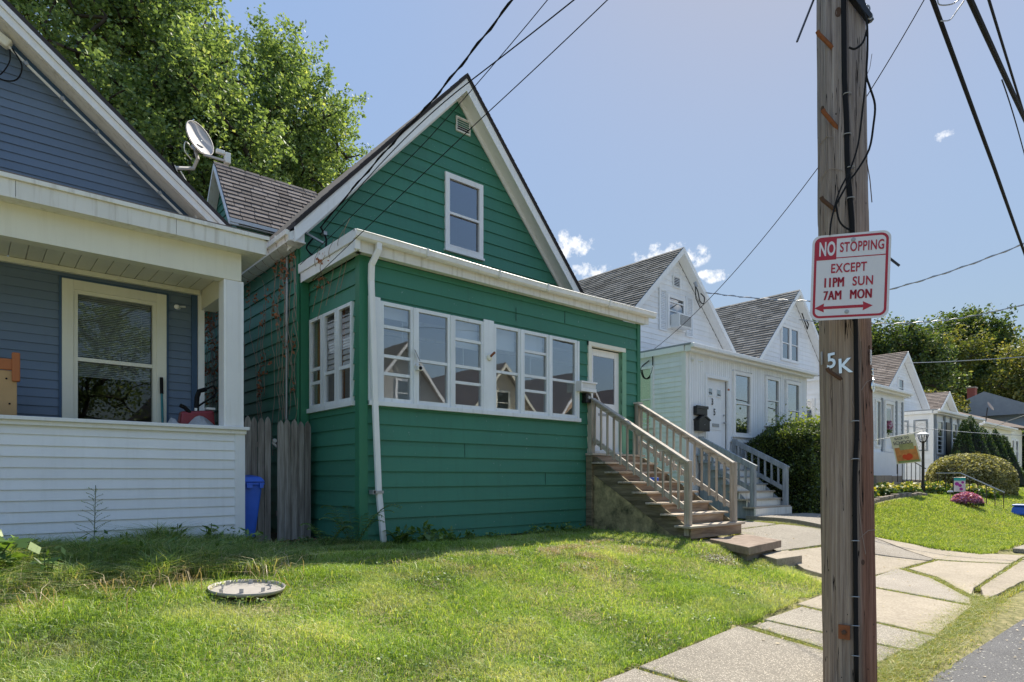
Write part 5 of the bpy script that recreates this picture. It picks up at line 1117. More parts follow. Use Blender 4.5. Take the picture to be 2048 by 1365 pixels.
# ================================================================== TREES
def grow(name, label, base, lobes, n_attr, per, leaf, mat, trunk_r=.35, spread=.26, shoot=.9, cat='tree', seed=1, group=None, up_b=.35):
    rg = np.random.default_rng(seed); base = np.array(base, float)
    vols = np.array([r[0] * r[1] * r[2] for (_, r) in lobes]) ** .8; vols /= vols.sum(); A = []; OD = []
    for (c, r), v in zip(lobes, vols):
        k = int(n_attr * v); d = rg.normal(size=(k, 3)); d /= np.linalg.norm(d, axis=1)[:, None]; q = rg.uniform(.25, 1, k) ** .45
        wob = 1 + .16 * np.sin(d[:, 0] * 5 + seed) * np.cos(d[:, 1] * 6) + .12 * rg.normal(size=k)
        A.append(np.array(c) + d * np.array(r) * (q * wob)[:, None]); OD.append(d)
    A = np.concatenate(A); OD = np.concatenate(OD); cen = sum(np.array(c) for c, r in lobes) / len(lobes)
    top = np.array([base[0] + (cen[0] - base[0]) * .5, base[1] + (cen[1] - base[1]) * .5, cen[2] * .45 + base[2] * .55])
    nodes = [base + (top - base) * t for t in np.linspace(0, 1, 7)]; par = [-1, 0, 1, 2, 3, 4, 5]
    order = np.argsort(np.linalg.norm(A - top, axis=1)); tips = []
    NA = np.empty((len(A) * 12 + 10, 3)); NA[:7] = nodes; cnt = 7
    for i in order:
        p = A[i]; dd = np.linalg.norm(NA[3:cnt] - p, axis=1) + .35 * np.abs(NA[3:cnt, 2] - p[2]) * (NA[3:cnt, 2] > p[2]); j = int(np.argmin(dd)) + 3
        L = np.linalg.norm(p - NA[j]); st = max(1, min(9, int(L / .8))); q0 = NA[j].copy(); pj = j
        for s_ in range(1, st + 1):
            t = s_ / st; q = q0 + (p - q0) * t + np.array([0, 0, .10 * L * math.sin(t * math.pi)]) + rg.normal(size=3) * .05 * L * (t < 1); NA[cnt] = q; par.append(pj); pj = cnt; cnt += 1
        tips.append((pj, i))
    w = np.zeros(cnt)
    for (t, i) in tips: w[t] += 1
    for k in range(cnt - 1, 0, -1): w[par[k]] += w[k]
    rad = trunk_r * (w / w[0]) ** .5 + .012
    root = empty(name, tuple(base), label, cat, group)
    segs = [(par[k], k) for k in range(1, cnt)]
    P0 = NA[[a for a, b in segs]]; P1 = NA[[b for a, b in segs]]; r0 = np.minimum(rad[[a for a, b in segs]], rad[[b for a, b in segs]] * 1.5 + .01); r1 = rad[[b for a, b in segs]]
    D = P1 - P0; D /= np.linalg.norm(D, axis=1)[:, None] + 1e-9; ref = np.where(np.abs(D[:, 2:3]) < .9, np.array([[0, 0, 1.]]), np.array([[1., 0, 0]]))
    Xv = np.cross(D, ref); Xv /= np.linalg.norm(Xv, axis=1)[:, None]; Yv = np.cross(D, Xv); n6 = 6; Vs = []
    for e, (P_, r_) in enumerate(((P0, r0), (P1, r1))):
        for j in range(n6):
            a = 2 * np.pi * j / n6; Vs.append(P_ + (Xv * math.cos(a) + Yv * math.sin(a)) * r_[:, None])
    V = np.stack(Vs, 1); k = len(segs); b0 = np.arange(k)[:, None] * 12
    F = np.concatenate([b0 + np.array([j, (j + 1) % 6, 6 + (j + 1) % 6, 6 + j]) for j in range(6)])
    np_mesh('trunk', V.reshape(-1, 3), [F], BARKM, root)
    # leaf sprays along each shoot
    k = len(A); sd = OD * .7 + rg.normal(size=(k, 3)) * .45 + np.array([0, 0, up_b]); sd /= np.linalg.norm(sd, axis=1)[:, None]
    t = rg.uniform(-.6, 1, (k, per)); fl = np.clip(1.15 - t * .75, .12, 1)
    C = A[:, None, :] + sd[:, None, :] * (t * shoot)[:, :, None] + rg.normal(size=(k, per, 3)) * (spread * fl)[:, :, None]
    tn = np.clip(rg.normal(size=(k, 1)) * .12 + .45 + rg.normal(size=(k, per)) * .2, 0, 1)
    leaves('crown', C.reshape(-1, 3), leaf, mat, root, tones=tn.ravel())
    return root
def at(u, v, z):   # a point of the place given as a bearing, an elevation and a distance
    a = (u - 1024) / 1266; b = (954 - v) / 1266; c, s = math.cos(R(49.2)), math.sin(R(49.2)); return ((c + a * s) * z, (s - a * c) * z, b * z)
rr = lambda px, z: px * z / 1266
grow('maple_tree', 'large bright green maple behind the blue house, filling the upper left', at(230, 1010, 21), [(at(150, 150, 20), (3.4, 3.2, 3.6)), (at(310, 120, 21), (2.0, 2.6, 2.9)), (at(400, 260, 20.5), (2.2, 2.4, 2.7)), (at(60, -60, 21), (3.0, 3, 2.6)), (at(270, -40, 21.5), (2.7, 3, 2.0)), (at(260, 330, 19.5), (2.6, 2.4, 2.6)), (at(430, 400, 21), (1.6, 2, 2.2))], 950, 118, .14, MAPLE, .38, .21, 1.15, seed=3)
grow('maple_tree', 'maple between the blue house dormer and green gable, its shoots against the sky', at(560, 1000, 25), [(at(575, 260, 25), (2.2, 2.3, 2.9)), (at(520, 330, 24), (1.8, 2, 2.5)), (at(640, 300, 26), (1.5, 1.8, 1.9)), (at(570, 400, 25), (2.4, 2, 2.0)), (at(560, 170, 25), (1.1, 1.3, 1.3)), (at(470, 290, 23), (1.5, 2, 2.0)), (at(545, 120, 25), (.45, .5, .9)), (at(610, 135, 25), (.5, .5, .8)), (at(680, 225, 26), (.5, .6, .5))], 560, 115, .14, MAPLE, .30, .19, 1.25, seed=5)
grow('maple_tree', 'leafy tree across the street, mirrored in the blue house window', (3.5, -14, -1.4), [((3.5, -14, 5.5), (3.2, 3, 3.4)), ((1.0, -13, 4.5), (2.4, 2.4, 2.6))], 300, 60, .16, MAPLE, .3, .3, .9, seed=21)
# trees beyond the row, to the right
grow('broadleaf_tree', 'tall dark tree rising highest over the far roofs at the right', at(1925, 960, 78), [(at(1925, 705, 78), (5.2, 5.2, 4.0)), (at(1905, 760, 77), (5, 5, 4)), (at(1965, 740, 79), (3.4, 4, 4.4)), (at(1885, 690, 78), (2.4, 3, 2.2)), (at(1932, 662, 78), (2.3, 3, 2.0))], 520, 70, .42, TREE_D, .5, .55, 1.5, seed=11)
grow('broadleaf_tree', 'yellow-green tree in front of the tallest dark tree', at(1925, 960, 66), [(at(1915, 700, 68), (2.6, 2.6, 1.8)), (at(1880, 735, 67), (2.8, 2.6, 2.4)), (at(1850, 770, 66), (2.4, 2.6, 2.4))], 190, 60, .34, TREE_Y, .35, .45, 1.1, seed=12)
grow('broadleaf_tree', 'green tree directly behind the third and fourth houses', at(1770, 960, 55), [(at(1775, 690, 55), (2.6, 2.6, 2.0)), (at(1825, 700, 56), (2.4, 2.6, 2.0)), (at(1800, 740, 55), (3.2, 3, 2.4)), (at(1700, 700, 55), (2.4, 2.4, 2.2)), (at(1850, 760, 56), (2.0, 2.4, 2.2))], 320, 65, .28, TREE_D, .3, .40, .9, seed=13)
grow('broadleaf_tree', 'small tree top showing between the third house gable and the pole', at(1650, 960, 50), [(at(1650, 690, 50), (2.0, 2.2, 2.0)), (at(1640, 740, 50), (1.8, 2.0, 1.8))], 110, 60, .26, TREE_D, .25, .38, .8, seed=14)
grow('broadleaf_tree', 'yellowing tree cut off by the right edge of the photo', at(2075, 960, 62), [(at(2062, 730, 62), (2.6, 3, 2.2)), (at(2030, 770, 62), (1.9, 2.4, 2.0)), (at(2100, 760, 62), (2.8, 3, 2.8)), (at(2060, 800, 62), (2.4, 3, 2))], 240, 60, .32, TREE_Y, .35, .42, 1.0, seed=15)
grow('broadleaf_tree', 'dark tree mass low behind the grey roof and chimney', at(1990, 960, 88), [(at(1985, 770, 88), (5.5, 5, 2.8)), (at(2040, 770, 88), (5, 5, 2.6)), (at(1900, 790, 86), (5, 5, 2.6)), (at(1960, 800, 88), (5, 5, 3))], 360, 60, .46, TREE_D, .5, .6, 1.2, seed=16)
def conifer(name, label, base, hgt, rad, mat, n=5200, leaf=.08, cat='conifer', trunk=True, tight=True, group=None):
    root = empty(name, base, label, cat, group); b = np.array(base)
    t = rng.beta(1.05, 1.7, n); a = rng.uniform(0, 2 * np.pi, n)
    if tight: rr_ = rad * np.clip(np.minimum(1, t * 7 + .55) * (1 - t) ** .72 * (.93 + .08 * np.sin(a * 5 + t * 9)), 0, 9) * rng.uniform(.72, 1.04, n)
    else:
        lay = np.floor(t * 15) / 15; rr_ = rad * (1 - t) * rng.uniform(.05, 1, n) ** .6 * (.7 + .5 * np.sin(np.floor(a * 2.2 + lay * 40) * 7.3) ** 2)
    C = b + np.stack([rr_ * np.cos(a), rr_ * np.sin(a), t * hgt + .05 - (0 if tight else .25 * rr_)], 1)
    MB().tube([b, b + np.array([0, 0, hgt * .95])], [max(.03, rad * .1), .01], 6).build('trunk', BARKM, root)
    if tight: MB().lathe(tuple(b), [(rad * .5, 0), (rad * .84, hgt * .12), (rad * .70, hgt * .35), (rad * .42, hgt * .65), (.02, hgt * .93)], 12).build('shade_core', MATS['hedge_inside'], root)
    out = np.stack([np.cos(a), np.sin(a), np.full(n, 1.4 if tight else .1)], 1); leaves('crown', C, leaf, mat, root, up=.1, asp=.38, dirs=out)
    return root
b = at(1800, 960, 70); conifer('spruce_tree', 'narrow dark spruce spike over the third house roof, nearer the pole', (b[0], b[1], -1), 18.2, 3.4, SPRUCE, 5200, .42, tight=False)
b = at(1822, 960, 72); conifer('spruce_tree', 'second narrow spruce spike just left of the tallest tree', (b[0], b[1], -1), 18.6, 3.0, SPRUCE, 5200, .42, tight=False)
b = at(1752, 960, 70); conifer('spruce_tree', 'spruce tip beside the right edge of the no stopping sign', (b[0], b[1], -1), 17.5, 3.4, SPRUCE, 4200, .42, tight=False)
# hedges and shrubs
def bush(name, label, fn, n, leaf, mat, base, cat, group=None, core=None, asp=.6):
    root = empty(name, base, label, cat, group); C = fn(n); leaves('foliage', C, leaf, mat, root, asp=asp)
    if core: core.build('branches', core_mat, root)
    return root
core_mat = BARKM
def boxbush(x0, x1, y0, y1, z0, z1, wob=.06):
    def f(n):
        P = rng.uniform(0, 1, (n, 3)); face = rng.integers(0, 5, n); q = 1 - rng.uniform(0, .13, n) ** 1.3
        P[:, 0] = np.where(face == 0, 1 - q, np.where(face == 1, q, P[:, 0])); P[:, 1] = np.where((face == 2) | (face == 4) & (rng.random(n) < .3), 1 - q, np.where(face == 3, q, P[:, 1]))
        P[:, 2] = np.where(face == 4, q, P[:, 2]); C = np.stack([x0 + P[:, 0] * (x1 - x0), y0 + P[:, 1] * (y1 - y0), z0 + P[:, 2] * (z1 - z0)], 1)
        cx, cy = (x0 + x1) / 2, (y0 + y1) / 2; u = (C[:, 0] - cx) / (x1 - x0) * 2; v = (C[:, 1] - cy) / (y1 - y0) * 2
        C[:, 2] -= (z1 - z0) * P[:, 2] * .10 * (u ** 4 + v ** 4); C[:, 0] += wob * np.sin(C[:, 2] * 6 + C[:, 1] * 3); C[:, 1] += wob * np.sin(C[:, 0] * 5 + C[:, 2] * 4); C[:, 2] += wob * .8 * np.sin(C[:, 0] * 4.2) * P[:, 2]
        return C + rng.normal(size=(n, 3)) * .02
    return f
stems = lambda x0, x1, y0, y1, z0, z1, k: [([(random.uniform(x0, x1), random.uniform(y0, y1), z0)] + [(random.uniform(x0, x1), random.uniform(y0, y1), z1)]) for _ in range(k)]
def stem_mb(x0, x1, y0, y1, z0, z1, k):
    m = MB()
    for p in stems(x0, x1, y0, y1, z0, z1, k): m.tube(p, .015, 5)
    return m
hd = bush('clipped_hedge', 'tall dark green hedge in front of the house numbered 35, behind the pole', boxbush(15.95, 19.6, 7.0, 8.75, -.98, 1.42), 52000, .062, HEDGEM, (17.8, 7.9, -1), 'hedge', core=stem_mb(16.1, 19.4, 7.2, 8.5, -1, 1.1, 60))
MB().box(16.2, 19.4, 7.25, 8.5, -.98, 1.1).build('shade_core', MATS['hedge_inside'], hd)
n = 1400; C = np.stack([rng.uniform(16.6, 19.6, n), rng.uniform(7.1, 8.6, n), 1.42 + rng.exponential(.10, n)], 1); leaves('new_shoots', C, .075, leafmat('new_shoot_leaves', [(0, (.10, .16, .03)), (1, (.28, .34, .07))], .5), hd)
def dome(c, r, bot=.0):
    def f(n):
        d = rng.normal(size=(n, 3)); d[:, 2] = np.abs(d[:, 2]) * 1.0 - .25; d /= np.linalg.norm(d, axis=1)[:, None]; q = 1 - rng.uniform(0, 1, n) ** 2 * .22
        P = np.array(c) + np.sign(d) * np.abs(d) ** .8 * np.array(r) * q[:, None] * (1 + .03 * np.sin(d[:, 0:1] * 9 + d[:, 1:2] * 7)); return P[P[:, 2] > c[2] - .9]
    return f
rh = bush('round_hedge', 'broad rounded hedge with variegated top behind the pink flowers', dome((30.2, 7.1, -.35), (2.3, 1.35, 1.26)), 26000, .085, HEDGE2, (30.2, 7.1, -1), 'hedge', core=stem_mb(29, 31.4, 6.4, 7.8, -1, .6, 30))
MB().lathe((30.2, 7.1, -1), [(.9, 0), (1.0, .8), (.7, 1.4), (.1, 1.7)], 14, sx=1.9, sy=1.05).build('shade_core', MATS['hedge_inside'], rh)
for i, (u, vt_, z, w, lab) in enumerate(((1913, 905, 33, .62, 'leftmost and lowest'), (1927, 842, 34, .62, 'slender second'), (1941, 833, 34, .95, 'tallest'), (1966, 856, 35.5, .95, 'fourth, broad'), (1990, 860, 36.5, .75, 'fifth, narrow-topped'), (2006, 872, 35, .85, 'sixth'), (2012, 905, 33, .9, 'lowest rightmost'))):
    z = 8.1 / (.757 - (u - 1024) / 1266 * .653); b = at(u, 954, z); z0 = -.75; top = at(u, vt_, z)[2]; conifer('arborvitae', f'{lab} dark pointed evergreen in the clump behind the round hedge', (b[0], b[1], z0), top - z0, w * 1.3, NEEDLE, 9000, .10)
# yellow-flowering hosta bed by the lamp post
for i, (x, y) in enumerate(((19.6, 7.6), (20.5, 7.5), (21.4, 7.3), (22.2, 7.5), (23.0, 7.1), (23.8, 7.4), (24.5, 6.9), (25.2, 6.8), (25.9, 6.5), (26.6, 6.3), (20.1, 8.1), (21.9, 8.0), (23.4, 7.9), (24.9, 7.6), (27.2, 6.0))):
    z = H(x, y); r = empty('hosta', (x, y, z), 'leafy hosta with yellow and white edged leaves in the flower bed by the lamp post', 'plant', 'hostas in the flower bed')
    n = 420; d = rng.normal(size=(n, 3)); d[:, 2] = np.abs(d[:, 2]); d /= np.linalg.norm(d, axis=1)[:, None]; C = np.array([x, y, z]) + d * np.array([.55, .42, .42]) * rng.uniform(.4, 1, n)[:, None]
    leaves('foliage', C, .15, HOSTAM, r, asp=.6, tones=np.clip(rng.random(n) * .75 + .35 * (d[:, 2] > .6), 0, 1))
z = H(22.6, 5.5); mm = empty('chrysanthemum_bush', (22.7, 5.45, z), 'rounded bush of pink blossoms at the edge of the right lawn', 'flower bush')
n = 2600; d = rng.normal(size=(n, 3)); d[:, 2] = np.abs(d[:, 2]); d /= np.linalg.norm(d, axis=1)[:, None]; q = rng.uniform(.85, 1.03, n)[:, None]; C = np.array([22.7, 5.45, z]) + d * np.array([.48, .42, .40]) * q
leaves('foliage', C[d[:, 2] < .35], .05, HEDGEM, mm); leaves('blossoms', C[d[:, 2] >= .2], .055, MUMM, mm, asp=.95)
# ---- lamp post
lp = empty('lamp_post', (24.1, 7.0, -.6), 'black garden lamp post with white-topped lantern in the flower bed', 'lamp post')
MB().lathe((24.1, 7.0, -.62), [(.07, 0), (.07, .3), (.045, .34), (.04, 1.75), (.06, 1.78)], 14).build('post', BLACKM, lp, smooth=False)
MB().lathe((24.1, 7.0, 1.14), [(.05, 0), (.09, .02), (.10, .04)], 12).build('lantern_base', BLACKM, lp)
lt = MB()
for k in range(6):
    a = 2 * math.pi * k / 6; lt.bar((24.1 + .10 * math.cos(a), 7 + .10 * math.sin(a), 1.18), (24.1 + .16 * math.cos(a), 7 + .16 * math.sin(a), 1.40), .016)
lt.build('lantern_frame', BLACKM, lp); MB().lathe((24.1, 7, 1.18), [(.09, 0), (.15, .22)], 6).build('lantern_glass', CLEARG, lp); MB().lathe((24.1, 7, 1.19), [(.03, 0), (.04, .08), (.02, .14)], 8).build('bulb', LAMPG, lp)
MB().lathe((24.1, 7, 1.40), [(.20, 0), (.19, .02), (.07, .09), (.05, .10)], 6).build('lantern_cap', DISHW, lp); MB().lathe((24.1, 7, 1.50), [(.05, 0), (.03, .03), (.012, .06)], 8).build('finial', BLACKM, lp)
# ---- house flag on its pole
fl = empty('house_flag', (22.45, 7.1, .4), 'cream and orange back-to-school flag hanging from a slanted pole', 'flag')
MB().tube([(22.5, 8.95, 1.02), (22.45, 7.0, 1.34), (22.42, 6.45, 1.43)], .014, 8).build('flag_pole', WHITE_D, fl)
def flagpt(s, t): # s along pole (0..1 towards the street), t down
    y = 7.47 - .68 * s; return Vector((22.44 + .025 * math.sin(7 * s + 3 * t) + .06 * t * s, y - .20 * t - .02, 1.27 + .07 * s - .87 * t))
def flagpatch(name, s0, s1, t0, t1, mat, lift, fn=None, nx=10, ny=10):
    m = MB()
    for i in range(nx + 1):
        for j in range(ny + 1):
            p = flagpt(s0 + (s1 - s0) * i / nx, t0 + (t1 - t0) * j / ny); m.v.append((p.x - lift, p.y, p.z))
    for i in range(nx):
        for j in range(ny): a = i * (ny + 1) + j; m.f.append((a, a + 1, a + ny + 2, a + ny + 1))
    return m.build(name, mat, fl, smooth=True)
flagpatch('cloth', 0, 1, 0, 1, CLOTH, 0)
flagpatch('orange_print', .06, .94, .42, .95, plain('flag_orange_print', (.68, .27, .07), .8, var=.5, sc=9), .004)
flagpatch('leaf_print', .28, .86, .30, .52, plain('flag_olive_print', (.42, .40, .16), .8, var=.6, sc=26), .006)
flagpatch('grass_print', .1, .95, .90, .97, plain('flag_green_print', (.28, .34, .10), .8, var=.4, sc=20), .008)
m = MB()
for (cs, ct, r) in ((.42, .77, .10), (.60, .76, .12), (.52, .80, .12)):
    ps = [flagpt(cs + r * 1.0 * math.cos(a), ct + r * .85 * math.sin(a)) for a in np.linspace(0, 2 * math.pi, 16, endpoint=False)]; m.poly([(p.x - .012 - .001 * len(m.f), p.y, p.z) for p in ps])
m.build('pumpkin_print', plain('flag_red_print', (.72, .08, .02), .8, var=.2), fl)
FU = (flagpt(1, .2) - flagpt(0, .2)).normalized(); FV = (flagpt(.5, 0) - flagpt(.5, 1)).normalized()
inkm = plain('flag_ink', (.06, .05, .06), .8)
for (s_, ct, sz) in (('BACK TO', .09, .075), ('SCHOOL', .26, .105)):
    p = flagpt(.5, ct); text('lettering', s_, inkm, fl, (p.x - .022, p.y, p.z - .04), FU, FV, sz, .92, .012)
# small garden flag
gf = empty('garden_flag', (23.35, 5.78, H(23.3, 5.8)), 'small turquoise, pink and white garden flag beside the pink blossoms', 'flag')
MB().tube([(23.3, 5.96, -1.0), (23.3, 5.96, -.02), (23.3, 5.62, -.02)], .008, 6).build('stake', BLACKM, gf)
MB().box(23.305, 23.315, 5.63, 5.93, -.46, -.04).build('cloth', plain('garden_flag_cloth', (.70, .68, .70), .8), gf); MB().box(23.30, 23.304, 5.63, 5.93, -.12, -.04).build('print', plain('turquoise_print', (.05, .45, .42), .8), gf)
m = MB()
for (y, z, r) in ((5.85, -.22, .06), (5.77, -.27, .05), (5.70, -.17, .04), (5.74, -.38, .05)): m.lathe((23.304, y, z), [(r, 0), (r * .7, .006)], 9, axis=(-1, 0, 0))
m.build('flower_print', plain('magenta_print', (.42, .05, .35), .8), gf)
# iron handrail by the steps, stone steps, blue tub, path light, kerb stones, lattice
ir = empty('iron_handrail', (24.8, 6.0, -.8), 'thin iron handrail sloping down beside the garden steps', 'handrail')
pr = [(24.9, 6.85, .12), (24.9, 6.15, .12), (24.9, 4.98, -.50)]
MB().tube(pr, .022, 6).build('top_rail', GREYM, ir)
for k in range(9): y = 6.8 - k * .225; z = .12 if y > 6.15 else .12 - (6.15 - y) * .53; MB().box(24.89, 24.91, y - .011, y + .011, H(24.9, y) - .02, z).build('baluster', BLACKM, ir)
st3 = empty('stone_steps', (24.6, 8.3, -.6), 'low rough stone steps with black rail at the third house', 'steps')
for (x0, x1, y0, y1, z0, z1) in ((22.6, 25.0, 7.9, 8.85, -.6, .05), (23.2, 26.2, 7.6, 7.88, -.6, -.18), (25.3, 27.6, 7.9, 8.85, -.6, -.1)):
    x = x0
    while x < x1:
        w = random.uniform(.45, .8); MB().box(x, min(x + w, x1) - .01, y0, y1, z0, z1 - random.uniform(0, .02)).build('stone', STONE, st3, bevel=.02); x += w
MB().tube([(24.5, 7.9, .1), (24.5, 7.9, .85), (26.8, 7.7, .3)], .018, 6).build('rail', BLACKM, st3)
for k in range(7): MB().box(24.5 + k * .36, 24.52 + k * .36, 7.88 - k * .03, 7.9 - k * .03, -.5, .85 - k * .083).build('baluster', BLACKM, st3)
tb = empty('blue_tub', (24.6, 4.55, H(24.6, 4.55)), 'bright blue plastic bin lying at the right edge of the lawn', 'bin')
z = H(24.6, 4.55); MB().hexa([(24.35, 4.25, z), (25.0, 4.2, z), (25.0, 4.7, z), (24.35, 4.75, z), (24.42, 4.3, z + .28), (24.95, 4.25, z + .28), (24.95, 4.65, z + .28), (24.42, 4.7, z + .28)]).build('body', BLUEP, tb, bevel=.06); MB().box(24.38, 25.0, 4.2, 4.7, z + .28, z + .33).build('lid', BLUEP, tb, bevel=.02)
z = H(23.6, 6.2); sl_ = empty('path_light', (23.2, 6.0, H(23.2, 6.0)), 'small white solar path light at the edge of the flower bed', 'light')
z = H(23.2, 6.0); MB().lathe((23.2, 6.0, z), [(.008, 0), (.008, .24)], 6).build('stake', GREYM, sl_); MB().lathe((23.2, 6.0, z + .24), [(.09, 0), (.06, .05)], 12).build('lamp_shade', DISHW, sl_)
x = 18.3; ke = empty('garden_edging', (20, 6.7, -.8), 'curved edging of rough grey stones along the flower bed', 'edging')
while x < 22.6:
    y = 6.9 - .35 * (x - 18.3) / 4.3 + .12 * math.sin(x); w = random.uniform(.25, .4); z = H(x, y) - .05
    MB().box(x, x + w - .02, y - .08, y + .08, z, z + random.uniform(.14, .19)).build('stone', STONE, ke, bevel=.02); x += w
lc = empty('lattice_fence', (50, 8.0, -.8), 'white lattice garden fence at the right edge', 'fence')
MB().box(47.5, 56, 8.0, 8.04, -.8, .7).build('fence_panel', WHITE, lc)
for i in range(30):
    a = 47.5 + i * .28; MB().bar((a, 7.97, .72), (a + .5, 7.97, 1.22), .035, .01).bar((a + .5, 7.965, .72), (a, 7.965, 1.22), .035, .01).build('lattice_strip', WHITE, lc)
MB().box(47.5, 56, 7.98, 8.03, 1.2, 1.27).box(47.5, 56, 7.98, 8.03, .7, .74).build('fence_rail', WHITE, lc)
hb = bush('tall_hedge', 'dark tall hedge at the right edge beyond the cream house', boxbush(54, 66, 9.0, 12.0, -.8, 3.4, .15), 16000, .22, TREE_D, (58, 10, -1), 'hedge')
MB().box(54.4, 65.5, 9.4, 11.8, -.8, 3.0).build('shade_core', MATS['hedge_inside'], hb)
hb = bush('ivy_mound', 'ivy-covered sloping roof between the fourth house and the chimney', boxbush(48.5, 56, 13.5, 18, 2.8, 5.9, .3), 12000, .2, TREE_Y, (51, 14, 3), 'ivy')
MB().prism([(48.0, 13.6, 2.6), (58, 13.6, 2.6), (55.0, 13.6, 4.6), (49.5, 13.6, 5.8)], (0, 4, 0)).build('shed_roof', ROOFD, hb)
b = bush('small_shrub', 'reddish shrub against the fourth house porch', dome((33.6, 8.3, -.1), (.9, .5, .7)), 1500, .09, leafmat('reddish_leaves', [(0, (.05, .04, .025)), (1, (.16, .12, .06))], .3), (33.6, 8.3, -.6), 'shrub')
b = bush('small_shrub', 'yellow shrub top poking above the round hedge', dome((33.4, 7.9, .55), (.7, .5, .6)), 1200, .09, leafmat('golden_leaves', [(0, (.25, .20, .04)), (1, (.55, .45, .10))], .4), (33.4, 7.9, -.6), 'shrub')

# ================================================================== UTILITY POLE
PC = Vector((4.60, 1.775, 0)); PD = Vector((-.933, -.36, 0)).normalized(); PR_ = Vector((.36, -.933, 0)).normalized()
def prad(z): return .166 - .0040 * (z + 1.45)
def pcen(z): return PC + PR_ * (-.0125 * (z + 1.45)) + Vector((0, 0, z))
def pp(u, v, out=0.0):   # a spot on the pole's visible face, by bearing and height
    z = (954 - v) / 1266 * 4.17; c = pcen(z); r = prad(z); uc = 1700 - 16 * (1365 - v) / 1365
    q = max(-.99, min(.99, (u - uc) / (r * 1430 / 4.33))); return c + PR_ * (q * r) + PD * (math.sqrt(1 - q * q) * r + out) + PR_ * (q * out)
up = empty('utility_pole', (4.60, 1.775, -1.47), 'weathered wooden utility pole with step pegs and metal numerals, carrying the no stopping sign', 'utility pole')
n, zs = 150, np.concatenate([np.arange(-1.55, 3.3, .016), np.arange(3.35, 8.6, .12)])
V = []
for z in zs:
    c = pcen(z); r = prad(z)
    for j in range(n):
        a = 2 * math.pi * j / n; ca, sa = math.cos(a), math.sin(a)
        k = mnoise.noise(Vector((ca * 5.2, sa * 5.2, z * .38))); k2 = mnoise.noise(Vector((ca * 15, sa * 15, z * .6 + 9)))
        cr = max(0, 1 - abs(k2) * 16) * max(0, .35 + mnoise.noise(Vector((ca * 3, sa * 3, z * .9 + 40)))) 
        d = r + k * .010 + mnoise.noise(Vector((ca * 22, sa * 22, z * 1.1))) * .0035 - cr * .016 + mnoise.noise(Vector((ca * 2, sa * 2, z * 2.5))) * .003
        V.append((c.x + ca * d, c.y + sa * d, z))
V = np.array(V); m_ = len(zs); i = (np.arange(m_ - 1)[:, None] * n + np.arange(n)[None, :]).ravel(); j = (np.arange(m_ - 1)[:, None] * n + (np.arange(n)[None, :] + 1) % n).ravel()
po = np_mesh('pole', V, [np.stack([i, j, j + n, i + n], 1)], POLEM, up); po.data.shade_smooth()
# ground cable fixed down the pole
pth = [(1690, -60), (1691, 40), (1692, 150), (1696, 240), (1697, 320), (1704, 420), (1706, 470), (1711, 640), (1712, 760), (1713, 860), (1709, 960), (1710, 1100), (1711, 1220), (1712, 1365)]
MB().tube([pp(u, v, .014) for u, v in pth], .015, 8).build('black_cable', BLACK, up, smooth=True)
MB().tube([pp(u - 3, v, .008) for u, v in pth[:8]], .008, 6).build('thin_cable', BLACK, up)
for v in (180, 262, 330, 392, 842, 918, 1082, 1194, 1252, 1312):
    u = 1696 if v < 300 else (1702 if v < 400 else 1710)
    MB().tube([pp(u - 7, v + 2, .0), pp(u - 5, v, .028), pp(u + 5, v, .028), pp(u + 7, v + 1, .0)], .0032, 6).build('staple', GREYM, up)
# step pegs
for (u, v, du, dv) in ((1671, 77, 17, 32), (1679, 243, 17, 32), (1679, 414, 19, 26), (1687, 757, 18, 18)):
    a = pp(u, v, -.02); b_ = pp(u - du, v - dv, .06); w = pp(u - du - 1, v - dv - 6, .068)
    MB().tube([a, b_, w], .0135, 8).build('step_peg', RUST if v < 300 else RUSTD, up)
pw = MB(); c = pp(1690, 1268, .004); ax = (c - pcen(c.z)).normalized(); ax.z = 0; sd_ = Vector((0, 0, 1)).cross(ax).normalized()
F_ = (c, sd_, Z1, ax); MB().fbox(F_, -.035, .035, -.048, .048, -.004, .010).build('square_washer', RUST, up, bevel=.003); MB().lathe(c, [(.016, 0), (.016, .022), (.010, .026)], 6, axis=ax).build('bolt', RUSTD, up)
# knots
for (u, v, r) in ((1647, 188, .018), (1680, 6, .024), (1726, 1126, .014), (1740, 690, .01)):
    c = pp(u, v, -.001); ax = (c - pcen(c.z)); ax.z = 0; MB().lathe(c, [(r, -.01), (r, .003), (r * .55, .001)], 12, axis=ax.normalized(), sx=.8, sy=1.35).build('knot', RUSTD, up)
# nailed numerals
def numeral(s, u, v, size, mat, tilt=0, sx=.9, face=None):
    c = pp(u, v, .006); ax = (c - pcen(c.z)); ax.z = 0; ax.normalize(); U = Z1.cross(ax).normalized(); V_ = Z1
    ct, st_ = math.cos(R(tilt)), math.sin(R(tilt)); text('numeral', s, mat, up, c, U * ct + V_ * st_, V_ * ct - U * st_, size, sx, .018, .003)
numeral('1', 1647, 719, .09, FAINT, 3); numeral('5', 1667, 730, .102, CHROME, 2, 1.0); numeral('K', 1692, 743, .098, CHROME, 2, .95)
numeral('1', 1740, 726, .10, CHROME, 0, 1.3); numeral('5', 1744, 747, .05, CHROME, 0, 1.3); numeral('6', 1745, 780, .10, CHROME, 0, 1.6)
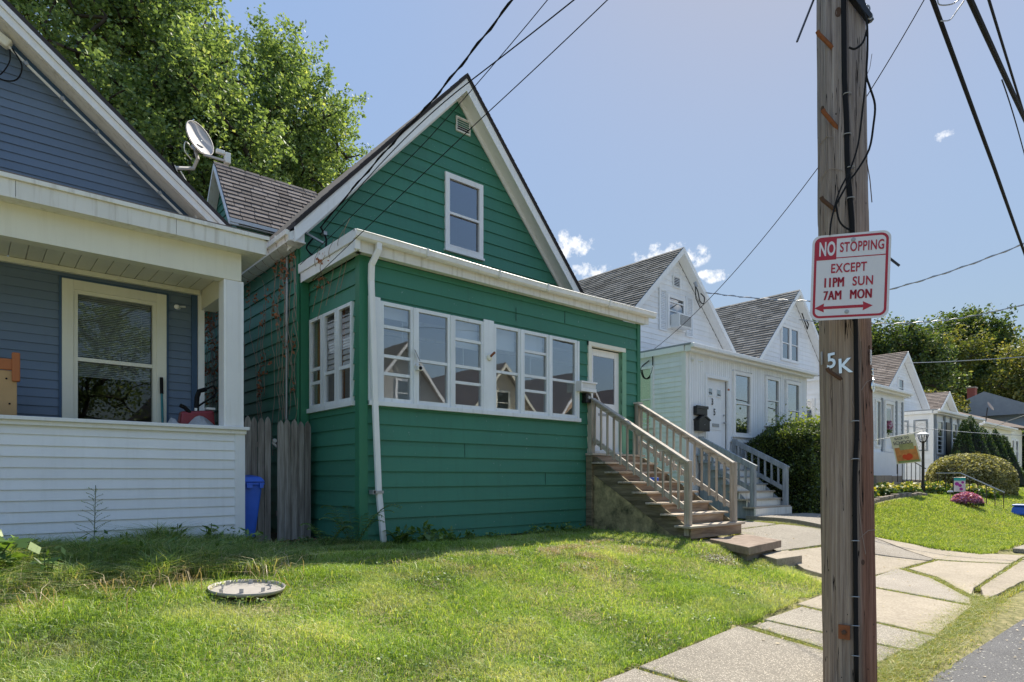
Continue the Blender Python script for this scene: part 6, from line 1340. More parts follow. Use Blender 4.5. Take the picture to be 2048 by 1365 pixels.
# loose cable loops on the right-hand side of the pole
def ps(pts, z=4.10): return [at(u, v, z + (d if len(t_) > 2 else 0)) for t_ in pts for (u, v, d) in [(t_ + (0,))[:3]]]
cl_ = MB(); cl_.tube(ps([(1718, 10), (1733, 40), (1735, 100), (1733, 150), (1740, 175), (1750, 210), (1747, 250), (1738, 300), (1712, 345), (1700, 360), (1680, 395), (1672, 410)]), .0065, 6)
cl_.tube(ps([(1734, 60), (1726, 85), (1710, 98), (1698, 95)]), .007, 6).tube(ps([(1733, 150), (1724, 230), (1716, 290), (1700, 340), (1678, 385), (1663, 440), (1660, 470)]), .006, 6)
cl_.tube(ps([(1672, 410), (1678, 440), (1690, 455), (1708, 462)]), .006, 6).build('loose_cable', BLACK, up)
cw = MB(); cw.tube(ps([(1733, 320), (1740, 360), (1744, 405)]), .003, 4).tube(ps([(1744, 108), (1740, 135), (1735, 148)]), .0018, 4).build('wood_splinter', RUSTD, up)
cw = MB().bar(at(1702, -10, 4.2), at(1738, 36, 4.2), .045, .03).bar(at(1712, -14, 4.25), at(1742, 44, 4.25), .03, .03).build('cable_clamp', BLACKM, up)
MB().tube([at(1735 + 5 * math.cos(a), 18 + 7 * math.sin(a), 4.2) for a in np.linspace(0, 6.28, 10)], .005, 5).tube([at(1740 + 5 * math.cos(a), 33 + 5 * math.sin(a), 4.2) for a in np.linspace(0, 6.28, 10)], .005, 5).build('clamp_ring', GREYM, up)
MB().bar(at(1632, -12, 4.3), at(1594, 84, 4.2), .010).build('rod', BLACKM, up)
MB().bar(at(1764, 505, 4.35), at(1799, 532, 4.3), .014).build('rod', BLACKM, up)
vn = MB()
for pts in ([(1716, 640), (1722, 700), (1719, 770), (1722, 860), (1716, 950), (1720, 1040), (1730, 1110)], [(1716, 690), (1706, 668), (1700, 650)], [(1722, 780), (1733, 762), (1748, 755)], [(1716, 1080), (1735, 1062), (1752, 1062)], [(1640, 336), (1660, 322), (1680, 328), (1696, 340)], [(1640, 258), (1658, 252), (1672, 260)], [(1718, 830), (1708, 812), (1704, 795)]):
    vn.tube([pp(u, v, .006) for u, v in pts], .0022, 4)
vn.build('dry_tendril', VINEW, up)

# ================================================================== NO STOPPING SIGN
so = Vector(at(1700, 552.5, 4.07))
sfw = Vector((math.cos(R(49.2)), math.sin(R(49.2)), 0)); srt = Vector((math.sin(R(49.2)), -math.cos(R(49.2)), 0))
Us = (srt * math.cos(R(20)) - sfw * math.sin(R(20))); Ns = Us.cross(Z1); tl = R(-1.8); Ur = Us * math.cos(tl) + Z1 * math.sin(tl); Vr = Z1 * math.cos(tl) - Us * math.sin(tl)
sg = empty('no_stopping_sign', tuple(so), 'white and red no stopping sign with double-headed arrow on the pole', 'traffic sign')
SW, SH = .452, .552
def rrect(w, h, r, k=6):
    return [(sx * (w / 2 - r) + r * math.cos(a), sy * (h / 2 - r) + r * math.sin(a)) for (sx, sy, a0) in ((1, 1, 0), (-1, 1, 90), (-1, -1, 180), (1, -1, 270)) for a in [R(a0 + 90 * i / k) for i in range(k + 1)]]
g = lambda x, y, nn: so + Ur * x + Vr * y + Ns * nn
def plate(name, pts, n0, n1, mat): m = MB(); m.prism([g(x, y, n0) for x, y in pts], Ns * (n1 - n0)); return m.build(name, mat, sg)
def ringp(name, outer, inner, n0, n1, mat):
    m = MB(); k = len(outer)
    for i in range(k):
        j = (i + 1) % k; m.hexa([g(*outer[i], n0), g(*outer[j], n0), g(*inner[j], n0), g(*inner[i], n0), g(*outer[i], n1), g(*outer[j], n1), g(*inner[j], n1), g(*inner[i], n1)])
    return m.build(name, mat, sg)
plate('sign_plate', rrect(SW, SH, .05), -.003, 0, SIGNW)
ringp('red_border', rrect(SW - .028, SH - .028, .042), rrect(SW - .056, SH - .056, .030), .0, .0012, SIGNR)
hw, hh = (SW - .056) / 2, (SH - .056) / 2; zr = .120
rp = [(-hw, zr), (-hw + .115, zr), (-hw + .115, hh)] + [(-hw + .03 + .03 * math.cos(a), hh - .03 + .03 * math.sin(a)) for a in [R(90 + 15 * i) for i in range(7)]]
plate('red_panel', rp, 0, .0011, SIGNR); plate('red_line', [(-hw + .115, zr), (hw, zr), (hw, zr + .006), (-hw + .115, zr + .006)], 0, .0011, SIGNR); plate('red_line', [(-hw, zr - .006), (-hw + .115, zr - .006), (-hw + .115, zr), (-hw, zr)], 0, .0011, SIGNR)
def stx(s, x, y, w, h, mat, bold=.018):   # a word fitted to its printed width and height
    o = text('lettering', s, mat, sg, (0, 0, 0), X1, Z1, 1, 1, bold, .0006, 1.08); L = wloc(sg); C_ = [v.co + L for v in o.data.vertices]
    a0, a1 = min(c.x for c in C_), max(c.x for c in C_); b0, b1 = min(c.z for c in C_), max(c.z for c in C_)
    for v, c in zip(o.data.vertices, C_): v.co = g(x + ((c.x - a0) / (a1 - a0) - .5) * w, y + (c.z - b0) / (b1 - b0) * h, .0018 + (.0004 if c.y < 0 else 0)) - L
stx('NO', -.137, .139, .094, .094, SIGNW, .03); stx('STOPPING', .062, .157, .250, .064, SIGNR)
stx('EXCEPT', -.008, .026, .205, .060, SIGNR); stx('11PM', -.090, -.064, .110, .060, SIGNR, 0); stx('SUN', .074, -.064, .116, .060, SIGNR)
stx('7AM', -.098, -.147, .100, .058, SIGNR, 0); stx('MON', .066, -.147, .120, .058, SIGNR, 0)
for dx in (.0028, -.0028): stx('11PM', -.090 + dx, -.0645, .110, .061, SIGNR, 0); stx('7AM', -.098 + dx, -.1475, .100, .059, SIGNR, 0); stx('MON', .066 + dx, -.1475, .120, .059, SIGNR, 0)
ya = -.196; xo = -.033
plate('arrow', [(a + xo, b + ya) for (a, b) in ((-.168, 0), (-.112, .029), (-.114, .009), (.114, .009), (.112, .029), (.168, 0), (.112, -.029), (.114, -.009), (-.114, -.009), (-.112, -.029))], 0, .0012, SIGNR)
for (x, y) in ((.012, hh - .016), (-.012, -hh + .020)): MB().lathe(g(x, y, 0), [(.013, 0), (.013, .004), (.007, .005), (.007, .009)], 12, axis=Ns).build('bolt', GREYM, sg)


# ================================================================== OVERHEAD WIRES
def wire(label, pts, r, mat=BLACK, n=24, sag=0.0, twist=False, name='overhead_wire'):
    A_, B_ = Vector(pts[0]), Vector(pts[-1])
    if len(pts) == 2: P_ = [A_.lerp(B_, t) - Z1 * (4 * sag * t * (1 - t)) for t in np.linspace(0, 1, n)]
    else: P_ = [Vector(p) for p in pts]
    m = MB().tube(P_, r, 6)
    if twist:
        L = sum((b - a).length for a, b in zip(P_, P_[1:])); k = int(L / .12); q = []
        for i in range(k + 1):
            t = i / k * (len(P_) - 1); j = min(int(t), len(P_) - 2); p = P_[j].lerp(P_[j + 1], t - j); d = (P_[j + 1] - P_[j]).normalized(); x = d.cross(Z1).normalized(); y = x.cross(d)
            a = i * 1.3; q.append(p + (x * math.cos(a) + y * math.sin(a)) * r * 1.5)
        m.tube(q, r * .8, 5)
    return m.build(name, mat, None, label=label, cat='wire')
HP = lambda z, dx=0, dy=0: (4.55 + dx, 1.80 + dy, z)
def fitwire(label, px, d0, d1, r, mat=BLACK, **k):   # bearing / elevation pairs, distance growing from d0 to d1
    n_ = len(px) - 1; return wire(label, [at(u, v, 1 / (1 / d0 + (1 / d1 - 1 / d0) * i / n_)) for i, (u, v) in enumerate(px)], r, mat, **k)
def bez(p0, p1, p2, n_=18): return [((1 - t) ** 2 * p0[0] + 2 * t * (1 - t) * p1[0] + t * t * p2[0], (1 - t) ** 2 * p0[1] + 2 * t * (1 - t) * p1[1] + t * t * p2[1]) for t in np.linspace(0, 1, n_)]
fitwire('thickest black twisted cable looping down to the left rake of the green house', bez((1250, -300), (1000, 40), (853, 215), 14) + bez((853, 215), (760, 310), (641, 455), 10)[1:], 5.6, 10.1, .0095, twist=True)
fitwire('black wire crossing the very peak of the green gable', bez((1500, -290), (1180, -20), (941, 162), 14) + bez((941, 162), (800, 268), (640, 470), 12)[1:], 5.0, 10.0, .0065)
fitwire('thin wire passing right of the gable peak down to the porch roof', bez((1420, -420), (1110, 0), (850, 285), 14) + bez((850, 285), (720, 420), (600, 530), 10)[1:], 5.0, 10.0, .0045)
fitwire('lowest thin wire slanting across the green gable below the attic vent', bez((1560, -340), (1222, 0), (965, 235), 14) + bez((965, 235), (760, 430), (625, 560), 10)[1:], 4.8, 9.6, .005)
fitwire('heavy black communication cable running steeply down the right sky', bez((1720, -400), (1865, 0), (1990, 340), 16) + bez((1990, 340), (2060, 540), (2150, 780), 10)[1:], 4.5, 22, .022)
fitwire('thick cable bundle at the upper right corner', bez((1850, -200), (1985, 100), (2055, 250), 16) + bez((2055, 250), (2110, 400), (2200, 640), 10)[1:], 5.0, 20, .027)
fitwire('slimmer cable right of the thick bundle at the upper right corner', bez((1930, -160), (1995, 60), (2080, 330), 18), 5.4, 12, .014)
fitwire('thin wire dropping from the thick bundle at the right edge', bez((2004, 160), (2030, 230), (2062, 360), 12), 6, 9, .006)
fitwire('thin wire from the side wall of number 35 up behind the pole', bez((1300, 705), (1440, 600), (1633, 340), 14) + bez((1633, 340), (1760, 170), (1925, -140), 14)[1:], 17.6, 6.6, .0065)
fitwire('twisted grey service cable from the number 35 gable to the right', bez((1398, 583), (1500, 600), (1640, 603), 12) + bez((1640, 603), (1840, 590), (2250, 400), 18)[1:], 20.5, 14.4, .014, GREYM, twist=True)
fitwire('upper pale service cable passing in front of the far trees', bez((1598, 640), (1760, 655), (1900, 640), 14) + bez((1900, 640), (2000, 625), (2200, 570), 12)[1:], 24, 18, .014, GREYM, twist=True)
fitwire('lower pale service cable from the fourth house gable', bez((1815, 726), (1900, 725), (2060, 713), 14) + bez((2060, 713), (2140, 708), (2250, 690), 6)[1:], 31, 22, .016, GREYM)
fitwire('upper of two thin pale wires low at the right edge', bez((1780, 848), (1900, 866), (2070, 872), 10), 30, 22, .012, GREYM)
fitwire('lower of two thin pale wires low at the right edge', bez((1960, 870), (2000, 845), (2070, 825), 10), 36, 24, .014, GREYM)
w_ = MB().tube([at(1872 + 3, 0, 6.0), at(1880, 10, 6.0), at(1905, 8, 6.0), at(1925, -6, 6.0)], .006, 5).tube([at(1882, 42, 5.9), at(1900, 40, 6.0), at(1915, 20, 6.0), at(1928, 2, 6.0)], .006, 5).build('cable_hanger', GREYM, None, label='small looped wire hanger on the heavy cable at the top right', cat='wire')

# ================================================================== LAWN LITTER: round lid
ld = empty('round_metal_lid', (1.96, 6.0, -1.1), 'upturned round grey metal lid with small tabs lying on the lawn', 'lid')
lz = H(1.96, 6.0) + .004; LN = Vector((.02, -.06, 1)).normalized(); lc_ = Vector((1.96, 6.0, lz))
MB().lathe(lc_, [(.30, 0), (.30, .012)], 48, axis=LN).build('disc', LIDM, ld)
m = MB(); m.lathe(lc_, [(.302, 0), (.32, .008), (.332, .040), (.326, .042), (.31, .010)], 48, axis=LN); m.f = [f for f in m.f if len(f) == 4]; m.build('rim', LIDM, ld, smooth=True)
for (a, r) in ((20, .25), (65, .26), (110, .27), (150, .21), (200, .27), (235, .16), (300, .18), (340, .20)):
    p = lc_ + Vector((r * math.cos(R(a)), r * math.sin(R(a)), 0)); p.z = lc_.z - (LN.x * (p.x - lc_.x) + LN.y * (p.y - lc_.y)) + .012
    q = p + Vector((.0, 0, .028)); MB().bar(p, q + Z1 * .01, .036, .012, up=(math.cos(R(a)), math.sin(R(a)), 0)).bar(q - Vector((.012, 0, 0)), q + Vector((.012, 0, .002)), .01, .01).build('tab', GREYM, ld)

# ================================================================== WEEDS AND SHRUBS
def tuft(name, label, x, y, n, h, w, rad, mat, cat='weed', group=None, lean=.6):
    a = rng.uniform(0, 2 * np.pi, n); r = rad * rng.uniform(0, 1, n) ** .7; P = np.stack([x + r * np.cos(a), y + r * np.sin(a), np.zeros(n)], 1); P[:, 2] = Hh(P[:, 0], P[:, 1]) + .0
    rt = empty(name, (x, y, H(x, y)), label, cat, group); blades('foliage', P, h * rng.uniform(.5, 1.1, n), w, mat, lean, rt); return rt
def broad(label, x, y, rad, hh_, n, leaf, group=None, mat=None, name='broadleaf_weed', cat='weed', z=None):
    z = H(x, y) if z is None else z; rt = empty(name, (x, y, z), label, cat, group); d = rng.normal(size=(n, 3)); d[:, 2] = np.abs(d[:, 2]); d /= np.linalg.norm(d, axis=1)[:, None]
    C = np.array([x, y, z + .02]) + d * np.array([rad, rad, hh_]) * rng.uniform(.35, 1, n)[:, None]; leaves('foliage', C, leaf, mat or BROADM, rt, asp=.5)
    m = MB()
    for k in range(6): q = C[rng.integers(n)]; m.tube([(x, y, z), ((x + q[0]) / 2, (y + q[1]) / 2, z + (q[2] - z) * .65), tuple(q)], .004, 4)
    m.build('stem', WEEDM2, rt); return rt
WEEDM2 = plain('weed_stem', (.07, .10, .03), .7)
for i, (x, y, r_, h_, n_, lf) in enumerate(((4.85, 8.0, .22, .28, 80, .11), (5.25, 7.95, .24, .32, 90, .12), (5.6, 8.0, .18, .22, 60, .10), (6.0, 8.0, .16, .15, 40, .08), (6.5, 8.05, .14, .12, 30, .07), (7.4, 8.0, .18, .16, 45, .08), (7.8, 8.03, .18, .2, 50, .08), (8.15, 8.0, .16, .2, 45, .08), (8.6, 7.9, .16, .15, 36, .07), (9.3, 7.75, .2, .3, 60, .09), (9.6, 7.5, .2, .2, 50, .08), (4.0, 8.6, .2, .12, 40, .08), (3.7, 8.9, .2, .14, 40, .07))):
    broad('low broad-leaved weed growing along the foot of the green front wall', x, y, r_, h_, n_, lf, 'weeds along the green house')
# ferns at the green corner
def fern(label, x, y, n_, L, lean_dir=None):
    z = H(x, y); rt = empty('fern', (x, y, z), label, 'fern'); C, D, S = [], [], []; m = MB()
    for k in range(n_):
        a = random.uniform(0, 6.28) if lean_dir is None else lean_dir + random.uniform(-1.3, 1.3); l = L * random.uniform(.7, 1.1); path = []
        for j in range(15):
            t = j / 14; path.append(Vector((x + math.cos(a) * l * t * .75, y + math.sin(a) * l * t * .75, z + l * (math.sin(t * 1.9)) * .72)))
        m.tube(path, .003, 4)
        for j in range(2, 15):
            d = (path[j] - path[j - 1]).normalized(); s_ = d.cross(Z1).normalized(); wd = .11 * math.sin(math.pi * (j / 15) ** .7) + .012
            for q in (-1, 1):
                C.append(path[j] + s_ * q * wd * .5); D.append(s_ * q + d * .35); S.append(wd * 1.15)
    C = np.array(C); D = np.array(D); S = np.array(S); nn = len(C); a = D / np.linalg.norm(D, axis=1)[:, None]; b = np.cross(a, np.array([0, 0, 1.])); b /= np.linalg.norm(b, axis=1)[:, None]
    V = np.empty((nn, 4, 3)); V[:, 0] = C - a * S[:, None] * .5; V[:, 1] = C + b * .013; V[:, 2] = C + a * S[:, None] * .5 - np.array([0, 0, .012]); V[:, 3] = C - b * .013
    np_mesh('frond', V.reshape(-1, 3), [np.arange(nn * 4).reshape(nn, 4)], FERNM, rt, rng.random(nn)); m.build('stem', WEEDM2, rt)
fern('tall fern with arching fronds at the left corner of the green porch', 4.05, 8.02, 11, .80); fern('smaller fern spreading left of the porch corner by the fence', 3.72, 8.15, 7, .55); fern('small fern just right of the downspout foot', 4.75, 8.0, 5, .34)
# rank grass and weeds under the white porch wall
def inrank(x, y): return (y > 6.05 + .22 * x + .14 * np.sin(x * 5) + .08 * np.sin(x * 13)) & (y < 9.2) & (x < 3.0) & (np.hypot(x - 1.96, y - 6.0) > .42)
n_ = 85000; P_ = np.stack([rng.uniform(-.8, 3.0, n_), rng.uniform(5.9, 9.2, n_)], 1); P_ = P_[inrank(P_[:, 0], P_[:, 1])]
dn_ = np.array([mnoise.noise(Vector((a * 3.1, b * 3.1, 1.7))) for a, b in P_]); P_ = P_[rng.random(len(P_)) < np.clip(.75 + dn_ * 1.4, .12, 1)]; dn_ = np.array([mnoise.noise(Vector((a * 2.3, b * 2.3, 7.7))) for a, b in P_])
hb_ = np.clip(.15 + .10 * np.clip((P_[:, 1] - 6.2) / 1.2, 0, 1) + .17 * dn_, .06, .5) * rng.uniform(.6, 1.45, len(P_)) * np.where(P_[:, 1] > 7.2, 1.15, 1) * np.where(P_[:, 0] > 2.55, .55, 1)
blades('rank_grass', np.column_stack([P_, Hh(P_[:, 0], P_[:, 1])]), hb_, .0075, WEEDM, .95, kind='stuff', curl=.8)
n_ = 1300; x_ = rng.uniform(-.5, 2.6, n_); P_ = np.column_stack([x_, 6.25 + .22 * x_ + rng.normal(size=n_) * .30, np.zeros(n_)]); P_[:, 2] = Hh(P_[:, 0], P_[:, 1]); P_ = P_[np.array([mnoise.noise(Vector((a * 4, b * 4, 5.5))) for a, b in P_[:, :2]]) > -.05]
blades('bent_straw', P_, rng.uniform(.12, .30, len(P_)), .008, STRAWM, 1.6, kind='stuff', curl=.9)
tw = empty('tall_weed', (1.13, 8.85, H(1.13, 8.85)), 'tall thin seeding weed standing against the white porch wall', 'weed')
m = MB(); z = H(1.13, 8.85); m.tube([(1.13, 8.85, z), (1.15, 8.86, z + .4), (1.16, 8.86, z + .9)], .004, 5); C = []
for k in range(26):
    t = .3 + .65 * k / 26; a = k * 2.4; l = .24 * (1.05 - t) + .04; p = Vector((1.145, 8.86, z + .9 * t)); q = p + Vector((math.cos(a) * l, math.sin(a) * l * .6, l * .5)); m.tube([p, (p + q) / 2 + Z1 * .01, q], .0018, 4)
    for s_ in np.linspace(.35, 1, 6): C.append(p.lerp(q, s_) + Vector((random.uniform(-.01, .01), random.uniform(-.01, .01), random.uniform(0, .012))))
m.build('stem', WEEDM2, tw); leaves('seed_heads', np.array(C), .014, WEEDM, tw); leaves('foliage', np.array([[1.13 + .06 * math.cos(a), 8.85 + .06 * math.sin(a), z + .08 + .035 * i] for i, a in enumerate(np.arange(0, 22, 2.2))]), .10, BROADM, tw, asp=.3)
for (x, y, lab) in ((.52, 6.75, 'willow-like weed with narrow pointed leaves at the left of the lawn'), (1.78, 8.75, 'dark bushy weed below the middle of the white porch wall'), (2.42, 8.9, 'broad-leaved weed below the right end of the white porch wall'), (2.0, 8.8, 'spindly weed leaning right under the white porch wall')):
    z = H(x, y); rt = empty('leafy_weed', (x, y, z), lab, 'weed'); m = MB(); C, D = [], []
    for q in range(3):
        ox, oy = random.uniform(-.08, .08), random.uniform(-.05, .05); hh_ = random.uniform(.28, .42); m.tube([(x, y, z), (x + ox, y + oy, z + hh_)], .0045, 4)
        for j in range(11): t = .2 + .8 * j / 11; a = j * 2.4; C.append((x + ox * t + .05 * math.cos(a), y + oy * t + .05 * math.sin(a), z + hh_ * t)); D.append((math.cos(a), math.sin(a), .5))
    m.build('stem', WEEDM2, rt); leaves('foliage', np.array(C), .13, BROADM, rt, asp=.26, dirs=np.array(D) * 2.5, up=1.)
sh = empty('leafy_shrub', (.05, 7.3, H(0, 7.3)), 'shrub with large dark green leaves at the left edge below the porch', 'shrub')
n_ = 260; C = np.stack([rng.normal(.05, .16, n_), rng.normal(7.3, .22, n_), rng.uniform(-1.0, -.52, n_)], 1); leaves('foliage', C, .15, BROADM, sh, asp=.62, up=.8)
m = MB()
for k in range(10): m.tube([(.05, 7.3, -1.02), tuple(C[rng.integers(n_)])], .007, 4)
m.build('stem', WEEDM2, sh)

# ================================================================== GRASS
def scatter(n, x0, x1, y0, y1, keep, dens=None):
    P = np.stack([rng.uniform(x0, x1, n), rng.uniform(y0, y1, n)], 1); k = keep(P[:, 0], P[:, 1]); P = P[k]
    return np.column_stack([P, gz(P[:, 0], P[:, 1]) - .004])
def inpoly(x, y, pts):
    r = np.ones_like(x, bool); k = len(pts)
    for i in range(k): (ax, ay), (bx, by) = pts[i], pts[(i + 1) % k]; r &= ((bx - ax) * (y - ay) - (by - ay) * (x - ax)) > 0
    return r
def housecut(x, y):
    return ~((x > 4.2) & (x < 10.7) & (y > 8.2) | (x > 8.95) & (x < 10.6) & (y > 5.9) & (y < 8.3) | (x < 2.98) & (y > 9.2) | (x > 2.98) & (x < 4.25) & (y > 8.6) | (x > 13.3) & (y > 8.9) | inpoly(x, y, [(8.62, 4.72), (9.98, 4.90), (10.58, 5.84), (9.30, 5.78)]) | inpoly(x, y, [(8.93, 4.45), (9.62, 4.40), (10.12, 4.86), (9.35, 4.98)]) | (x > 13.6) & (x < 15.9) & (y > 5.6)
             | (np.hypot(x - 1.96, y - 6.0) < .31))
def lawn(x, y): # left lawn
    e = 2.96 + .108 * (x - 3.5) + .05 * np.sin(x * 7) + .03 * np.sin(x * 17); c = 9.25 + .25 * np.sin(y * 3) - np.clip(4.9 - y, 0, 2) * .35
    return (y > np.minimum(e, 3.5)) & (x < c) & housecut(x, y)
def vis(x, y, m=.25):  # inside or just outside the picture
    c, s = math.cos(R(49.2)), math.sin(R(49.2)); z = x * c + y * s; u = (x * s - y * c) / np.maximum(z, .1); return (z > .8) & (np.abs(u) < .81 + m) & (np.abs(1.4 / np.maximum(z, .1)) < .44)
def vn2(x, y, f): return np.array([mnoise.noise(Vector((a * f, b * f, 3.3))) for a, b in zip(x, y)])
P = scatter(760000, -3.5, 9.6, 2.8, 9.2, lambda x, y: lawn(x, y) & vis(x, y)); 
dcam = np.hypot(P[:, 0], P[:, 1]); P = P[rng.random(len(P)) < np.clip(1.25 - (dcam - 4) * .10, .35, 1)]
gx, gy = np.meshgrid(np.arange(-4, 10, .1), np.arange(2.5, 9.5, .1)); nf = vn2(gx.ravel(), gy.ravel(), 1.7).reshape(gx.shape); nf2 = vn2(gx.ravel() + 50, gy.ravel(), .8).reshape(gx.shape)
ix = np.clip(((P[:, 0] + 4) / .1).astype(int), 0, gx.shape[1] - 1); iy = np.clip(((P[:, 1] - 2.5) / .1).astype(int), 0, gx.shape[0] - 1); q = nf[iy, ix]; q2 = nf2[iy, ix]
bare = (np.hypot(P[:, 0] - 8.3, (P[:, 1] - 5.0) * 1.5) < .38); P = P[~bare | (rng.random(len(P)) < .25)]; q = q[~bare | True][:len(P)] if len(q) == len(P) else nf[np.clip(((P[:, 1] - 2.5) / .1).astype(int), 0, gx.shape[0] - 1), np.clip(((P[:, 0] + 4) / .1).astype(int), 0, gx.shape[1] - 1)]
q2 = nf2[np.clip(((P[:, 1] - 2.5) / .1).astype(int), 0, gx.shape[0] - 1), np.clip(((P[:, 0] + 4) / .1).astype(int), 0, gx.shape[1] - 1)]
hgt = (.050 + .048 * q + .030 * q2) * rng.uniform(.55, 1.35, len(P)); hgt = np.clip(hgt, .015, .12)
ton = np.clip(rng.normal(.42, .19, len(P)) + .40 * q - .25 * q2 + np.where(rng.random(len(P)) < .05, .5, 0), 0, 1)
blades('grass', P, hgt, .0052, GRASSM, 1.1, tones=ton, kind='stuff', curl=.6)
print('blades', len(P))
# straws and longer stems lying in the lawn
P2 = scatter(5200, -3, 9.4, 2.9, 8.4, lambda x, y: lawn(x, y) & vis(x, y)); blades('dry_straw', P2, rng.uniform(.03, .085, len(P2)), .005, STRAWM, 2.2, kind='stuff', curl=.9)
P2 = scatter(12000, -3, 9.4, 2.9, 8.4, lambda x, y: lawn(x, y) & vis(x, y)); blades('tall_grass', P2, rng.uniform(.07, .14, len(P2)), .0065, GRASSR, 1.2, kind='stuff', curl=.8)
n_ = 2600; C = np.stack([rng.uniform(-3, 9.3, n_), rng.uniform(3, 8.2, n_)], 1); C = C[lawn(C[:, 0], C[:, 1]) & vis(C[:, 0], C[:, 1])]; C = C[np.array([mnoise.noise(Vector((a * 1.9, b * 1.9, 12.))) for a, b in C]) > .12]
C = np.repeat(C, 7, 0) + rng.normal(size=(len(C) * 7, 2)) * .035; leaves('clover', np.column_stack([C, Hh(C[:, 0], C[:, 1]) + rng.uniform(.02, .06, len(C))]), .026, BROADM, None, up=1.5, asp=.8, kind='stuff')
n_ = 16000; C = np.stack([rng.normal(6.1, 1.3, n_), rng.normal(6.0, .55, n_)], 1); C = C[lawn(C[:, 0], C[:, 1]) & (C[:, 1] < 7.2)]; C = C[np.array([mnoise.noise(Vector((a * 2.4, b * 2.4, 22.))) for a, b in C]) > .02]
blades('mown_thatch', np.column_stack([C, Hh(C[:, 0], C[:, 1]) + .012]), rng.uniform(.02, .05, len(C)), .006, STRAWM, 2.6, kind='stuff', curl=.9)
# leafy plants among the unmown strip
for i in range(26):
    x = random.uniform(-.3, 2.8); y = 6.5 + .22 * x + random.uniform(0, 2.2); z = H(x, y); a = rng.uniform(0, 6.28, 22); r_ = rng.uniform(.03, .16, 22); C = np.stack([x + r_ * np.cos(a), y + r_ * np.sin(a), z + rng.uniform(.05, .34, 22)], 1)
    if i == 0: CC = [C]
    else: CC.append(C)
leaves('undergrowth', np.concatenate(CC), .085, BROADM, None, up=.6, asp=.35, kind='stuff')
C = np.stack([rng.uniform(5, 14, 900), rng.uniform(-.5, 1.9, 900)], 1); C = C[(C[:, 1] < 1.44 + .075 * (C[:, 0] - 5))]; leaves('fallen_leaves', np.column_stack([C, np.full(len(C), -1.466)]), .028, STRAWM, None, up=5, kind='stuff')
# shaded gap and alley
P2 = scatter(26000, 2.9, 4.4, 7.6, 9.4, lambda x, y: (rng.random(len(x)) < np.clip(1 - (y - 8) * .8, .06, 1))); blades('shade_grass', P2, rng.uniform(.04, .13, len(P2)), .006, WEEDM, .9, kind='stuff')
# right-hand lawn
def rl(x, y): return (x > 14.1 + .1 * np.sin(y * 6)) & (y > 3.12 + .05 * np.sin(x * 5)) & ~((x < 16.0) & (y > 5.7)) & ~((x > 15.7) & (x < 19.7) & (y > 6.8)) & (y < np.where(x < 18, 7.4, np.where(x < 22.6, 6.75 - .08 * (x - 18.3), 40))) & vis(x, y, .08)
P2 = scatter(260000, 14, 30, 3, 8.2, rl); d = np.hypot(P2[:, 0], P2[:, 1]); P2 = P2[rng.random(len(P2)) < np.clip(1.6 - d * .05, .25, 1)]
blades('grass_right', P2, rng.uniform(.035, .085, len(P2)) * (1 + .25 * (P2[:, 0] < 17)), .012, GRASSR, 1.0, kind='stuff')
P2 = scatter(90000, 28, 70, 2.9, 8.4, lambda x, y: vis(x, y, .05)); blades('grass_far', P2, rng.uniform(.06, .11, len(P2)), .035, GRASSR, 1.0, kind='stuff')
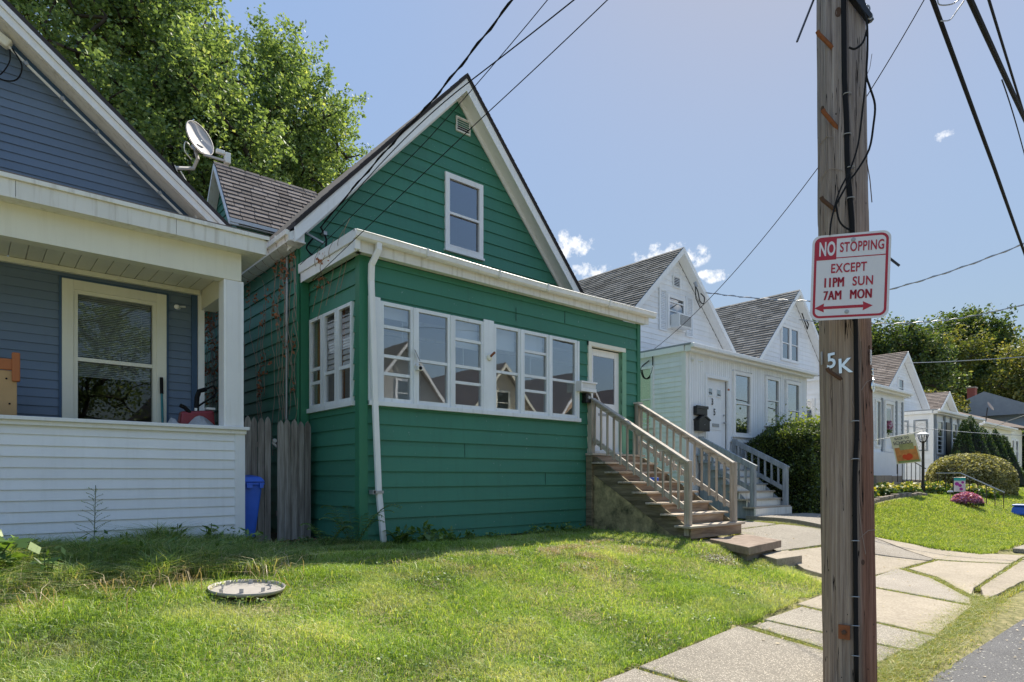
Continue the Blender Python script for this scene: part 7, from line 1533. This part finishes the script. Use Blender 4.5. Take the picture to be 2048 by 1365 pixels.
# grass in the joints of the pavement and along the road
J = []
def joint(a, b, w, n_): 
    t = rng.random(n_)[:, None]; p = np.array(a) * (1 - t) + np.array(b) * t + rng.normal(size=(n_, 2)) * w; J.append(p)
joint((5.66, 3.06), (5.25, 1.85), .035, 3000); joint((3.83, 3.0), (3.77, 1.85), .018, 700); joint((6.04, 3.1), (5.89, 1.85), .022, 900); joint((7.04, 3.25), (6.63, 1.85), .025, 1300)
joint((9.03, 3.42), (8.5, 2.0), .028, 1500); joint((11.0, 3.5), (10.48, 2.92), .05, 1400); joint((10.48, 2.92), (9.0, 2.1), .055, 3000); joint((12.6, 3.45), (13.05, 2.5), .03, 900); joint((9.9, 2.27), (14.5, 2.6), .025, 1900)
joint((9.2, 3.46), (13.9, 3.48), .02, 1600); joint((11.95, 3.5), (11.4, 4.9), .02, 500); joint((9.2, 4.9), (13.8, 4.95), .04, 1300); joint((10.9, 6.33), (13.0, 6.43), .03, 700); joint((13.25, 5.2), (13.3, 7.4), .10, 4200); joint((10.85, 5.9), (10.95, 7.5), .10, 2400); joint((13.3, 5.3), (15.8, 5.6), .07, 2800); joint((13.2, 7.5), (13.7, 8.3), .12, 2000)
t = rng.random(30000); x = 4.7 + t * 4.6; J.append(np.stack([x, 1.64 + .075 * (x - 5) + rng.normal(size=len(x)) * .10 + .05], 1)); x = rng.uniform(0, 4.7, 3000); J.append(np.stack([x, 1.66 + rng.normal(size=len(x)) * .06], 1)); x = rng.uniform(9.3, 15, 2500); J.append(np.stack([x, 1.93 + rng.normal(size=len(x)) * .03], 1))
J = np.concatenate(J); z = Hh(J[:, 0], J[:, 1]) - .035; tj = np.clip(rng.normal(.55, .3, len(J)), 0, 1)
blades('joint_grass', np.column_stack([J, z]), rng.uniform(.035, .085, len(J)), .006, JOINTM, 1.5, tones=tj, kind='stuff')
# fallen leaves and grit
C = np.stack([rng.uniform(5, 14, 220), rng.uniform(1.9, 6.5, 220)], 1); C = C[paved(C[:, 0], C[:, 1])]; leaves('fallen_leaves', np.column_stack([C, Hh(C[:, 0], C[:, 1]) + .03]), .035, STRAWM, None, up=4, kind='stuff')
C = np.stack([rng.uniform(2.9, 4.3, 160), rng.uniform(8.0, 9.5, 160)], 1); leaves('fallen_leaves', np.column_stack([C, Hh(C[:, 0], C[:, 1]) + .05]), .06, DEADM, None, up=3, kind='stuff')
C = np.stack([8.3 + rng.normal(size=260) * .16, 5.0 + rng.normal(size=260) * .1], 1); leaves('dead_leaves', np.column_stack([C, Hh(C[:, 0], C[:, 1]) + .04]), .03, BARKL := leafmat('grey_leaf_litter', [(0, (.10, .09, .08)), (1, (.30, .28, .25))], .1), None, up=2, kind='stuff')
print('done', len(bpy.data.objects))
